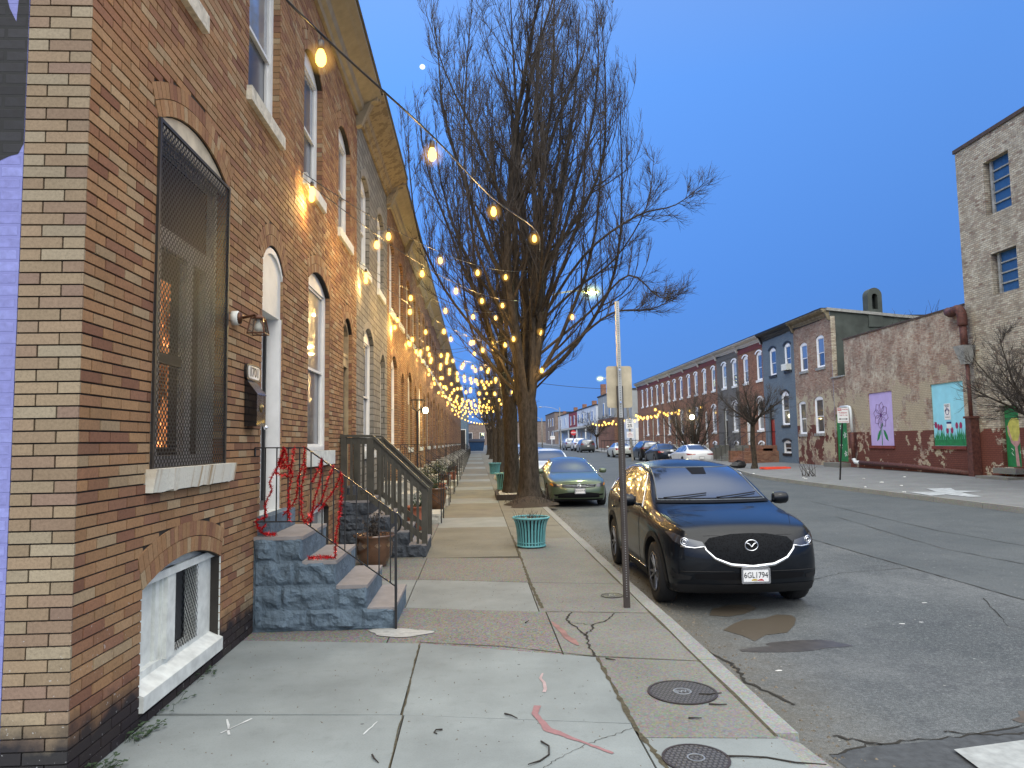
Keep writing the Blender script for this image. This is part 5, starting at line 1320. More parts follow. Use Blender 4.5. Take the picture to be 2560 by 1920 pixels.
def street_lamp(x, y, z0, H_, arm, label, lit=True, dirx=-1, power=60):
    t = thing('street_lamp', label, 'street lamp', (x, y, z0)); mb = MB()
    mb.tube([(x, y, z0), (x, y, z0 + H_ * .5), (x, y, z0 + H_)], [.11, .09, .065], 10); mb.build('pole', M['wood_pole'], t, True)
    mb = MB(); mb.tube(spline([(x, y, z0 + H_ - .6), (x + dirx * arm * .4, y, z0 + H_ - .1), (x + dirx * arm * .8, y, z0 + H_ + .1), (x + dirx * arm, y, z0 + H_ + .1)], 5), .03, 6); mb.build('arm', M['galv'], t, True)
    hx, hz = x + dirx * (arm + .3), z0 + H_ + .08
    mb = MB(); mb.lathe([(.001, .1), (.1, .09), (.17, .02), (.18, -.02), (.0, -.02)], c=(0, 0, 0), n=16); mb.v = [(hx + v[0] * 1.9, y + v[1], hz + v[2]) for v in mb.v]; mb.build('lamp_head', M['galv'], t, True)
    mb = MB(); mb.lathe([(.15, -.022), (.12, -.07), (.001, -.09)], n=16, cap=False); mb.v = [(hx + v[0] * 1.7, y + v[1], hz + v[2]) for v in mb.v]; mb.build('lamp_lens', M['lamp_head_glow'] if lit else M['galv'], t, True)
    if lit:
        mb = MB(); R0 = .42; mb.lathe([(max(.001, R0 * 1.25 * math.cos(a)), R0 * math.sin(a)) for a in [-PI / 2 + PI * i / 12 for i in range(13)]], n=24, cap=False); mb.v = [(hx + v[0], y + v[1], hz - .04 + v[2]) for v in mb.v]; mb.build('lamp_glare_shell', M['lamp_halo'], t, True)  # added glowing ellipsoid, stands in for glare around the lamp head
        l = bpy.data.lights.new('street_lamp_light', 'POINT'); l.energy = power; l.color = (.95, 1, .45); l.shadow_soft_size = .2; o = bpy.data.objects.new('street_lamp_light', l); COL.objects.link(o); o.parent = t; o.location = (hx - x, 0, hz - .25 - z0)
    return t
street_lamp(1.75, 25.6, 0, 7.15, 2.2, 'lit yellow-green street lamp reaching out among the branches right of the big tree', dirx=1, power=750)
bpy.data.objects['street_lamp'].scale = (1, 1, 1)
street_lamp(15.4, 75, .3, 8.0, 1.9, 'second lit street lamp, small in the distance left of the sign panel', power=200)
street_lamp(13.9, 118, .4, 7.0, 2.9, 'distant street lamp with a long arm, over the far white and red houses', lit=False)
street_lamp(10.9, 118, .4, 5.3, .9, 'distant pale lamp pole left of the small white and red sign', lit=False)
street_lamp(9.2, 128, .4, 5.0, -.9, 'farthest thin lamp pole on the street', lit=False, dirx=-1)
# basket lamp post and lit porch lamp on the left row
def lamps_left():
    x, y = -1.72, 21.2
    t = thing('basket_lamp_post', 'slim black post with an open basket lantern against the third brick house', 'lamp post', (x, y, 0)); mb = MB(); mb.tube([(x, y, 0), (x, y, 2.75)], .03, 8); mb.build('post', M['iron'], t)
    mb = MB()
    for i in range(8):
        a = 2 * PI * i / 8; mb.tube([(x + .04 * math.cos(a), y + .04 * math.sin(a), 2.75), (x + .17 * math.cos(a), y + .17 * math.sin(a), 2.86), (x + .22 * math.cos(a), y + .22 * math.sin(a), 3.08)], .008, 4)
    mb.tube([(x + .22 * math.cos(a), y + .22 * math.sin(a), 3.08) for a in [2 * PI * i / 16 for i in range(17)]], .01, 4, cap=False); mb.build('basket', M['iron'], t)
    y = 28.45
    t = thing('porch_lamp', 'bright lit porch lamp beside a door halfway down the left row', 'porch lamp', (-2.18, y, 3.0)); mb = MB(); mb.box(-2.175, -2.1, y - .06, y + .06, 3.0, 3.2); mb.build('bracket', M['iron'], t)
    mb = MB(); mb.lathe([(.001, -.12), (.08, -.1), (.10, 0), (.08, .1), (.001, .12)], c=(-1.98, y, 3.1), n=14); mb.build('globe', M['porch_glow'], t, True)
    l = bpy.data.lights.new('porch_light', 'POINT'); l.energy = 55; l.color = (1, .88, .5); l.shadow_soft_size = .1; o = bpy.data.objects.new('porch_light', l); COL.objects.link(o); o.parent = t; o.location = (.4, 0, .1)
    x, y = 15.6, 51.0
    t = thing('globe_lamp_post', 'lit round yard lamp between the bare trees in front of the grey rowhouse', 'lamp post', (x, y, .3)); mb = MB(); mb.tube([(x, y, .3), (x, y, 3.25)], .04, 8); mb.build('post', M['iron'], t)
    mb = MB(); mb.lathe([(.001, -.17), (.12, -.13), (.18, 0), (.12, .13), (.001, .17)], c=(x, y, 3.4), n=14); mb.build('globe', M['porch_glow'], t, True)
    l = bpy.data.lights.new('yard_light', 'POINT'); l.energy = 70; l.color = (1, .9, .6); l.shadow_soft_size = .2; o = bpy.data.objects.new('yard_light', l); COL.objects.link(o); o.parent = t; o.location = (-.3, 0, 3.1)
lamps_left()

# ------------------------------------------------------------------ festoon lights
bulb_me = {}
M['halo'] = halo('bulb_glare', (1, .50, .07), 1.0, 3.4)  # glare painted as additive emission, fading towards the rim
def bulb_parts(root, p, s=1.0, light=None, hi=True):
    """hanging socket + glass bulb; bulb mesh shared"""
    k = 'hi' if hi else 'lo'
    if k not in bulb_me:
        g = MB(); n = 14 if hi else 8
        g.lathe([(.012, -.085), (.02, -.10), (.030, -.125), (.033, -.150), (.030, -.172), (.018, -.19), (.001, -.195)], n=n); 
        g.cur = 1; R0 = .105 if hi else .115; g.lathe([(max(.001, R0 * math.cos(a)), -.145 + R0 * math.sin(a)) for a in [-PI / 2 + PI * i / 10 for i in range(11)]], n=18, cap=False)  # outer sphere is an added glare shell, not part of the glass
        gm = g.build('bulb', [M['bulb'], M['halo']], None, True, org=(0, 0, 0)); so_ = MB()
        so_.tube([(0, 0, .0), (0, 0, -.03)], .003, 4); so_.lathe([(.008, -.03), (.019, -.035), (.021, -.085), (.014, -.092)], n=10 if hi else 6)
        sm_ = so_.build('socket', M['iron'], None, True, org=(0, 0, 0)); bulb_me[k] = (gm.data, sm_.data); bpy.data.objects.remove(gm); bpy.data.objects.remove(sm_)
    g, so2 = bulb_me[k]; o0 = Vector(root['org'])
    b = bpy.data.objects.new('bulb', g); COL.objects.link(b); b.parent = root; b.location = Vector(p) - o0; b.scale = (s, s, s)
    q = bpy.data.objects.new('socket', so2); COL.objects.link(q); q.parent = b
    if light:
        l = bpy.data.lights.new('bulb_light', 'POINT'); l.energy = light; l.color = (1, .62, .2); l.shadow_soft_size = .035; o = bpy.data.objects.new('bulb_light', l); COL.objects.link(o); o.parent = root; o.location = Vector(p) - o0 + Vector((0, 0, -.24))
def festoon(pts, bulbs, label, grp='warm festoon light strings over the left sidewalk', light=9.0, thick=.006, hi=True, s=1.0, every=1):
    t = thing('festoon_string', label, 'string light', pts[0], grp); mb = MB(); mb.tube(pts, thick, 5 if hi else 4, cap=False); mb.build('cable', M['iron'], t, True)
    for i, p in enumerate(bulbs): bulb_parts(t, p, s, light if i % every == 0 else None, hi)
def sag(a, b, n, sg):
    a, b = Vector(a), Vector(b); return [a.lerp(b, i / n) - Vector((0, 0, sg * 4 * (i / n) * (1 - i / n))) for i in range(n + 1)]
def on(pts, f):
    x = f * (len(pts) - 1); i = min(len(pts) - 2, int(x)); return pts[i].lerp(pts[i + 1], x - i)
# first string passes right over the camera's left side up into the big tree
c1 = [Vector(p) for p in ((-1.55, 2.6, 4.75), (-1.16, 3.75, 4.42), (-.91, 4.2, 4.28), (-.32, 5.5, 4.22), (.23, 8.0, 4.58), (.95, 10.6, 4.98), (1.50, 16, 6.15), (1.86, 19.9, 7.2))]
c1s = spline(c1, 6)
festoon(c1s, [(-.91, 4.2, 4.27), (-.32, 5.5, 4.21), (.23, 8.0, 4.57), (.90, 10.4, 4.95)], 'string with the largest, nearest bulbs running from the photo top left into the big tree', light=12, thick=.008)
random.seed(77)
names = ['from the wall of the house next to 1701 up to the big tree', 'lower strand from the wall of the house next to 1701', 'starting at the seam between the brick and grey formstone fronts', 'second strand from the seam of the grey formstone front', 'starting at the far edge of the grey formstone front']
anch = [(-2.17, 8.72, 5.2), (-2.17, 8.74, 5.15), (-2.17, 13.2, 5.18), (-2.17, 13.22, 5.12), (-2.17, 18.1, 5.2), (-2.17, 18.12, 5.1), (-2.17, 22.6, 5.15), (-2.17, 22.62, 5.1), (-2.17, 27.2, 5.15), (-2.17, 31.7, 5.1), (-2.17, 36.3, 5.1), (-2.17, 40.9, 5.1), (-2.17, 45.5, 5.1), (-2.17, 50.1, 5.1), (-2.17, 54.7, 5.1), (-2.17, 63.8, 5.1), (-2.17, 72.9, 5.1), (-2.17, 82.1, 5.1)]
ends = [(1.5, 19.8, 6.6), (1.3, 20.6, 5.9), (1.3, 23.2, 6.1), (1.2, 23.4, 5.0), (1.25, 23.8, 5.4), (1.5, 33, 5.3), (1.5, 33.2, 5.5), (1.4, 41.5, 5.4), (1.4, 41.7, 5.3), (1.4, 42, 5.4), (1.5, 56.5, 5.4), (1.5, 56.8, 5.3), (1.5, 57.2, 5.5), (1.6, 73.5, 5.3), (1.6, 74, 5.3), (1.6, 74.3, 5.3), (1.6, 91.5, 5.3), (1.6, 92, 5.3)]
for i, (a, b) in enumerate(zip(anch, ends)):
    if i >= 5: a = (a[0], a[1] + U(-.4, .4), a[2] + U(-.25, .3)); b = (b[0] + U(-.5, .5), b[1], b[2] + U(-.9, .3))
    L = (Vector(b) - Vector(a)).length; pts = sag(a, b, 16, .28 + .01 * L); nb = max(5, int(L / (2.0 if i < 5 else 1.45)))
    f0 = .35 / L
    bl = [on(pts, f0 + (1 - f0) * k / nb) for k in range(nb)]
    lab_ = ('bulb string ' + names[i]) if i < 5 else 'string of small warm bulbs between the house fronts and trees farther down the left sidewalk'
    festoon(pts, bl, lab_, light=26 if i < 5 else 55.0, hi=i < 5, s=1.15 if i < 6 else 1.35, thick=.006 if i < 8 else .009, every=1 if i < 5 else (2 if i < 10 else 3))
for a, b, nb in (((-2.17, 24.0, 5.1), (1.1, 20.2, 4.9), 3), ((-2.17, 27.25, 5.1), (2.7, 19.5, 5.4), 5), ((-2.17, 31.75, 5.05), (1.9, 20.3, 4.0), 6), ((-2.17, 36.35, 5.05), (1.7, 22.6, 3.6), 7), ((-2.17, 36.4, 5.0), (1.5, 27.3, 4.3), 6), ((-2.17, 45.6, 5.0), (1.5, 33.0, 4.0), 8), ((-2.17, 54.8, 5.0), (1.5, 41.9, 4.2), 8), ((-2.17, 63.9, 5.0), (1.6, 50, 4.2), 9)):
    pts = sag(a, b, 14, .3); festoon(pts, [on(pts, (k + .2) / nb) for k in range(nb)] + [Vector(b)], 'warm bulb string slanting back from the far left house fronts towards the big tree', light=30, hi=True, s=1.25, every=2)
# cross strings over the far street and the right-hand row
rl = [((14.6, 58, 4.6), (19.2, 66, 4.9)), ((14.8, 66, 4.4), (19.3, 74, 4.9)), ((14.8, 66, 4.3), (19.2, 58, 4.9)), ((14.9, 74, 4.3), (19.4, 82, 4.8)), ((14.9, 74, 4.3), (19.3, 66, 4.9)), ((15.0, 84, 4.3), (19.5, 90, 4.6)), ((15.0, 84, 4.2), (19.4, 76, 4.8)), ((15.0, 92, 4.3), (15.0, 76, 4.3))]
for a, b in rl:
    pts = sag(a, b, 10, .4); nb = 7
    festoon(pts, [on(pts, (k + .3) / nb) for k in range(nb)], 'string of small warm bulbs in front of the far red brick houses across the street', 'warm festoon light strings across the street', light=34, hi=False, s=1.9, thick=.009, every=2)
# the pale point high in the dusk sky
mb = MB(); d = Vector((-.0628 - 0.0, 1.0, .5105)); mc = Vector((-71.53 * .9, 900, 1.8 + 542.79 * .9))
mb.lathe([(3.6 * math.cos(a), 3.1 * math.sin(a)) for a in [-PI / 2 + PI * i / 12 for i in range(13)]], c=tuple(mc), n=24); tag(mb.build('moon', emis('moonlight', (.85, .95, 1), 1.4), smooth=True), 'small pale moon in the blue sky above the left roof line', 'moon')
# ------------------------------------------------------------------ vehicles (front towards -Y, local origin under the nose)
def lerp_tab(tab, y, i):
    for a, b in zip(tab, tab[1:]):
        if y <= b[0]: t = (y - a[0]) / (b[0] - a[0]); return a[i] + (b[i] - a[i]) * t
    return tab[-1][i]
# y, z5 top centre, z4 top edge, w4 top-edge half width, z3 shoulder, w3 shoulder half width, w2 max half width, z0 bottom
TYPES = {
 'suv': dict(L=4.55, axles=(.90, 3.60), wr=.36, tab=[(.0, .93, .90, .66, .76, .74, .78, .24), (.22, 1.00, .955, .74, .84, .83, .86, .22), (.6, 1.06, 1.01, .77, .92, .88, .91, .22), (1.0, 1.105, 1.05, .78, .96, .895, .92, .22), (1.32, 1.15, 1.10, .77, 1.0, .895, .92, .22), (1.68, 1.36, 1.29, .72, 1.02, .90, .92, .22), (2.08, 1.575, 1.50, .64, 1.03, .905, .92, .22), (2.6, 1.66, 1.585, .61, 1.04, .905, .92, .22), (3.3, 1.665, 1.58, .60, 1.06, .905, .92, .22), (3.95, 1.60, 1.52, .59, 1.09, .90, .92, .23), (4.28, 1.53, 1.46, .57, 1.10, .87, .89, .26), (4.40, 1.50, 1.42, .56, 1.08, .82, .84, .30)],
   fprof=(.10, .02, .0, .02, .06, .14), rprof=(.04, -.10, -.13, -.10, -.02, .05), glass=[(1.62, 1.07), (2.12, 1.47), (2.6, 1.555), (3.3, 1.55), (3.85, 1.46), (4.12, 1.30), (4.02, 1.15), (2.6, 1.08)], pil=(2.70, 3.52), ws=(1.16, 1.56, .70, .57), rg=(1.12, 1.47, .66, .52), plan=.30),
 'sedan': dict(L=4.64, axles=(.88, 3.53), wr=.325, tab=[(.0, .70, .67, .62, .58, .70, .74, .20), (.2, .79, .75, .72, .68, .80, .83, .18), (.6, .87, .83, .75, .77, .86, .885, .18), (1.0, .92, .88, .76, .83, .875, .89, .18), (1.38, .97, .93, .75, .87, .88, .89, .18), (1.85, 1.20, 1.13, .68, .90, .88, .89, .18), (2.3, 1.38, 1.31, .60, .91, .885, .89, .18), (2.8, 1.445, 1.38, .57, .92, .885, .89, .18), (3.3, 1.42, 1.35, .56, .94, .885, .89, .18), (3.75, 1.27, 1.20, .60, .95, .88, .885, .19), (4.1, 1.10, 1.05, .70, .95, .86, .87, .22), (4.5, 1.04, .99, .70, .90, .80, .82, .26)],
   fprof=(.10, .02, .0, .02, .06, .12), rprof=(.04, -.10, -.13, -.10, -.04, .02), glass=[(1.60, .93), (2.2, 1.28), (2.8, 1.36), (3.3, 1.33), (3.72, 1.18), (3.95, 1.02), (2.8, .95)], pil=(2.75, 3.5), ws=(.98, 1.37, .68, .53), rg=(1.10, 1.36, .60, .50), plan=.32),
 'van': dict(L=5.1, axles=(.95, 3.98), wr=.34, tab=[(.0, .86, .82, .68, .66, .76, .80, .24), (.22, .98, .93, .78, .80, .87, .90, .2), (.6, 1.07, 1.02, .82, .90, .94, .96, .2), (1.0, 1.15, 1.10, .84, .98, .97, .99, .2), (1.4, 1.36, 1.29, .80, 1.0, .98, 1.0, .2), (1.9, 1.62, 1.53, .72, 1.02, .98, 1.0, .2), (2.4, 1.73, 1.64, .70, 1.03, .98, 1.0, .2), (3.2, 1.76, 1.67, .70, 1.04, .98, 1.0, .2), (4.2, 1.73, 1.64, .70, 1.05, .98, 1.0, .2), (4.7, 1.68, 1.6, .69, 1.06, .96, .98, .24), (4.9, 1.63, 1.55, .68, 1.05, .92, .94, .3)],
   fprof=(.10, .02, .0, .02, .06, .14), rprof=(.04, -.12, -.16, -.14, -.08, .0), glass=[(1.7, 1.1), (2.2, 1.52), (2.8, 1.62), (4.2, 1.60), (4.65, 1.52), (4.6, 1.12), (2.6, 1.1)], pil=(2.6, 3.7), ws=(1.2, 1.6, .76, .64), rg=(1.1, 1.55, .76, .64), plan=.28),
 'pickup': dict(L=5.6, axles=(1.0, 4.5), wr=.40, tab=[(.0, 1.12, 1.08, .80, .86, .86, .90, .35), (.2, 1.17, 1.13, .86, .95, .92, .96, .33), (.7, 1.22, 1.17, .88, 1.05, .95, .99, .33), (1.4, 1.26, 1.2, .87, 1.1, .96, 1.0, .33), (1.75, 1.5, 1.43, .80, 1.13, .97, 1.0, .33), (2.1, 1.78, 1.7, .72, 1.15, .97, 1.0, .33), (2.6, 1.87, 1.79, .70, 1.16, .97, 1.0, .33), (3.4, 1.86, 1.78, .70, 1.17, .97, 1.0, .33), (3.62, 1.82, 1.74, .70, 1.17, .97, 1.0, .33), (3.72, 1.30, 1.28, .86, 1.17, .97, 1.0, .33), (4.5, 1.28, 1.27, .88, 1.17, .97, 1.0, .35), (5.45, 1.28, 1.26, .88, 1.15, .95, .98, .42)],
   fprof=(.10, .0, .0, .0, .04, .10), rprof=(.04, -.06, -.08, -.06, -.02, .0), glass=[(1.9, 1.2), (2.25, 1.62), (2.6, 1.74), (3.4, 1.73), (3.5, 1.2)], pil=(2.7,), ws=(1.3, 1.75, .76, .64), rg=(1.34, 1.7, .64, .58), plan=.18)}
def resample(poly, st):
    out = []
    for a, b in zip(poly, poly[1:] + poly[:1]):
        L = math.hypot(b[0] - a[0], b[1] - a[1]); n = max(1, int(L / st)); out += [(a[0] + (b[0] - a[0]) * i / n, a[1] + (b[1] - a[1]) * i / n) for i in range(n)]
    return out
class Car:
    def __init__(s, kind, name, label, cat, paint_mat, group, zs=1.0, ws=1.0):
        T = TYPES[kind]; s.T = T; s.root = thing(name, label, cat, (0, 0, 0), group); s.paint = paint_mat
        me = s.shell(T); s.bvh = BVHTree.FromObject(s.body, bpy.context.evaluated_depsgraph_get())
        s.kind = kind
    def shell(s, T):
        rings = []; tab = T['tab']; n = len(tab)
        for i, (y, z5, z4, w4, z3, w3, w2, z0) in enumerate(tab):
            h = z3 - z0
            side = [(w2 * .93, z0, 0), (w2 * .985, z0 + h * .22, 1), (w2, z0 + h * .58, 2), (w3 * 1.0, z3, 3), (w4, z4, 4)]
            half = [(0, z0, 0), (w2 * .55, z0, 0)] + side + [(w4 * .55, z4 + (z5 - z4) * .8, 5), (0, z5, 5)]
            f = 1 if i == 0 else 0; ring = []
            full = [(x, z, l) for x, z, l in half] + [(-x, z, l) for x, z, l in half[-2:0:-1]]
            for x, z, l in full:
                k = abs(x) / .92
                dy = 0
                if i < 3: dy += T['plan'] * (k ** 2.6) * (1, .45, .1)[i]
                if i > n - 3: dy -= T['plan'] * .8 * (k ** 2.6) * (0, 0, .35, 1)[i - (n - 3) + 1] if i - (n - 3) + 1 < 4 else 0
                if i == 0: dy += T['fprof'][l]
                if i == n - 1: dy -= T['rprof'][l]
                ring.append((x, y + dy, z))
            rings.append(ring)
        m = len(rings[0]); vs = [p for r in rings for p in r]; fs = []
        for i in range(n - 1):
            for j in range(m): fs.append((i * m + j, i * m + (j + 1) % m, (i + 1) * m + (j + 1) % m, (i + 1) * m + j))
        # caps: lattice of columns x rows. ring order: 0 bottom centre,1,2..6 side (2=s0 .. 6=s4),7,8 top centre, 9.. mirrored
        for base, sg in ((0, 1), ((n - 1) * m, -1)):
            R_ = rings[0] if base == 0 else rings[-1]
            right = [2, 3, 4, 5, 6]; left = [m - q for q in right]
            bot = [left[0], m - 1, 0, 1, right[0]]; top = [left[4], m - 7, 8, 7, right[4]]
            rows = [[base + q for q in bot]]
            for q in range(1, 4):
                row = [base + left[q]]
                xr, yr, zr = R_[right[q]]
                for fx in (-.55, 0, .55):
                    k = abs(fx * xr) / .92; y0 = yr - sg * T['plan'] * (1 if sg > 0 else .8) * ((xr / .92) ** 2.6 - k ** 2.6)
                    vs.append((fx * xr, y0, zr)); row.append(len(vs) - 1)
                row.append(base + right[q]); rows.append(row)
            rows.append([base + q for q in top])
            for a, b in zip(rows, rows[1:]):
                for c in range(4): fs.append((a[c], a[c + 1], b[c + 1], b[c]) )
        me = bpy.data.meshes.new('body'); me.from_pydata(vs, [], fs)
        bm = bmesh.new(); bm.from_mesh(me); bmesh.ops.recalc_face_normals(bm, faces=bm.faces)
        cl = bm.edges.layers.float.get('crease_edge') or bm.edges.layers.float.new('crease_edge')
        for e in bm.edges:
            a, b = e.verts[0].index, e.verts[1].index
            if a < n * m and b < n * m and a % m == b % m and a % m in (6, m - 6): e[cl] = .55
            if a < n * m and b < n * m and a % m == b % m and a % m in (5, m - 5): e[cl] = .35
            if a < n * m and b < n * m and a % m == b % m and a % m in (2, m - 2): e[cl] = .5
        bm.to_mesh(me); bm.free()
        ob = bpy.data.objects.new('body', me); COL.objects.link(ob)
        ss = ob.modifiers.new('s', 'SUBSURF'); ss.levels = 3; ss.render_levels = 3
        cut = MB(); r = T['wr'] + .055
        for y in T['axles']:
            for sx in (-1, 1): cut.lathe([(r, sx * .58), (r, sx * 1.2)], c=(0, y, T['wr']), n=40, axis='x')
        cu = cut.build('cutter', s.paint, None, org=(0, 0, 0)); bo = ob.modifiers.new('b', 'BOOLEAN'); bo.object = cu; bo.operation = 'DIFFERENCE'; bo.solver = 'EXACT'
        dg = bpy.context.evaluated_depsgraph_get(); me2 = bpy.data.meshes.new_from_object(ob.evaluated_get(dg))
        bpy.data.objects.remove(ob); bpy.data.objects.remove(cu)
        me2.materials.clear(); me2.materials.append(s.paint); me2.materials.append(M['black_plastic'])
        for p in me2.polygons:
            p.use_smooth = True; c = p.center
            p.material_index = 0
            for y in T['axles']:
                if math.hypot(c.y - y, c.z - T['wr']) < T['wr'] + .065 and abs(c.x) < .97 and abs(p.normal.x) < .9 and abs(c.x) > .55: p.material_index = 1
                if abs(c.x) < .59 and abs(p.normal.x) > .9 and math.hypot(c.y - y, c.z - T['wr']) < T['wr'] + .06: p.material_index = 1
            if p.normal.z < -.8 and c.z < .45: p.material_index = 1
        me2.set_sharp_from_angle(angle=math.radians(38)) if hasattr(me2, 'set_sharp_from_angle') else None
        me2.name = 'body'
        s.body = bpy.data.objects.new('body', me2); COL.objects.link(s.body); s.body.parent = s.root
        bpy.context.view_layer.update(); return me2
    def hit(s, p, plane, off):
        x, z = p
        if plane == 'front': o, d = Vector((x, -3, z)), Vector((0, 1, 0))
        elif plane == 'rear': o, d = Vector((x, 9, z)), Vector((0, -1, 0))
        elif plane == 'left': o, d = Vector((-3, x, z)), Vector((1, 0, 0))
        elif plane == 'right': o, d = Vector((3, x, z)), Vector((-1, 0, 0))
        else: o, d = Vector((x, z, 4)), Vector((0, 0, -1))
        h = s.bvh.ray_cast(o, d)
        if h[0] is None:
            h = s.bvh.find_nearest(o + d * (3 if plane in ('left', 'right', 'front') else 4))
        nn = h[1] if h[1].dot(d) < 0 else -h[1]
        return h[0] + nn * off
    def patch(s, mb, poly, plane, off=.006, st=.06):
        P = resample(poly, st); xs = [p[0] for p in P]; zs = [p[1] for p in P]; ex = []
        x = min(xs) + st / 2
        while x < max(xs):
            z = min(zs) + st / 2
            while z < max(zs): ex.append((x, z)); z += st
            x += st
        vs, fs = cdt(P, [], ex); mb.mesh([s.hit(v, plane, off) for v in vs], fs)
    def path(s, pts, plane, off=.004, st=.05):
        out = []
        for a, b in zip(pts, pts[1:]):
            L = math.hypot(b[0] - a[0], b[1] - a[1]); n = max(1, int(L / st)); out += [s.hit((a[0] + (b[0] - a[0]) * i / n, a[1] + (b[1] - a[1]) * i / n), plane, off) for i in range(n)]
        out.append(s.hit(pts[-1], plane, off)); return out
    def part(s, mb, name, mat, parent=None, smooth=True):
        o = mb.build(name, mat, None, smooth, org=(0, 0, 0)); o.location = (0, 0, 0); o.parent = parent or s.root; return o
    def common(s, glassm='car_glass', rimm='alloy', detail=True, dark_lower=False, seam=True):
        T = s.T; r = T['wr']
        for pl, sx in (('left', -1), ('right', 1)):
            g = T['glass']; ys = [min(p[0] for p in g)] + list(T['pil']) + [max(p[0] for p in g)]
            for a, b in zip(ys, ys[1:]):
                poly = clip(g, a + .025, b - .025)
                if len(poly) >= 3: mb = MB(); s.patch(mb, poly, pl, .005, .08); s.part(mb, 'side_window', M[glassm])
            mb = MB(); mb.tube(s.path(g + [g[0]], pl, .003), .008, 4, cap=False); s.part(mb, 'window_trim', M['chrome'] if detail else M['black_plastic'])
            if seam:
                mb = MB(); t3 = T['tab'][5][4]
                for yy in [T['glass'][0][0] + .02] + list(T['pil'])[:2] :
                    mb.tube(s.path([(yy, T['tab'][5][4] + .02), (yy - .03, .6), (yy, .32)], pl, .0), .004, 3, cap=False)
                mb.tube(s.path([(T['glass'][0][0] + .02, .33), (T['axles'][1] - r - .1, .33)], pl, .0), .004, 3, cap=False)
                s.part(mb, 'door_seams', M['black_plastic'])
                for yy in list(T['pil'])[:2]:
                    mb = MB(); p = s.hit((yy - .16, T['tab'][6][4] - .10), pl, .025); mb.bar(p + Vector((0, -.08, 0)), p + Vector((0, .08, 0)), .02, .03); s.part(mb, 'door_handle', s.paint if detail else M['black_plastic'])
            # mirror
            mp_ = s.hit((T['glass'][0][0] + .12, T['glass'][0][1] + .02), pl, 0)
            mb = MB(); mb.bar(mp_, mp_ + Vector((sx * .10, -.01, .02)), .05, .03); c = mp_ + Vector((sx * .19, -.02, .06)); n0 = len(mb.v)
            mb.lathe([(.001, -.12), (.05, -.115), (.075, -.08), (.082, 0), (.075, .07), (.05, .10), (.001, .11)], n=16, axis='x'); mb.v[n0:] = [(c.x + v[0] * sx, c.y + v[1] * (.75 if v[1] < 0 else .45), c.z + v[2]) for v in mb.v[n0:]]
            s.part(mb, 'wing_mirror', s.paint)
            for y in T['axles']:
                mb = MB(); xo = sx * .90; mb.lathe([(r * .64, -.10), (r * .80, -.112), (r * .96, -.10), (r, -.06), (r, .06), (r * .96, .10), (r * .80, .112), (r * .64, .10)], c=(sx * .79, y, r), n=36, axis='x', cap=False)
                for k in range(3): mb.lathe([(r * 1.001, -.05 + k * .04), (r * 1.001, -.03 + k * .04)], c=(sx * .79, y, r), n=36, axis='x', cap=False)
                w_ = s.part(mb, 'wheel', M['rubber'])
                mb = MB(); mb.lathe([(r * .645, .104), (r * .60, .10), (r * .58, .03)], c=(0, 0, 0), n=32, axis='x', cap=False); mb.lathe([(r * .58, .01), (.001, .01)], n=24, axis='x', cap=False); n0 = 0
                mb.v = [(sx * (.79 + v[0]), y + v[1], r + v[2]) for v in mb.v]
                rim = s.part(mb, 'rim', M['black_plastic'] if detail else M[rimm], w_)
                mb = MB()
                ns = 5
                for k in range(ns * 2):
                    a = 2 * PI * k / (ns * 2) + (.12 if k % 2 else -.12); ca, sa = math.cos(a), math.sin(a); x1 = sx * .872
                    mb.hexa([(x1 - .01 * sx, y + ca * .04 - sa * .02, r + sa * .04 + ca * .02), (x1 - .01 * sx, y + ca * .04 + sa * .02, r + sa * .04 - ca * .02), (x1 + .006 * sx, y + ca * r * .62 + sa * .014, r + sa * r * .62 - ca * .014), (x1 + .006 * sx, y + ca * r * .62 - sa * .014, r + sa * r * .62 + ca * .014),
                             (x1 + .012 * sx, y + ca * .04 - sa * .016, r + sa * .04 + ca * .016), (x1 + .012 * sx, y + ca * .04 + sa * .016, r + sa * .04 - ca * .016), (x1 + .022 * sx, y + ca * r * .62 + sa * .01, r + sa * r * .62 - ca * .01), (x1 + .022 * sx, y + ca * r * .62 - sa * .01, r + sa * r * .62 + ca * .01)])
                mb.lathe([(.05, 0), (.045, .025), (.02, .03), (.001, .03)], c=(0, 0, 0), n=14, axis='x'); n1 = len(mb.v) - 14 * 4
                mb.v[n1:] = [(sx * (.868 + v[0]), y + v[1], r + v[2]) for v in mb.v[n1:]]
                mb.tube([(sx * .895, y + math.cos(a) * r * .625, r + math.sin(a) * r * .625) for a in [2 * PI * i / 32 for i in range(33)]], .008, 5, cap=False)
                s.part(mb, 'spokes', M[rimm], rim, False)
        z0, z1, w0, w1 = T['ws']
        mb = MB(); s.patch(mb, [(-w0, z0), (w0, z0), (w1, z1), (-w1, z1)], 'front', .005, .07); s.ws = s.part(mb, 'windscreen', M[glassm])
        z0, z1, w0, w1 = T['rg']
        mb = MB(); s.patch(mb, [(-w0, z0), (w0, z0), (w1, z1), (-w1, z1)], 'rear', .005, .07); s.part(mb, 'rear_window', M[glassm])
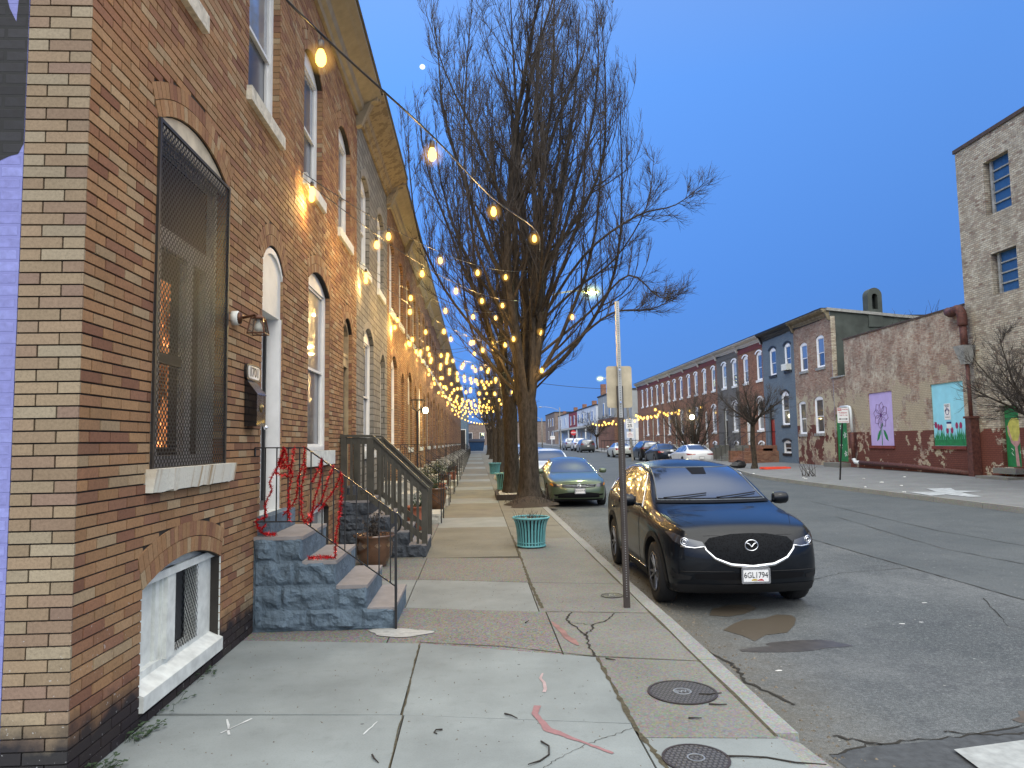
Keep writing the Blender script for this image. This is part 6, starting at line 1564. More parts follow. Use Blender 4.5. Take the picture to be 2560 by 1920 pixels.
    def plate(s, plane, x, z, txt, y_off=.02, w_=.305, col='white'):
        p = s.hit((x, z), plane, y_off); sg = -1 if plane == 'front' else 1
        mb = MB(); Y = p.y; mb.prism(rrect(x - w_ / 2, x + w_ / 2, z - .078, z + .078, .012), lambda a, b: (a, Y, b), lambda a, b: (a, Y + sg * .006, b)); pl = s.part(mb, 'number_plate', plain('plate_white', (.72, .72, .72), .4, var=.03), None, False)
        mb = MB(); P = [(a, b) for a, b in rrect(x - w_ / 2 - .008, x + w_ / 2 + .008, z - .086, z + .086, .016)]; Q = rrect(x - w_ / 2 + .012, x + w_ / 2 - .012, z - .064, z + .066, .008)
        vs, fs = cdt(P, [Q]); mb.mesh([(a, Y + sg * .010, b) for a, b in vs], fs); mb.mesh([(a, Y + sg * .010, b) for a, b in P] + [(a, Y - sg * .002, b) for a, b in P], [(i, (i + 1) % len(P), len(P) + (i + 1) % len(P), len(P) + i) for i in range(len(P))]); s.part(mb, 'plate_frame', plain('plate_frame', (.35, .35, .36), .3, metal=.8), pl, False)
        if txt:
            mb = MB(); R_ = Matrix.Rotation(PI / 2, 4, 'X') if sg < 0 else Matrix.Rotation(PI, 4, 'Z') @ Matrix.Rotation(PI / 2, 4, 'X')
            place_text(txt, .088, mb, Matrix.Translation((x, Y + sg * .0085, z + .004)) @ R_, bold=.0, sx=.82); s.part(mb, 'lettering', M['iron'], pl, False)
        return pl, Y
def clip(poly, a, b):
    def cl(P, f, v):
        out = []
        for p, q in zip(P, P[1:] + P[:1]):
            ip, iq = f(p[0], v), f(q[0], v)
            if ip: out.append(p)
            if ip != iq: t = (v - p[0]) / (q[0] - p[0]); out.append((v, p[1] + (q[1] - p[1]) * t))
        return out
    return cl(cl(poly, lambda x, v: x >= v, a), lambda x, v: x <= v, b)
def fin(car, x, y, z, rz=0.0, sc=(1, 1, 1)):
    car.root.location = (x, y, z); car.root.rotation_euler = (0, 0, rz); car.root.scale = sc
CARS_L = 'cars parked along the near kerb'; CARS_R = 'cars parked along the far kerb'
def flake(name, col, metal=.4, rough=.28): return paint(name, col, metal, rough)
# --- the black SUV
c = Car('suv', 'parked_suv', 'glossy black-blue SUV parked nearest the camera, plate 6GL1794', 'car', paint('black_blue_car_paint', (.0015, .003, .006), 0, .3, .45), CARS_L)
c.common()
def mirror_poly(P): return [(-x, z) for x, z in P][::-1]
gr = [(-.44, .845), (-.2, .885), (0, .892), (.2, .885), (.44, .845), (.50, .79), (.47, .72), (.38, .64), (.22, .585), (0, .565), (-.22, .585), (-.38, .64), (-.47, .72), (-.50, .79)]
def grille_mat():
    t = NT('mesh_grille'); P = t.pos(); s = t.sep(P); v = t.n('ShaderNodeTexVoronoi'); t.l(t.comb(s[0], s[2], 0.0), v.inputs[0]); v.inputs['Scale'].default_value = 60
    return t.end(t.pbsdf(t.ramp(v.outputs['Distance'], [(.2, (.001, .001, .0015)), (.5, (.008, .009, .011))]), .6, 0, .08))
mb = MB(); c.patch(mb, gr, 'front', .006, .05); g = c.part(mb, 'grille', grille_mat())
mb = MB(); wing = [(-.50, .755), (-.49, .72), (-.40, .63), (-.24, .565), (0, .542), (.24, .565), (.40, .63), (.49, .72), (.50, .755)]
pth = c.path(wing, 'front', .012, .04); mb.tube(pth, [.011 + .014 * math.sin(PI * min(1, max(0, i / (len(pth) - 1)))) for i in range(len(pth))], 8); 
for sx in (-1, 1): mb.tube(c.path([(sx * .50, .755), (sx * .60, .738), (sx * .74, .75)], 'front', .008, .04), .009, 6)
c.part(mb, 'chrome_wing', M['chrome'])
for sx in (-1, 1):
    P = [(.50, .765), (.62, .75), (.74, .765), (.80, .80), (.845, .885), (.80, .895), (.70, .845), (.52, .805)]; P = P if sx > 0 else mirror_poly(P)
    mb = MB(); c.patch(mb, P, 'front', .007, .03); hl = c.part(mb, 'headlight', M['lamp_glass'])
    q = c.hit((sx * .70, .800), 'front', .012); mb = MB(); n = Vector((sx * .35, -1, 0)).normalized(); a = n.orthogonal().normalized(); b = n.cross(a)
    for rad, th in ((.042, .006), (.022, .008)): mb.tube([q + (a * math.cos(t) + b * math.sin(t)) * rad for t in [2 * PI * i / 24 for i in range(25)]], th, 6, cap=False)
    c.part(mb, 'lamp_ring', M['chrome'], hl)
    P = [(.33, .40), (.60, .405), (.62, .455), (.33, .475)]; P = P if sx > 0 else mirror_poly(P); mb = MB(); c.patch(mb, P, 'front', .006, .05); c.part(mb, 'lower_intake', M['grille'])
    P = [(.64, .43), (.80, .45), (.83, .50), (.84, .42), (.78, .385), (.66, .385)]; P = P if sx > 0 else mirror_poly(P); mb = MB(); c.patch(mb, P, 'front', .006, .05); c.part(mb, 'fog_lamp_recess', M['black_plastic'])
    mb = MB(); mb.tube(c.path([(sx * .2, .49), (sx * .5, .485), (sx * .76, .475)], 'front', .004, .05), .006, 4); c.part(mb, 'bumper_trim', M['black_plastic'])
P = [(-.33, .40), (.33, .40), (.33, .475), (-.33, .475)]; mb = MB(); c.patch(mb, P, 'front', .0055, .05); c.part(mb, 'centre_intake', M['grille'])
mb = MB(); c.patch(mb, [(-.80, .235), (.80, .235), (.82, .33), (.5, .345), (0, .35), (-.5, .345), (-.82, .33)], 'front', .006, .06); c.part(mb, 'bumper_lip', M['black_plastic'])
# emblem: oval with a winged V
q = c.hit((0, .765), 'front', .018); mb = MB(); ov = [(q.x + .072 * math.cos(t), q.y, q.z + .058 * math.sin(t)) for t in [2 * PI * i / 32 for i in range(33)]]; mb.tube(ov, .0065, 6, cap=False)
mb.tube([(q.x - .062, q.y - .002, q.z + .03), (q.x - .03, q.y - .004, q.z + .018), (q.x, q.y - .004, q.z - .018), (q.x + .03, q.y - .004, q.z + .018), (q.x + .062, q.y - .002, q.z + .03)], [.004, .008, .009, .008, .004], 6); c.part(mb, 'emblem', M['chrome'])
pl, Y = c.plate('front', .02, .45, '6GL1794', .03)
mb = MB(); mb.face([(.02 - .05, Y - .0075, .395), (.03, Y - .0075, .395), (.035, Y - .0075, .41), (.0, Y - .0075, .418), (-.03, Y - .0075, .408)]); c.part(mb, 'plate_picture', plain('plate_gold', (.5, .35, .06), .5), pl, False)
mb = MB(); mb.face([(.03, Y - .0074, .395), (.11, Y - .0074, .395), (.085, Y - .0074, .415), (.05, Y - .0074, .41)]); c.part(mb, 'plate_picture', plain('plate_red', (.4, .03, .03), .5), pl, False)
# arch cladding and sill with chrome strip
for pl_, sx in (('left', -1), ('right', 1)):
    for y in c.T['axles']:
        mb = MB(); n = 26; I = []; O = []
        for i in range(n + 1):
            a = -.32 + (PI + .64) * i / n; I.append(c.hit((y + math.cos(a) * .418, .36 + math.sin(a) * .418), pl_, .010)); O.append(c.hit((y + math.cos(a) * .485, .36 + math.sin(a) * .485), pl_, .008))
        k = len(mb.v); mb.mesh(I + O, [(i, i + 1, n + 2 + i, n + 1 + i) for i in range(n)]); c.part(mb, 'arch_cladding', M['black_plastic'])
    mb = MB(); c.patch(mb, [(1.33, .235), (3.17, .235), (3.17, .33), (1.33, .33)], pl_, .008, .08); c.part(mb, 'sill_cladding', M['black_plastic'])
    mb = MB(); mb.tube(c.path([(1.36, .345), (3.14, .345)], pl_, .008, .1), .007, 4); c.part(mb, 'sill_strip', M['chrome'])
# bonnet shut line, wipers, windscreen border, mirror pod
mb = MB(); mb.tube(c.path([(-.80, .93), (-.5, .16), (0, .08), (.5, .16), (.80, .93)], 'top', -.001, .05), .003, 3, cap=False)
mb.tube(c.path([(-.66, .3), (-.40, .75), (-.36, 1.2)], 'top', -.002, .1), .002, 3, cap=False); mb.tube(c.path([(.66, .3), (.40, .75), (.36, 1.2)], 'top', -.002, .1), .002, 3, cap=False); c.part(mb, 'bonnet_seam', M['grille'])
mb = MB(); c.patch(mb, [(-.74, 1.135), (.74, 1.135), (.72, 1.185), (-.72, 1.185)], 'front', .010, .06); c.part(mb, 'cowl_panel', M['grille'])
for x0, x1 in ((-.62, -.05), (.05, .62)):
    mb = MB(); mb.tube([c.hit((x0 + (x1 - x0) * i / 8, 1.18 + (.05 if i < 5 else .05) * (i / 8)), 'front', .022) for i in range(9)], .008, 5); c.part(mb, 'wiper', M['black_plastic'])
mb = MB(); q = c.hit((0, 1.53), 'front', .0035); c.patch(mb, [(-.13, 1.555), (.13, 1.555), (.10, 1.47), (-.10, 1.47)], 'front', .0075, .05); c.part(mb, 'sensor_pod', M['grille'], c.ws)
mb = MB(); border = [(-.70, 1.165), (.70, 1.165), (.575, 1.555), (-.575, 1.555), (-.70, 1.165)]; mb.tube(c.path(border, 'front', .006, .05), .009, 4, cap=False); c.part(mb, 'windscreen_seal', plain('seal_grey', (.12, .14, .16), .4), c.ws)
for sx in (-1, 1):
    P = [(.55, .98), (.80, 1.0), (.86, 1.06), (.70, 1.08), (.56, 1.04)]; P = P if sx > 0 else mirror_poly(P); mb = MB(); c.patch(mb, P, 'rear', .006, .05); c.part(mb, 'tail_light', M['tail_red'])
fin(c, 3.03, 7.86, -.15, -.012)
def vw_mark(c, z):
    q = c.hit((0, z), 'front', .016); mb = MB(); mb.tube([(q.x + .058 * math.cos(t), q.y, q.z + .058 * math.sin(t)) for t in [2 * PI * i / 28 for i in range(29)]], .006, 5, cap=False)
    for P in ([(-.024, .05), (0, .008), (.024, .05)], [(-.047, .03), (-.024, -.042), (0, .0), (.024, -.042), (.047, .03)]): mb.tube([(q.x + a, q.y - .001, q.z + b) for a, b in P], .0055, 5)
    return c.part(mb, 'emblem', M['chrome'])
def sedan_front(c, emblem=vw_mark, plate='3EW5914'):
    c.common(rimm='alloy')
    mb = MB(); c.patch(mb, [(-.52, .665), (-.2, .675), (.2, .675), (.52, .665), (.48, .585), (0, .565), (-.48, .585)], 'front', .006, .05); g = c.part(mb, 'grille', M['grille'])
    mb = MB()
    for z in (.645, .605): mb.tube(c.path([(-.50, z + .005), (0, z - .01), (.50, z + .005)], 'front', .010, .06), .004, 4)
    c.part(mb, 'grille_bars', M['chrome'], g)
    for sx in (-1, 1):
        P = [(.53, .675), (.70, .70), (.80, .73), (.82, .665), (.74, .60), (.52, .59)]; P = P if sx > 0 else mirror_poly(P); mb = MB(); c.patch(mb, P, 'front', .006, .04); h = c.part(mb, 'headlight', M['lamp_glass'])
        mb = MB(); c.patch(mb, [(sx * .74, .62), (sx * .82, .66), (sx * .815, .70), (sx * .76, .70)], 'front', .010, .03); c.part(mb, 'indicator', plain('amber_lens', (.5, .2, .02), .2), h)
        P = [(.52, .33), (.72, .34), (.74, .39), (.52, .39)]; P = P if sx > 0 else mirror_poly(P); mb = MB(); c.patch(mb, P, 'front', .006, .04); c.part(mb, 'fog_lamp', M['grille'])
    mb = MB(); c.patch(mb, [(-.62, .285), (.62, .285), (.60, .40), (.3, .44), (-.3, .44), (-.60, .40)], 'front', .005, .05); c.part(mb, 'lower_intake', M['grille'])
    mb = MB(); c.patch(mb, [(-.72, .20), (.72, .20), (.74, .25), (-.74, .25)], 'front', .006, .05); c.part(mb, 'bumper_lip', M['black_plastic'])
    mb = MB(); mb.tube(c.path([(-.74, .85), (-.6, .2), (0, .09), (.6, .2), (.74, .85)], 'top', -.001, .05), .003, 3, cap=False); c.part(mb, 'bonnet_seam', M['grille'])
    if emblem: emblem(c, .625)
    if plate: c.plate('front', .02, .485, plate, .02)
c = Car('sedan', 'parked_sedan', 'grey-green sedan parked behind the black SUV with a lamp reflected in its windscreen', 'car', flake('grey_green_car_paint', (.085, .115, .07), .4, .3), CARS_L)
sedan_front(c); fin(c, 3.02, 21.1, -.15)
def suv_front(c, grm='chrome', plate=None):
    c.common()
    mb = MB(); c.patch(mb, [(-.42, .84), (.42, .84), (.38, .62), (-.38, .62)], 'front', .006, .05); g = c.part(mb, 'grille', M['grille']); mb = MB()
    for z in (.82, .77, .72, .67, .63): mb.tube(c.path([(-.41, z), (.41, z)], 'front', .012, .06), .008, 4)
    mb.tube([c.hit((.07 * math.cos(t), .745 + .05 * math.sin(t)), 'front', .022) for t in [2 * PI * i / 20 for i in range(21)]], .008, 5, cap=False); c.part(mb, 'grille_bars', M['chrome'], g)
    for sx in (-1, 1):
        P = [(.46, .84), (.70, .87), (.80, .86), (.78, .76), (.5, .72)]; P = P if sx > 0 else mirror_poly(P); mb = MB(); c.patch(mb, P, 'front', .006, .04); c.part(mb, 'headlight', M['lamp_glass'])
    mb = MB(); c.patch(mb, [(-.6, .36), (.6, .36), (.55, .50), (-.55, .50)], 'front', .005, .05); c.part(mb, 'lower_intake', M['grille'])
    c.plate('front', 0, .47, plate, .02)
wp = flake('white_car_paint', (.62, .63, .65), 0, .3)
c = Car('suv', 'parked_suv', 'white SUV behind the grey-green sedan, partly hidden by the big tree', 'car', wp, CARS_L); suv_front(c); fin(c, 3.05, 28.2, -.15)
c = Car('suv', 'parked_suv', 'dark SUV seen just left of the big tree trunk, behind the white SUV', 'car', flake('charcoal_car_paint', (.02, .022, .026), .4), CARS_L); suv_front(c); fin(c, 3.0, 34.6, -.14)
c = Car('van', 'parked_van', 'light-coloured van far along the near kerb between the tree trunks', 'car', flake('pale_car_paint', (.45, .5, .55), .1), CARS_L); suv_front(c); fin(c, 3.0, 47.5, -.13)
# cars across the street show their tails
def tail(c, z0, z1, x0, x1, pz, plate, bumper=None, lift=None):
    c.common(detail=True)
    for sx in (-1, 1):
        P = [(x0, z0 + .02), (x1, z0), (x1 + .03, z1 + .02), (x0, z1)]; P = P if sx > 0 else mirror_poly(P); mb = MB(); c.patch(mb, P, 'rear', .006, .04); c.part(mb, 'tail_light', M['tail_red'])
    c.plate('rear', 0, pz, plate, .015)
    mb = MB(); c.patch(mb, [(-.72, .24), (.72, .24), (.70, .36), (-.70, .36)], 'rear', .006, .06); c.part(mb, 'bumper_lip', M['black_plastic'])
    mb = MB(); mb.tube(c.path([(-.62, z0 - .05), (-.60, pz - .14), (.60, pz - .14), (.62, z0 - .05)], 'rear', .0, .06), .004, 3, cap=False); c.part(mb, 'boot_seam', M['black_plastic'])
def rear_car(kind, nm, label, pm, x, y, args, sc=(1, 1, 1), rzz=PI):
    c = Car(kind, nm, label, 'car', pm, CARS_R); tail(c, *args); fin(c, x, y + c.T['L'] * sc[1], road_z(x, y + 2), rzz, sc)
rear_car('sedan', 'parked_sedan', 'white sedan with slim red tail lights parked opposite, nearest on the far kerb', wp, 13.55, 42.6, (.78, .86, .36, .80, .62, 'AB1234'[:0]))
rear_car('sedan', 'parked_sedan', 'dark blue sedan parked between the white sedan and the black crossover', flake('navy_car_paint', (.012, .018, .03), .4), 13.75, 50.4, (.76, .86, .42, .78, .6, ''))
rear_car('suv', 'parked_suv', 'black crossover with a wide tail lamp bar parked across the street', flake('black_car_paint', (.006, .006, .008), .2), 14.15, 57.0, (.98, 1.06, .40, .82, .82, ''))
rear_car('sedan', 'parked_sedan', 'older white sedan with rounded tail, half hidden behind the sign post', flake('cream_white_car_paint', (.55, .58, .55), .1), 14.0, 67.5, (.70, .90, .52, .74, .7, ''))
rear_car('van', 'parked_minivan', 'grey minivan near the distant corner across the street', flake('grey_car_paint', (.13, .14, .15), .5), 14.3, 91, (1.0, 1.12, .50, .9, .82, ''))
rear_car('pickup', 'parked_pickup', 'white pickup truck just behind the grey minivan', wp, 14.7, 99.5, (.95, 1.2, .78, .94, .7, ''))
rear_car('pickup', 'parked_pickup', 'farthest silver pickup truck at the distant corner', flake('silver_car_paint', (.38, .4, .42), .4), 14.55, 108, (.95, 1.2, .78, .94, .7, ''))
# ------------------------------------------------------------------ right-hand side of the street
RED = [(0, (.22, .085, .05)), (.4, (.29, .125, .075)), (.75, (.36, .18, .11)), (1, (.17, .065, .04))]
M['brick_red'] = brick_mat('red_brick', RED, mortar=(.18, .13, .10), dirt=.35, ms=.010, bw=.215, bh=.075)
M['brick_red_dark'] = plain('red_painted_frieze', (.15, .028, .02), .7, var=.3, bump=.3)
M['brick_blue'] = brick_mat('slate_blue_painted_brick', [(0, (.125, .165, .21)), (1, (.15, .195, .24))], mortar=(.11, .15, .19), ms=.008, dirt=.15, bump=.35, bw=.215, bh=.075)
M['brick_grey'] = brick_mat('grey_painted_brick', [(0, (.14, .135, .13)), (1, (.17, .165, .155))], mortar=(.12, .115, .11), ms=.008, dirt=.2, bump=.35, bw=.215, bh=.075)
worn = [(0, (.27, .14, .095)), (.3, (.36, .22, .16)), (.6, (.40, .27, .20)), (.85, (.46, .35, .26)), (1, (.29, .12, .08))]
M['brick_worn'] = brick_mat('worn_painted_brick', worn, mortar=(.20, .17, .14), ms=.011, dirt=.5, bw=.215, bh=.075, stain=((.54, .50, .40), 1.3, .45, .75),
    peel=[((.44, .37, .265), 0, 4.1, .48, .8), ((.15, .055, .042), 2.15, 3.0, .72, 1.4), ((.15, .055, .042), 0, 2.03, .44, 1.15)])
M['brick_worn_brown'] = brick_mat('brown_row_brick', worn, mortar=(.2, .17, .14), ms=.011, dirt=.5, bw=.215, bh=.075, stain=((.38, .36, .30), 1.1, .5, .6),
    peel=[((.48, .41, .29), 0, 4.3, .46, .9), ((.15, .055, .042), 0, 2.5, .5, 1.0)])
M['brick_tower'] = brick_mat('pale_worn_tower_brick', [(0, (.33, .26, .19)), (.35, (.47, .40, .30)), (.75, (.57, .51, .40)), (1, (.24, .15, .11))], mortar=(.20, .18, .15), ms=.011, dirt=.45, bw=.215, bh=.075, stain=((.62, .57, .46), 1.6, .5, .55),
    peel=[((.17, .058, .042), 0, 2.03, .43, 1.2)])
M['green_stucco'] = plain('mossy_grey_render', (.055, .065, .058), .9, var=.35, scale=1.2, bump=.3)
M['rust_pipe'] = plain('rusty_brown_pipe', (.085, .028, .02), .7, var=.5, scale=12, bump=.3)
M['coping_brown'] = plain('dark_brown_coping', (.06, .04, .034), .85)
M['pvc'] = plain('white_plastic_pipe', (.62, .66, .68), .4, var=.05)
M['blue_board'] = plain('deep_blue_boarding', (.015, .075, .20), .5, var=.15)
M['grey_metal'] = plain('weathered_grey_metal', (.26, .26, .245), .6, var=.3)
M['white_cornice'] = plain('off_white_cornice', (.56, .53, .48), .6, var=.12)
M['tan_cornice'] = plain('faded_tan_cornice', (.20, .165, .105), .8, var=.35, scale=5)
def fpoly(mb, pts, c):
    vs, fs = cdt(pts); mb.mesh([FR.P(a, z, c) for a, z in vs], fs)
# ---- corner warehouse: tower + low wing
def warehouse():
    t = thing('brick_warehouse_tower', 'tall pale worn brick building with blue boarded windows at the right edge', 'warehouse', FR.P(24, .2))
    holes = [[(23.18, 9.67), (23.18, 11.65), (24.45, 11.65), (24.45, 9.67)], [(23.12, 6.77), (23.12, 8.25), (24.38, 8.25), (24.38, 6.77)], [(23.58, .67), (23.58, 2.82), (24.46, 2.82), (24.46, .67)], [(19.2, 9.67), (19.2, 11.65), (20.5, 11.65), (20.5, 9.67)], [(19.2, 6.77), (19.2, 8.25), (20.5, 8.25), (20.5, 6.77)]]
    mb = MB(); wall(FR, mb, 14, 25.93, -.3, 12.62, holes, reveal=.3); 
    x0, x1 = FR.P(25.93, 0)[0], 34
    mb.mesh([(x0, 25.93, -.3), (x1, 25.93, -.3), (x1, 25.93, 12.62), (x0, 25.93, 12.62)], [(0, 1, 2, 3)])
    x2 = FR.P(14, 0)[0]; mb.mesh([(x2, 14, -.3), (x1, 14, -.3), (x1, 14, 12.62), (x2, 14, 12.62)], [(0, 1, 2, 3)])
    mb.build('wall', M['brick_tower'], t)
    mb = MB(); FR.box(mb, 13.9, 26.0, 12.62, 12.76, -.4, .05); mb.build('coping', M['coping_brown'], t)
    mb = MB(); mb.box(FR.P(14, 0)[0] + .3, 34, 14, 25.9, 12.4, 12.5); mb.build('roof', M['roof'], t)
    for (a0, a1, z0, z1, n) in ((23.18, 24.45, 9.67, 11.65, 5), (23.12, 24.38, 6.77, 8.25, 4), (19.2, 20.5, 9.67, 11.65, 5), (19.2, 20.5, 6.77, 8.25, 4)):
        mb = MB(); FR.box(mb, a0, a1 - .12, z0, z1, -.26, -.22); w_ = mb.build('window', M['blue_board'], t)
        mb = MB()
        for i in range(1, n): z = z0 + (z1 - z0) * i / n; FR.box(mb, a0, a1 - .12, z - .025, z + .025, -.22, -.17)
        FR.box(mb, a1 - .24, a1 - .13, z0, z1, -.22, -.15); mb.build('bars', M['grey_metal'], w_)
    g = MB(); FR.box(g, 23.6, 24.44, .68, 2.8, -.2, -.15); d = g.build('door', M['door_green'], t)
    # painted yellow tulip on a pink stem
    g = MB(); fpoly(g, [(23.98 + .36 * math.sin(a) * (1 - .1 * math.cos(a)), 1.98 + .42 * math.cos(a)) for a in [2 * PI * i / 18 for i in range(18)]], -.142); g.build('painted_flower', plain('painted_yellow', (.48, .45, .10), .6), d)
    g = MB(); fpoly(g, [(24.36, 2.1), (24.3, 2.12), (24.12, 1.58), (23.86, 1.58), (23.66, 2.12), (23.61, 2.08), (23.78, 1.5), (23.9, 1.38), (23.84, .70), (24.0, .70), (24.03, 1.38), (24.2, 1.52)][::-1], -.138); g.build('painted_flower', plain('painted_pink', (.42, .24, .23), .6), d)
    g = MB(); g.tube([FR.P(24.2, 1.32, -.14), FR.P(24.1, 1.25, -.14), FR.P(24.2, 1.16, -.14), FR.P(24.1, 1.07, -.14)], .012, 4); g.tube([FR.P(23.75, 1.25, -.14), FR.P(23.68, 1.2, -.14), FR.P(23.72, 1.1, -.14), FR.P(23.8, 1.2, -.14), FR.P(23.75, 1.25, -.14)], .012, 4); g.build('chalk_marks', plain('chalk_white', (.45, .6, .5), .8), d)
    g = MB(); FR.box(g, 23.5, 24.6, .45, .64, -.3, .30); g.build('step', M['slab_grey'], t); g = MB(); FR.box(g, 23.3, 24.9, .1, .36, 0, .75); g.build('step', M['slab_grey'], t)
    # low wing
    t2 = thing('brick_warehouse', 'low worn brick wing with violet flower and blue tulip panels on its wall', 'warehouse', FR.P(30, .2))
    P1, P2 = (31.22, 33.23, 1.38, 3.85), (26.35, 28.37, 1.39, 3.88)
    holes = [[(a, c), (a, d), (b, d), (b, c)] for a, b, c, d in (P1, P2)]
    mb = MB(); wall(FR, mb, 25.94, 35.32, -.2, 6.72, holes, reveal=.1); x0 = FR.P(35.32, 0)[0]
    mb.mesh([(x0, 35.32, 0), (34, 35.32, 0), (34, 35.32, 6.72), (x0, 35.32, 6.72)], [(0, 1, 2, 3)]); wl = mb.build('wall', M['brick_worn'], t2)
    mb = MB(); FR.box(mb, 25.94, 35.36, 6.72, 6.79, -.35, .04); mb.build('coping', M['coping_brown'], t2)
    mb = MB(); mb.box(18.9, 34, 25.95, 35.3, 6.4, 6.5); mb.build('roof', M['roof'], t2)
    for i, (a, b, c, d, m, nm) in enumerate(((*P1, (.46, .37, .66), 'violet_panel'), (*P2, (.27, .62, .74), 'sky_blue_panel'))):
        g = MB(); FR.box(g, a, b, c, d, -.1, -.05); p = g.build(nm, plain(nm, m, .6, var=.07, scale=3), t2)
        g = MB(); FR.box(g, a - .06, b + .06, c - .13, c - .005, -.05, .06); g.build('sill', M['brick_red_dark'], t2)
        ln = plain('mural_outline', (.10, .05, .14), .6); gn = plain('mural_leaf_green', (.01, .18, .06), .6)
        if i == 0:
            ca, cz = 32.28, 2.78; g = MB()
            for k in range(8):
                an = 2 * PI * k / 8 + .2; L = .62; ax, az = math.cos(an), math.sin(an)
                pts = [(ca + ax * L * u - az * w_ * .2, cz + az * L * u + ax * w_ * .2) for u, w_ in ((0.1, 0), (.4, .85), (.7, 1), (1.0, 0), (.7, -1), (.4, -.85), (.1, 0))]
                g.tube([FR.P(x, z, -.045) for x, z in pts], .011, 4)
            g.tube([FR.P(ca, cz - .2, -.045), FR.P(ca + .1, 2.1, -.045)], .01, 4); g.build('flower_outline', ln, p)
            g = MB(); fpoly(g, [(ca + .07 * math.cos(a), cz + .07 * math.sin(a)) for a in [2 * PI * q / 10 for q in range(10)]], -.046); g.build('flower_centre', plain('mural_purple', (.12, .03, .2), .6), p)
            g = MB()
            for s in (1, -1):
                c0 = ca + .02 if s > 0 else ca - .12
                lf = [(c0 + s * .02, 2.12), (c0 + s * .18, 2.06), (c0 + s * .34, 1.85), (c0 + s * .42, 1.58), (c0 + s * .22, 1.68), (c0 + s * .08, 1.9)]
                fpoly(g, lf if s > 0 else lf[::-1], -.045)
            fpoly(g, [(ca - .03, 1.40), (ca + .03, 1.40), (ca + .01, 2.35), (ca - .10, 2.45), (ca - .16, 2.35), (ca - .04, 2.2)], -.0455); g.build('leaves', gn, p)
        else:
            g = MB(); fpoly(g, [(26.36, 1.40), (28.36, 1.40), (28.36, 1.62), (26.36, 1.66)], -.0465)
            for q in range(17):
                x = 26.45 + q * .115; h = U(.25, .55) * (1.2 if q < 4 else 1); fpoly(g, [(x - .05, 1.6), (x + .05, 1.6), (x + U(-.04, .04) , 1.62 + h)], -.045)
                fpoly(g, [(x - .05, 1.6), (x + .05, 1.6), (x + .09, 1.60 + h * .7)], -.0445)
            g.build('grass', gn, p)
            g = MB()
            for x, z in ((28.22, 2.22), (28.05, 2.14), (27.88, 2.12), (27.5, 2.0), (27.22, 2.0), (26.92, 2.18), (26.68, 2.18)):
                fpoly(g, [(x + .085 * math.cos(a), z + .13 * math.sin(a)) for a in [2 * PI * q / 12 for q in range(12)]], -.044)
            for q in range(5): fpoly(g, [(28.24, 2.2), (28.24 + .12 * math.cos(q), 2.25 + .12 * math.sin(q)), (28.24 + .12 * math.cos(q + .4), 2.25 + .12 * math.sin(q + .4))], -.0435)
            g.build('tulips', plain('mural_crimson', (.28, .02, .09), .6), p)
            g = MB()
            for x, z in ((28.05, 2.02), (27.88, 2.0), (27.5, 1.9), (27.22, 1.9), (26.92, 2.06), (26.68, 2.06)): FR.box(g, x - .008, x + .008, 1.6, z, -.05, -.0455)
            g.build('stems', gn, p)
    # small notice and camera sign
    t3 = thing('notice_sign', 'white notice with a dark round emblem fixed on the blue tulip panel', 'sign', FR.P(27.4, 2.5))
    g = MB(); FR.box(g, 27.24, 27.62, 2.42, 3.06, -.045, -.035); p = g.build('panel', sgn_w, t3)
    g = MB(); T_ = lambda a, z: Matrix.Translation(FR.P(a, z, -.032)) @ Matrix.Rotation(-PI / 2, 4, 'Z') @ Matrix.Rotation(PI / 2, 4, 'X')
    for txt, z, s_ in (('WARNING', 3.0, .06), ('THIS AREA', 2.94, .05), ('IS PATROLLED', 2.52, .04)): place_text(txt, s_, g, T_(27.43, z), bold=.001)
    g.build('lettering', sgn_k, p); g = MB(); pts = [(27.43 + .1 * math.sin(a), 2.72 + .1 * math.cos(a)) for a in [2 * PI * q / 16 for q in range(16)]]; g.tube([FR.P(a, z, -.032) for a, z in pts + pts[:1]], .012, 4); g.tube([FR.P(27.57, 2.76, -.03), FR.P(27.43, 2.9, -.03), FR.P(27.29, 2.76, -.03)], .014, 4); g.build('emblem', plain('navy_ink', (.02, .03, .12), .5), p)
    t3 = thing('camera_notice', 'tiny dark and white camera notice below the larger notice on the blue panel', 'sign', FR.P(27.4, 2.1))
    g = MB(); FR.box(g, 27.24, 27.52, 2.26, 2.34, -.045, -.034); g.build('header', plain('navy_ink', (.02, .03, .12), .5), t3); g = MB(); FR.box(g, 27.24, 27.52, 2.08, 2.26, -.045, -.035); g.build('panel', sgn_w, t3)
    # rain pipes
    t4 = thing('downpipe', 'rusty brown downpipe with a flared grey hopper at the seam of the two brick walls', 'drainpipe', FR.P(25.8, .2)); mb = MB()
    mb.tube(spline([FR.P(26.75, 6.62, .12), FR.P(26.4, 6.50, .25), FR.P(25.9, 6.56, .3), FR.P(25.75, 6.35, .28), FR.P(25.75, 5.9, .26)], 5), .17, 10); mb.tube([FR.P(25.75, 5.95, .26), FR.P(25.74, 5.12, .24)], .13, 10); mb.build('elbow', M['rust_pipe'], t4, True)
    mb = MB(); a = .30; b = .13
    mb.hexa([FR.P(25.72 - b, 4.45, .1), FR.P(25.72 + b, 4.45, .1), FR.P(25.72 + b, 4.45, .36), FR.P(25.72 - b, 4.45, .36), FR.P(25.75 - a, 5.14, .02), FR.P(25.75 + a, 5.14, .02), FR.P(25.75 + a, 5.14, .5), FR.P(25.75 - a, 5.14, .5)]); mb.build('hopper', M['grey_metal'], t4)
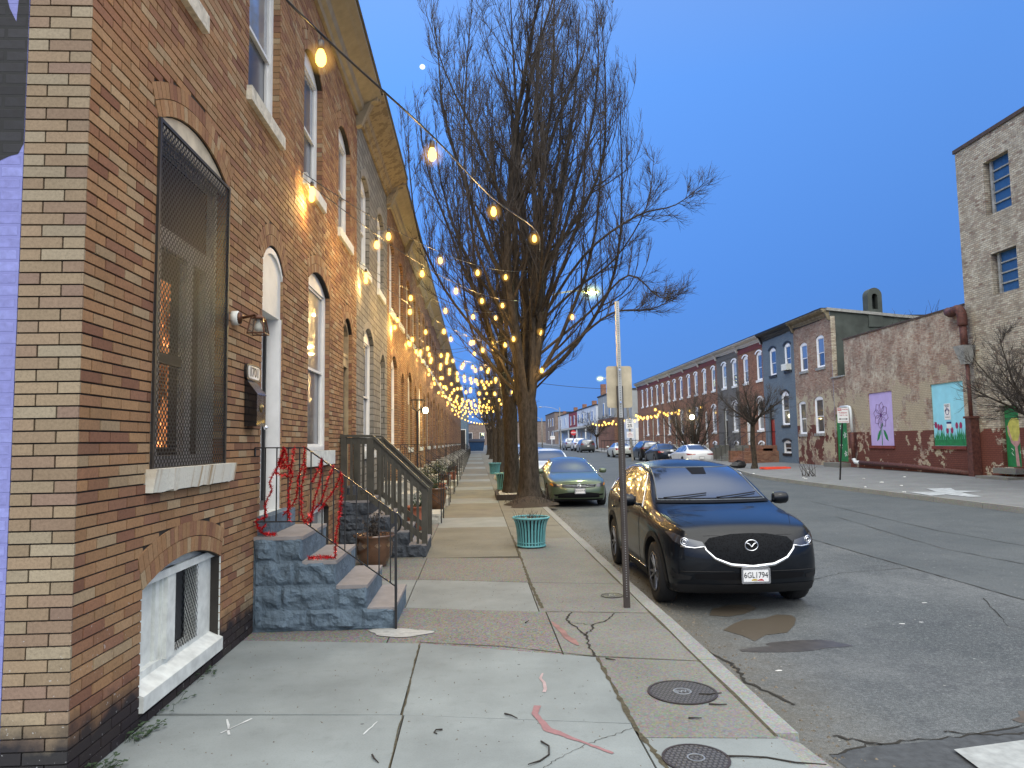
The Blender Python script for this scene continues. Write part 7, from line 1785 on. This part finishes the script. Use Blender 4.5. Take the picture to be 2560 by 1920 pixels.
    mb = MB(); mb.tube([FR.P(25.72, 4.5, .2), FR.P(25.7, 2.4, .2)], .07, 8); mb.build('pipe', M['rust_pipe'], t4, True)
    mb = MB(); FR.box(mb, 25.55, 25.85, .22, 2.42, .02, .34); FR.box(mb, 25.50, 25.90, 2.42, 2.5, .02, .38); mb.build('casing', M['rust_pipe'], t4)
    t5 = thing('ground_pipe', 'long brown pipe lying along the foot of the low brick wall', 'pipe', FR.P(30, .3)); mb = MB(); mb.tube([FR.P(25.95, .38, .2), FR.P(30, .52, .2), FR.P(33.9, .56, .2)], .10, 8); mb.build('run', M['rust_pipe'], t5, True)
    mb = MB(); mb.tube([FR.P(33.9, .56, .2), FR.P(34.35, .56, .2), FR.P(34.5, .75, .2)], .09, 8); mb.build('white_elbow', M['pvc'], t5, True); mb = MB(); mb.tube([FR.P(34.5, .75, .2), FR.P(34.55, 2.02, .18)], .10, 8); mb.build('brown_riser', M['rust_pipe'], t5, True)
    mb = MB(); mb.tube([FR.P(34.55, 2.02, .18), FR.P(34.6, 3.1, .18), FR.P(34.68, 3.28, .18), FR.P(34.9, 3.32, .18), FR.P(35.75, 3.33, .1)], .065, 8); mb.build('white_riser', M['pvc'], t5, True)
    # recessed link with the green flower-painted door
    t6 = thing('brick_link_wall', 'short worn brick link with a green door painted with white flowers', 'wall', FR.P(35.9, .3))
    mb = MB(); wall(FR, mb, 35.33, 36.60, -.1, 4.88, [[(35.42, .55), (35.42, 2.98), (36.56, 2.98), (36.56, .55)]], reveal=.15); mb.build('wall', M['brick_worn_brown'], t6)
    mb = MB(); FR.box(mb, 35.33, 36.75, 4.88, 4.95, -.8, .06); mb.build('coping', M['grey_metal'], t6)
    g = MB(); FR.box(g, 35.42, 36.56, .55, 2.98, -.12, -.06); d = g.build('door', M['door_green'], t6)
    g = MB()
    for a, z in ((36.1, 2.3), (35.75, 1.9), (36.2, 1.35), (35.75, .95)):
        for k in range(5): an = 2 * PI * k / 5 + a * 9; fpoly(g, [(a, z), (a + .13 * math.cos(an - .35), z + .13 * math.sin(an - .35)), (a + .17 * math.cos(an), z + .17 * math.sin(an)), (a + .13 * math.cos(an + .35), z + .13 * math.sin(an + .35))], -.055 + k * .0006)
    g.build('painted_flower', plain('mural_white', (.6, .65, .62), .6), d)
    g = MB(); FR.box(g, 35.2, 36.9, .12, .5, 0, .6); g.build('step', M['slab_grey'], t6)
warehouse()
# ---- right row of houses
def right_house(o, e, mat, label, wins_up, win_low, base, door, corn='white_cornice', frieze='brick_red_dark', hood=None, sill='white', doorm='door_dark', name='brick_rowhouse', ztop=8.25, pane='pane', group=None, corner_side=None):
    t = thing(name, label, 'house', FR.P((o + e) / 2, .25), group)
    ops = [opening(a, b, z0, zs, r, 6) for a, b, z0, zs, r in wins_up + win_low + base] + ([opening(door[0], door[1], door[2], door[4], .2, 6)] if door else [])
    mb = MB(); wall(FR, mb, o, e, -.1, ztop, ops, reveal=.13); wl = mb.build('wall', M[mat], t)
    if frieze: g = MB(); FR.box(g, o + .001, e - .001, 7.82, ztop - .02, .0, .03); g.build('frieze', M[frieze], wl)
    g = MB(); g.box(FR.P(o, 0)[0] + .02, 31, o, e, ztop - .1, ztop); g.build('roof', M['roof'], t)
    cornice(FR, t, o, e, ztop + .35, corn, proj=.45, h=.4)
    for a, b, z0, zs, r in wins_up + win_low: sash_window(FR, t, a, b, z0, zs, r, .10, 'white_bright', random.choice(['pane', 'pane', 'pane_curtain', 'pane_sky', 'pane_blind']), random.choice(['pane', 'pane_dim', 'pane_blind']), fw=.13, sill=sill, hood=hood)
    for a, b, z0, zs, r in base: sash_window(FR, t, a, b, z0, zs, r, .10, 'white', 'pane', fw=.12, sill=sill, hood=hood)
    if door: panel_door(FR, t, door[0], door[1], door[2], door[3], door[4], .2, doorm, 'pane_sky', 'white' if doorm != 'door_red' else 'dark_trim')
    return t
br = right_house(36.62, 41.25, 'brick_worn_brown', 'shabby cream and brown brick house with peeling paint beside the slate blue one', [(37.42, 38.42, 5.60, 7.22, .17), (39.5, 40.5, 5.60, 7.1, .15)], [(37.85, 38.95, 2.02, 3.9, .17), (40.0, 40.98, 2.0, 3.78, .13)], [], None, 'tan_cornice', None, sill='grey_metal')
mb = MB(); x0 = FR.P(36.62, 0)[0]
mb.mesh([(x0, 36.61, 0), (31, 36.61, 0), (31, 36.61, 7.3), (26, 36.61, 7.6), (x0, 36.61, 8.55)], [(0, 1, 2, 3, 4)]); mb.build('side_wall', M['green_stucco'], br)
mb = MB(); mb.box(x0, x0 + .25, 36.585, 36.61, 4.95, 8.2); mb.build('corner_quoin', M['brick_tower'], br)
mb = MB(); mb.hexa([(x0 - .2, 36.5, 8.5), (31, 36.5, 7.25), (31, 36.8, 7.25), (x0 - .2, 36.8, 8.5), (x0 - .2, 36.5, 8.65), (31, 36.5, 7.4), (31, 36.8, 7.4), (x0 - .2, 36.8, 8.65)]); mb.build('coping', M['grey_metal'], br)
def arched_chimney(root, x, y, z, w_, h, lab='chimney'):
    mb = MB(); out = [(x - w_ / 2, z)] + arc_pts(x - w_ / 2, x + w_ / 2, z + h - w_ / 2, w_ / 2, 10) + [(x + w_ / 2, z)]
    hol = [(x - w_ * .2, z + h * .45)] + arc_pts(x - w_ * .2, x + w_ * .2, z + h - w_ * .62, w_ * .22, 6) + [(x + w_ * .2, z + h * .45)]
    vs, fs = cdt(out, [hol]); mb.mesh([(a, y, b) for a, b in vs], fs); n = len(out); mb.mesh([(a, y, b) for a, b in out] + [(a, y + .5, b) for a, b in out], [(i, (i + 1) % n, n + (i + 1) % n, n + i) for i in range(n)] + [tuple(range(n, 2 * n))])
    n = len(hol); mb.mesh([(a, y, b) for a, b in hol] + [(a, y + .3, b) for a, b in hol], [(i, (i + 1) % n, n + (i + 1) % n, n + i) for i in range(n)])
    mb.build('chimney', M['green_stucco'], root)
arched_chimney(br, 21.25, 36.55, 7.6, .78, 2.1)
arched_chimney(br, 20.0, 40.2, 8.3, 1.2, .95)
bl = right_house(41.25, 46.15, 'brick_blue', 'slate blue painted house with black cornice and red door', [(41.72, 42.68, 5.86, 7.35, .2), (43.95, 45.0, 5.78, 7.35, .2)], [(42.28, 43.42, 2.58, 4.4, .26)], [(42.25, 43.4, .86, 1.52, .14)], (44.6, 45.5, 1.35, 3.0, 3.75), 'dark_trim', None, hood='dark_trim', sill='dark_trim', doorm='door_red', name='painted_rowhouse')
g = MB(); FR.box(g, 41.85, 42.55, 5.88, 6.25, -.06, .28); g.build('window_air_conditioner', M['white_old'], bl)
arched_chimney(bl, 20.2, 45.2, 8.4, 1.3, .7)
def brick_stoop(y0, y1, label):
    t = thing('brick_stoop', label, 'steps', FR.P((y0 + y1) / 2, .3)); mb = MB()
    for i in range(6): FR.box(mb, y0, y1, .2, 1.35 - i * .19, .0 + (i * .28 if i else 0), .9 + i * .28 if i == 0 else .9 + i * .28)
    mb.build('steps', M['brick_red'], t); mb = MB(); FR.box(mb, y0 - .25, y0, .2, 1.0, 0, 2.2); mb.build('cheek_wall', M['brick_red'], t); mb = MB(); FR.box(mb, y1, y1 + .25, .2, 1.0, 0, 2.2); mb.build('cheek_wall', M['brick_red'], t)
    mb = MB(); 
    for y in (y0, y1): mb.tube([FR.P(y, 2.2, .05), FR.P(y, 2.2, .9), FR.P(y, 1.3, 2.2), FR.P(y, .35, 2.2)], .02, 5); [mb.tube([FR.P(y, 1.3 - max(0, c - .9) * .65, c), FR.P(y, 2.2 - max(0, c - .9) * .69, c)], .012, 4) for c in (.3, .6, .9, 1.3, 1.7)]
    mb.build('railing', M['iron'], t)
brick_stoop(44.4, 46.9, 'red brick stoop in front of the red door of the slate blue house')
HB = [46.15, 50.85, 55.75, 60.65, 65.5, 70.4, 75.3, 80.3, 86.5]
HM = ['brick_red', 'brick_grey', 'brick_red', 'brick_red', 'brick_red', 'brick_red', 'brick_red', 'brick_red']
UPW = [(47.3, 49.85), (52.2, 54.5), (57.2, 59.6), (62.1, 64.4), (67.0, 69.4), (71.7, 74.3), (76.7, 79.3), (81.6, 84.2)]
labs = ['red brick house with white cornice between the slate blue and the grey houses', 'grey painted house in the row across the street, behind the globe lamp', 'red brick house immediately left of the grey painted house across the street', 'second red brick house left of the grey one across the street', 'third red brick house left of the grey one, behind the black crossover', 'fourth red brick house left of the grey one, with bulbs strung in front', 'last but one red brick house at the far end of the right row', 'end house of the right red brick row, beside the white garage']
for i, (o, e) in enumerate(zip(HB, HB[1:])):
    u = [(a - 1.0, a, 5.68, 7.4, .2) for a in UPW[i]]; a = UPW[i][0]
    low = [(a - .95, a + .15, 2.35, 4.25, .26)]; dr = (UPW[i][1] - .95, UPW[i][1] - .1, 1.35, 3.2, 4.0)
    h = right_house(o, e, HM[i], labs[i], u, low, [(a - .85, a + .05, .75, 1.35, .18)], dr, 'white_cornice', 'brick_red_dark' if HM[i] == 'brick_red' else 'brick_grey', hood='white_bright', doorm=['door_white', 'door_dark', 'door_white', 'door_dark', 'door_dark', 'door_white', 'door_dark', 'door_white'][i], name='painted_rowhouse' if i == 1 else 'brick_rowhouse')
    if i in (0, 1, 3, 5): g = MB(); x = 20.8 + (i % 3) * .3; g.hexa([(x - .9, o + 1, 8.2), (x + .9, o + 1, 8.2), (x + .9, o + 1.6, 8.2), (x - .9, o + 1.6, 8.2), (x - .5, o + 1, 9.05), (x + .4, o + 1, 9.05), (x + .4, o + 1.6, 9.05), (x - .5, o + 1.6, 9.05)]); g.build('chimney', M['roof'], h)
    if i == 7: g = MB(); x = FR.P(e, 0)[0]; g.box(x, 31, e - .2, e - .002, 0, 8.24); g.build('end_wall', M['brick_red'], h)
    if i < 7:
        y0, y1 = dr[0] - .2, dr[1] + .25; grey = i == 0 or i == 1
        st = thing('concrete_stoop' if grey else 'stone_stoop', ['weathered concrete stair with iron rails in front of the nearer red brick house', 'concrete stair with iron rails in front of the grey painted house'][i] if grey else 'stone stoop with thin iron rails along the far red brick row', 'steps', FR.P((y0 + y1) / 2, .2), 'stoops of the right row'); mb = MB()
        n = 6
        for k in range(n): FR.box(mb, y0, y1, .05, 1.33 - k * .19, (k - 1) * .27 + .8 if k else 0, k * .27 + .8)
        mb.build('steps', M['slab_grey'] if grey else M['step_marble'], st); mb = MB()
        for y in (y0 + .04, y1 - .04):
            mb.tube([FR.P(y, 2.25, .05), FR.P(y, 2.25, .8), FR.P(y, 1.2, 2.15), FR.P(y, .3, 2.15)], .018, 4)
            for c in (.4, .8, 1.15, 1.5, 1.85): zt = 2.25 - max(0, c - .8) * .78; mb.tube([FR.P(y, zt - .95, c), FR.P(y, zt, c)], .011, 3)
        mb.build('railing', M['iron'], st)
# ---- what stands beyond the ends of the rows
def simple_building(name, label, cat, x0, x1, y0, y1, z0, z1, wm, wins=(), side_w=(), roofm='roof', base=None, chim=(), coping='dark_trim', group=None):
    t = thing(name, label, cat, ((x0 + x1) / 2, (y0 + y1) / 2, z0), group); mb = MB(); mb.box(x0, x1, y0, y1, z0 - .3, z1); wl = mb.build('wall', wm, t)
    mb = MB(); mb.box(x0 - .12, x1 + .12, y0 - .12, y1 + .12, z1, z1 + .18); mb.build('roof', M[roofm], t)
    if base: mb = MB(); mb.box(x0 - .06, x1 + .06, y0 - .06, y1 + .06, z0 - .3, base[0]); mb.build('lower_wall', base[1], t)
    for (y, z, w_, h) in wins:      # on the street side x0
        mb = MB(); mb.box(x0 - .14, x0 - .005, y - w_ / 2 - .1, y + w_ / 2 + .1, z - .12, z + h + .1); w = mb.build('window', M['white'], t); mb = MB(); mb.box(x0 - .16, x0 - .142, y - w_ / 2, y + w_ / 2, z + .02, z + h - .02); mb.build('pane', M['pane'], w)
    for (x, z, w_, h) in side_w:    # on the side facing us
        mb = MB(); mb.box(x - w_ / 2 - .1, x + w_ / 2 + .1, y0 - .14, y0 - .005, z - .1, z + h + .1); w = mb.build('window', M['white'], t); mb = MB(); mb.box(x - w_ / 2, x + w_ / 2, y0 - .16, y0 - .142, z, z + h); mb.build('pane', M['pane'], w)
    for (x, y, h) in chim: mb = MB(); mb.box(x - .4, x + .4, y - .4, y + .4, z1, z1 + h); mb.build('chimney', M['brick_red'], t)
    return t
pale = plain('pale_grey_render', (.28, .29, .29), .9, var=.15, scale=.7); whw = plain('white_siding', (.52, .56, .62), .7, var=.08); rdw = plain('dark_red_siding', (.22, .03, .03), .7, var=.2); brn = plain('distant_brown_brick', (.17, .13, .11), .9, var=.25, scale=1.5)
simple_building('corner_building', 'pale rendered corner building with a red brick ground floor and tall chimney', 'building', 20.3, 32, 104, 118, .5, 8.9, pale, [(107, 5.6, .7, 2), (112, 5.6, .7, 2)], base=(5.2, M['brick_red']), chim=[(20.9, 116, 2.1)], side_w=[(22.5, 5.8, .7, 1.7)])
g1 = simple_building('garage_building', 'white building with a roller door and window beside the end of the red brick row', 'building', 20.9, 32, 95, 103.5, .4, 8.6, pale, [], side_w=[(23.8, 5.2, .9, 1.5)], base=(4.6, whw))
mb = MB(); mb.box(21.3, 24.6, 94.86, 94.93, .4, 3.4); mb.build('roller_door', M['white'], g1)
t = thing('iron_fence', 'thin dark iron fence in front of the white garage', 'fence', (18.5, 90, .4)); mb = MB()
for i in range(14): x = 15.8 + i * .4; mb.box(x - .02, x + .02, 89.98, 90.02, .4, 1.9)
mb.build('pickets', M['iron'], t); mb = MB(); mb.box(15.8, 21.1, 89.97, 90.03, 1.75, 1.82); mb.build('rail', M['iron'], t); mb = MB(); mb.box(15.8, 21.1, 89.97, 90.03, .7, .76); mb.build('rail', M['iron'], t)
def porch_house(i, y0, y1, wm, label):
    t = simple_building('porch_house', label, 'house', 20.6, 30, y0, y1, .8, 7.9, wm, [(y0 + (y1 - y0) * .28, 5.3, 1.0, 1.7), (y0 + (y1 - y0) * .72, 5.3, 1.0, 1.7), (y0 + (y1 - y0) * .5, 1.9, 1.4, 1.7)], chim=[(22, y1 - 1.2, 1.3)])
    mb = MB(); mb.hexa([(18.6, y0 + .1, 4.0), (20.6, y0 + .1, 4.5), (20.6, y1 - .1, 4.5), (18.6, y1 - .1, 4.0), (18.6, y0 + .1, 4.15), (20.6, y0 + .1, 4.75), (20.6, y1 - .1, 4.75), (18.6, y1 - .1, 4.15)]); mb.build('porch_roof', plain('porch_roof', (.2, .2, .19), .8), t)
    for y in (y0 + .3, y1 - .3): mb = MB(); mb.box(18.7, 18.9, y - .1, y + .1, .8, 4.02); mb.build('porch_post', M['white'], t)
for i, (y0, y1, m, l) in enumerate(((122, 133, whw, 'distant pale house with a canopy porch nearest the chimney building'), (133, 145, whw, 'distant white house with awning right of the dark red one'), (145, 158, rdw, 'distant dark red two-storey house between white ones'), (158, 178, whw, 'distant white house at the left end of the porch row'))): porch_house(i, y0, y1, m, l)
simple_building('brown_building', 'plain brown-grey building beyond the distant porch houses', 'building', 21, 34, 190, 215, 1, 9.5, brn, [(194, 6, 1.2, 2), (200, 6, 1.2, 2), (206, 6, 1.2, 2), (194, 2.4, 1.2, 2.2), (206, 2.4, 1.2, 2.2)])
simple_building('brown_building', 'low dark building far away at the end of the street', 'building', 14, 38, 260, 285, 1, 9, brn, [(264, 6, 1.2, 2), (272, 6, 1.2, 2)])
simple_building('blue_building', 'blue-grey building with a dark door past the end of the left row', 'building', -12, -1.3, 112, 128, .4, 8.2, plain('blue_grey_render', (.10, .15, .20), .8, var=.2), [], side_w=[(-2.3, .6, 1.3, 3.2), (-5, 4.5, 1.2, 1.8)])
simple_building('brown_building', 'hazy low building across the far end of the left sidewalk', 'building', -14, 6, 240, 260, 1.2, 8, brn, [], side_w=[(-2, 3, 1.5, 2), (2, 3, 1.5, 2)])
# blue dumpster
t = thing('dumpster', 'blue metal dumpster at the far end of the left sidewalk', 'dumpster', (.2, 112, .4)); bm_ = plain('dumpster_blue', (.012, .05, .13), .5); mb = MB(); z = .35
mb.hexa([(-.9, 111.2, z + .15), (1.1, 111.2, z + .15), (1.1, 112.8, z + .15), (-.9, 112.8, z + .15), (-1.1, 110.9, z + 1.5), (1.3, 110.9, z + 1.5), (1.3, 112.8, z + 1.9), (-1.1, 112.8, z + 1.9)]); mb.build('bin', bm_, t)
mb = MB(); mb.hexa([(-1.15, 110.85, z + 1.5), (1.35, 110.85, z + 1.5), (1.35, 112.85, z + 1.9), (-1.15, 112.85, z + 1.9), (-1.15, 110.85, z + 1.6), (1.35, 110.85, z + 1.6), (1.35, 112.85, z + 2.0), (-1.15, 112.85, z + 2.0)]); mb.build('lid', M['black_plastic'], t)
# overhead wire far down the street
tag((lambda m: (m.tube(sag((6, 90, 9.5), (22, 100, 9.0), 10, .3), .03, 4), m)[1])(MB()).build('overhead_wire', M['iron']), 'single thin overhead wire against the sky above the distant houses', 'wire')
# ---- litter and small things
random.seed(21)
def lump(name, x, y, z, sx, sy, sz, mat, label, cat, group=None):
    mb = MB(); n = 10; prof = [(.001, 0), (.9, .05), (1, .35), (.75, .8), (.001, 1)]; mb.lathe(prof, n=n); mb.v = [(x + v[0] * sx * U(.8, 1.15), y + v[1] * sy * U(.8, 1.15), z + v[2] * sz * U(.8, 1.1)) for v in mb.v]; return tag(mb.build(name, mat), label, cat, group)
gz = lambda x, y: walk_z(x, y) if x > curb_x(y) else (road_z(x, y) if x > 1.98 else 0)
lump('rubbish_bag', 14.55, 39.4, gz(14.96, 39.3), .45, .3, .42, plain('black_bag', (.01, .01, .012), .3, bump=.5), 'black rubbish bag on the far sidewalk left of the small tree', 'bag')
t = thing('plastic_barrier', 'bright orange plastic barrier lying flat on the far sidewalk', 'barrier', (15.6, 36.9, gz(15.6, 36.9))); mb = MB(); z = gz(15.6, 36.9); og = plain('orange_plastic', (.8, .07, .03), .5, var=.05)
mb.box(14.9, 16.3, 36.6, 36.75, z, z + .1); mb.box(14.9, 16.3, 37.1, 37.25, z, z + .1); mb.build('rails', og, t); mb = MB(); [mb.box(14.95 + i * .3, 15.03 + i * .3, 36.75, 37.1, z + .01, z + .08) for i in range(5)]; mb.build('bars', og, t)
mb = MB()
for i in range(14): branch(mb, (14.32 + U(-.25, .25), 30.4 + U(-.25, .25), gz(14.3, 30.4)), (U(-.6, .6), U(-.6, .6), 1), U(.4, .9), .015, .004, 5, .2, 0, 4)
tag(mb.build('stump_shoots', M['twigs']), 'dry stump shoots on the far kerb left of the no parking sign', 'stump')
wads = [(13.6, 29.2), (13.9, 30.0), (15.2, 27.6), (14.7, 25.5), (14.4, 23.8), (16.6, 27.2), (15.9, 33.8), (13.3, 24.1), (13.2, 21.7), (13.3, 34)]
for i, (x, y) in enumerate(wads): lump('litter_scrap', x, y, gz(x, y), U(.03, .08), U(.03, .08), .03, M['litter'], 'small white scrap of litter on the far sidewalk or its kerb', 'litter', 'litter scraps across the street')
for x, y, r in ((4.41, 7.42, .028), (4.64, 7.46, .022), (5.21, 8.29, .03), (2.52, 6.07, .03)):
    decal('flattened_gum', blob(x, y, r, r * .6, 12, .15), .004, M['litter'], 'pale flattened spot stuck on the near asphalt', 'gum spot', 'pale spots on the asphalt', zf=road_z)
tw = [[(.17, 4.90), (.21, 4.86), (.25, 4.82)], [(.37, 4.44), (.41, 4.36), (.40, 4.26), (.34, 4.18), (.27, 4.13)], [(-.23, 4.67), (-.27, 4.66), (-.28, 4.64), (-.26, 4.61)], [(-.62, 4.34), (-.60, 4.28), (-.57, 4.24)], [(1.05, 6.03), (1.12, 5.97)], [(.47, 7.27), (.51, 7.34)], [(1.55, 5.14), (1.62, 5.12), (1.72, 5.16)], [(1.56, 4.95), (1.62, 4.92), (1.68, 4.94)], [(1.35, 4.72), (1.43, 4.70)], [(1.4, 4.15), (1.5, 4.13), (1.62, 4.12), (1.75, 4.04), (1.9, 3.99)]]
tl = ['short dark twig on the pale slab near the red line', 'long curved twig at the bottom centre of the photo', 'small hooked twig on the pale slab left of the red line', 'tiny curved twig near the bottom of the left joint', 'short twig just past the corner of the pale slabs', 'short twig on the brown slab left of the sign post', 'twig lying across the larger manhole cover', 'forked twig between the two manhole covers', 'thin twig left between the two manhole covers', 'long thin twig trailing from the small manhole cover to the kerb']
for P, l in zip(tw, tl):
    mb = MB(); mb.tube([(x, y, .009 + .004 * math.sin(i * 2)) for i, (x, y) in enumerate(P)], [.006] + [.005] * (len(P) - 2) + [.003], 5); tag(mb.build('fallen_twig', M['twig']), l, 'twig')
def weed(x, y, n, label):
    mb = MB()
    for i in range(n):
        p = Vector((x + U(-.06, .06), y + U(-.14, .14), 0.0)); q = p + Vector((U(0, .07), U(-.06, .06), U(.01, .07))); mb.tube([p, (p + q) / 2 + Vector((0, 0, .01)), q], .0015, 3)
        for _ in range(3):
            d = Vector((U(-1, 1), U(-1, 1), U(-.2, .5))) * .014; w_ = Vector((-d.y, d.x, 0)) * .8; c0 = q + Vector((U(-.01, .01), U(-.01, .01), 0)); mb.face([c0 - d, c0 + w_, c0 + d, c0 - w_])
    tag(mb.build('weed', M['leaf']), label, 'weed')
weed(-2.12, 4.22, 40, 'leafy weed at the very foot of the 1701 house corner'); weed(-2.13, 4.78, 34, 'leafy weed below the left end of the basement window'); weed(-2.14, 5.9, 14, 'small weed below the right end of the basement window'); weed(-2.13, 5.3, 9, 'tiny weed sprig under the middle of the basement sill')
mb = MB(); vs, fs = cdt(blob(-.75, 7.05, .28, .16, 24, .2)); mb.mesh([(x, y, .006) for x, y in vs], fs); o = mb.build('mortar_smear', plain('mortar_smear', (.36, .36, .34), .9, var=.2, scale=20)); tag(o, 'pale mortar smear around the foot of the blue steps railing post', 'mortar smear')
chalk = plain('chalk_mark', (.47, .49, .49), .9)
for P, l in (([(-1.62, 4.75), (-1.5, 4.98)], 'long chalk stroke on the pale slab nearest the 1701 corner'), ([(-.72, 4.65), (-.66, 4.85)], 'chalk stroke on the pale slab just left of the joint'), ([(-1.66, 4.98), (-1.56, 4.72)], 'short crossing chalk stroke on the pale slab nearest the 1701 corner')):
    tag(ribbon(dense(P, 5, .003), .012, .0045, jitter=.4).build('chalk_stroke', chalk), l, 'chalk mark')
# ------------------------------------------------------------------ world, sun, camera
w = bpy.data.worlds.new('World'); scene.world = w; w.use_nodes = True; nt = w.node_tree; nt.nodes.clear()
out = nt.nodes.new('ShaderNodeOutputWorld'); bg = nt.nodes.new('ShaderNodeBackground'); bg.inputs[1].default_value = 1.0
tc = nt.nodes.new('ShaderNodeTexCoord'); sp = nt.nodes.new('ShaderNodeSeparateXYZ'); nt.links.new(tc.outputs['Generated'], sp.inputs[0])
def wr(sock, stops):
    r = nt.nodes.new('ShaderNodeValToRGB'); nt.links.new(sock, r.inputs[0]); cr = r.color_ramp
    while len(cr.elements) > 1: cr.elements.remove(cr.elements[-1])
    for i, (p, c) in enumerate(stops):
        e = cr.elements[0] if i == 0 else cr.elements.new(p)
        e.position = p; e.color = (*c, 1)
    return r.outputs[0]
# dusk blue dome: gradient with height
ramp_up = wr(sp.outputs[2], [(0.0, (.105, .27, .66)), (.06, (.105, .285, .75)), (.2, (.105, .31, .87)), (.45, (.14, .38, 1.0)), (.8, (.30, .45, .82))])
# afterglow behind the photographer (towards -Y) is pale and much brighter
dt = nt.nodes.new('ShaderNodeVectorMath'); dt.operation = 'DOT_PRODUCT'; nt.links.new(tc.outputs['Generated'], dt.inputs[0]); dt.inputs[1].default_value = Vector((.05, -.62, .78)).normalized()
mr = nt.nodes.new('ShaderNodeMapRange'); nt.links.new(dt.outputs['Value'], mr.inputs[0]); mr.inputs[1].default_value = .08; mr.inputs[2].default_value = .95; mr.interpolation_type = 'SMOOTHSTEP'
lo = nt.nodes.new('ShaderNodeMapRange'); nt.links.new(sp.outputs[2], lo.inputs[0]); lo.inputs[1].default_value = .05; lo.inputs[2].default_value = .42; lo.inputs[3].default_value = .12; lo.inputs[4].default_value = 1.0
mq = nt.nodes.new('ShaderNodeMath'); mq.operation = 'MULTIPLY'; nt.links.new(mr.outputs[0], mq.inputs[0]); nt.links.new(lo.outputs[0], mq.inputs[1])
mx = nt.nodes.new('ShaderNodeMix'); mx.data_type = 'RGBA'; nt.links.new(mq.outputs[0], mx.inputs[0]); nt.links.new(ramp_up, mx.inputs[6]); mx.inputs[7].default_value = (3.15, 3.15, 3.05, 1)
# brighter to the left of the tree, deeper blue to the right
mr2 = nt.nodes.new('ShaderNodeMapRange'); nt.links.new(sp.outputs[0], mr2.inputs[0]); mr2.inputs[1].default_value = -.35; mr2.inputs[2].default_value = .55; mr2.inputs[3].default_value = 1.22; mr2.inputs[4].default_value = .86
vm = nt.nodes.new('ShaderNodeVectorMath'); vm.operation = 'SCALE'; nt.links.new(mx.outputs[2], vm.inputs[0]); nt.links.new(mr2.outputs[0], vm.inputs['Scale'])
sky = nt.nodes.new('ShaderNodeTexSky'); sky.sky_type = 'NISHITA'; sky.sun_disc = False; sky.sun_elevation = math.radians(3); sky.sun_rotation = math.radians(195)
sc_ = nt.nodes.new('ShaderNodeVectorMath'); sc_.operation = 'SCALE'; nt.links.new(sky.outputs[0], sc_.inputs[0]); sc_.inputs['Scale'].default_value = .002
ad = nt.nodes.new('ShaderNodeVectorMath'); ad.operation = 'ADD'; nt.links.new(vm.outputs[0], ad.inputs[0]); nt.links.new(sc_.outputs[0], ad.inputs[1])
nt.links.new(ad.outputs[0], bg.inputs[0]); nt.links.new(bg.outputs[0], out.inputs[0])
sun = bpy.data.lights.new('sun', 'SUN'); sun.energy = .5; sun.angle = math.radians(20); sun.color = (1, .95, .88)
so = bpy.data.objects.new('sun', sun); COL.objects.link(so); so.rotation_euler = Vector((.25, -.6, .75)).to_track_quat('Z', 'Y').to_euler()
cam = bpy.data.cameras.new('camera'); co = bpy.data.objects.new('camera', cam); COL.objects.link(co); scene.camera = co
cam.sensor_width = 36; cam.lens = 36 * 1790 / 2560; cam.clip_end = 5000; cam.clip_start = .05
yaw, pitch, roll = math.radians(2.93853), math.radians(4.63117), .015
f = Vector((math.sin(yaw) * math.cos(pitch), math.cos(yaw) * math.cos(pitch), math.sin(pitch))); r = Vector((math.cos(yaw), -math.sin(yaw), 0)); u = r.cross(f)
c, s = math.cos(roll), math.sin(roll); r2 = r * c - u * s; u2 = r * s + u * c
co.matrix_world = Matrix(((r2.x, u2.x, -f.x, 0), (r2.y, u2.y, -f.y, 0), (r2.z, u2.z, -f.z, EYE), (0, 0, 0, 1)))
scene.view_settings.view_transform = 'Standard'; scene.view_settings.look = 'None'; scene.view_settings.exposure = 0; scene.view_settings.gamma = 1
cy = scene.cycles; cy.use_denoising = True; cy.max_bounces = 5; cy.diffuse_bounces = 3; cy.glossy_bounces = 3; cy.transparent_max_bounces = 10; cy.sample_clamp_indirect = 4.0; cy.caustics_reflective = False; cy.caustics_refractive = False
try: cy.denoiser = 'OPENIMAGEDENOISE'
except Exception: pass
for o in bpy.data.objects:
    if 'org' in o: del o['org']
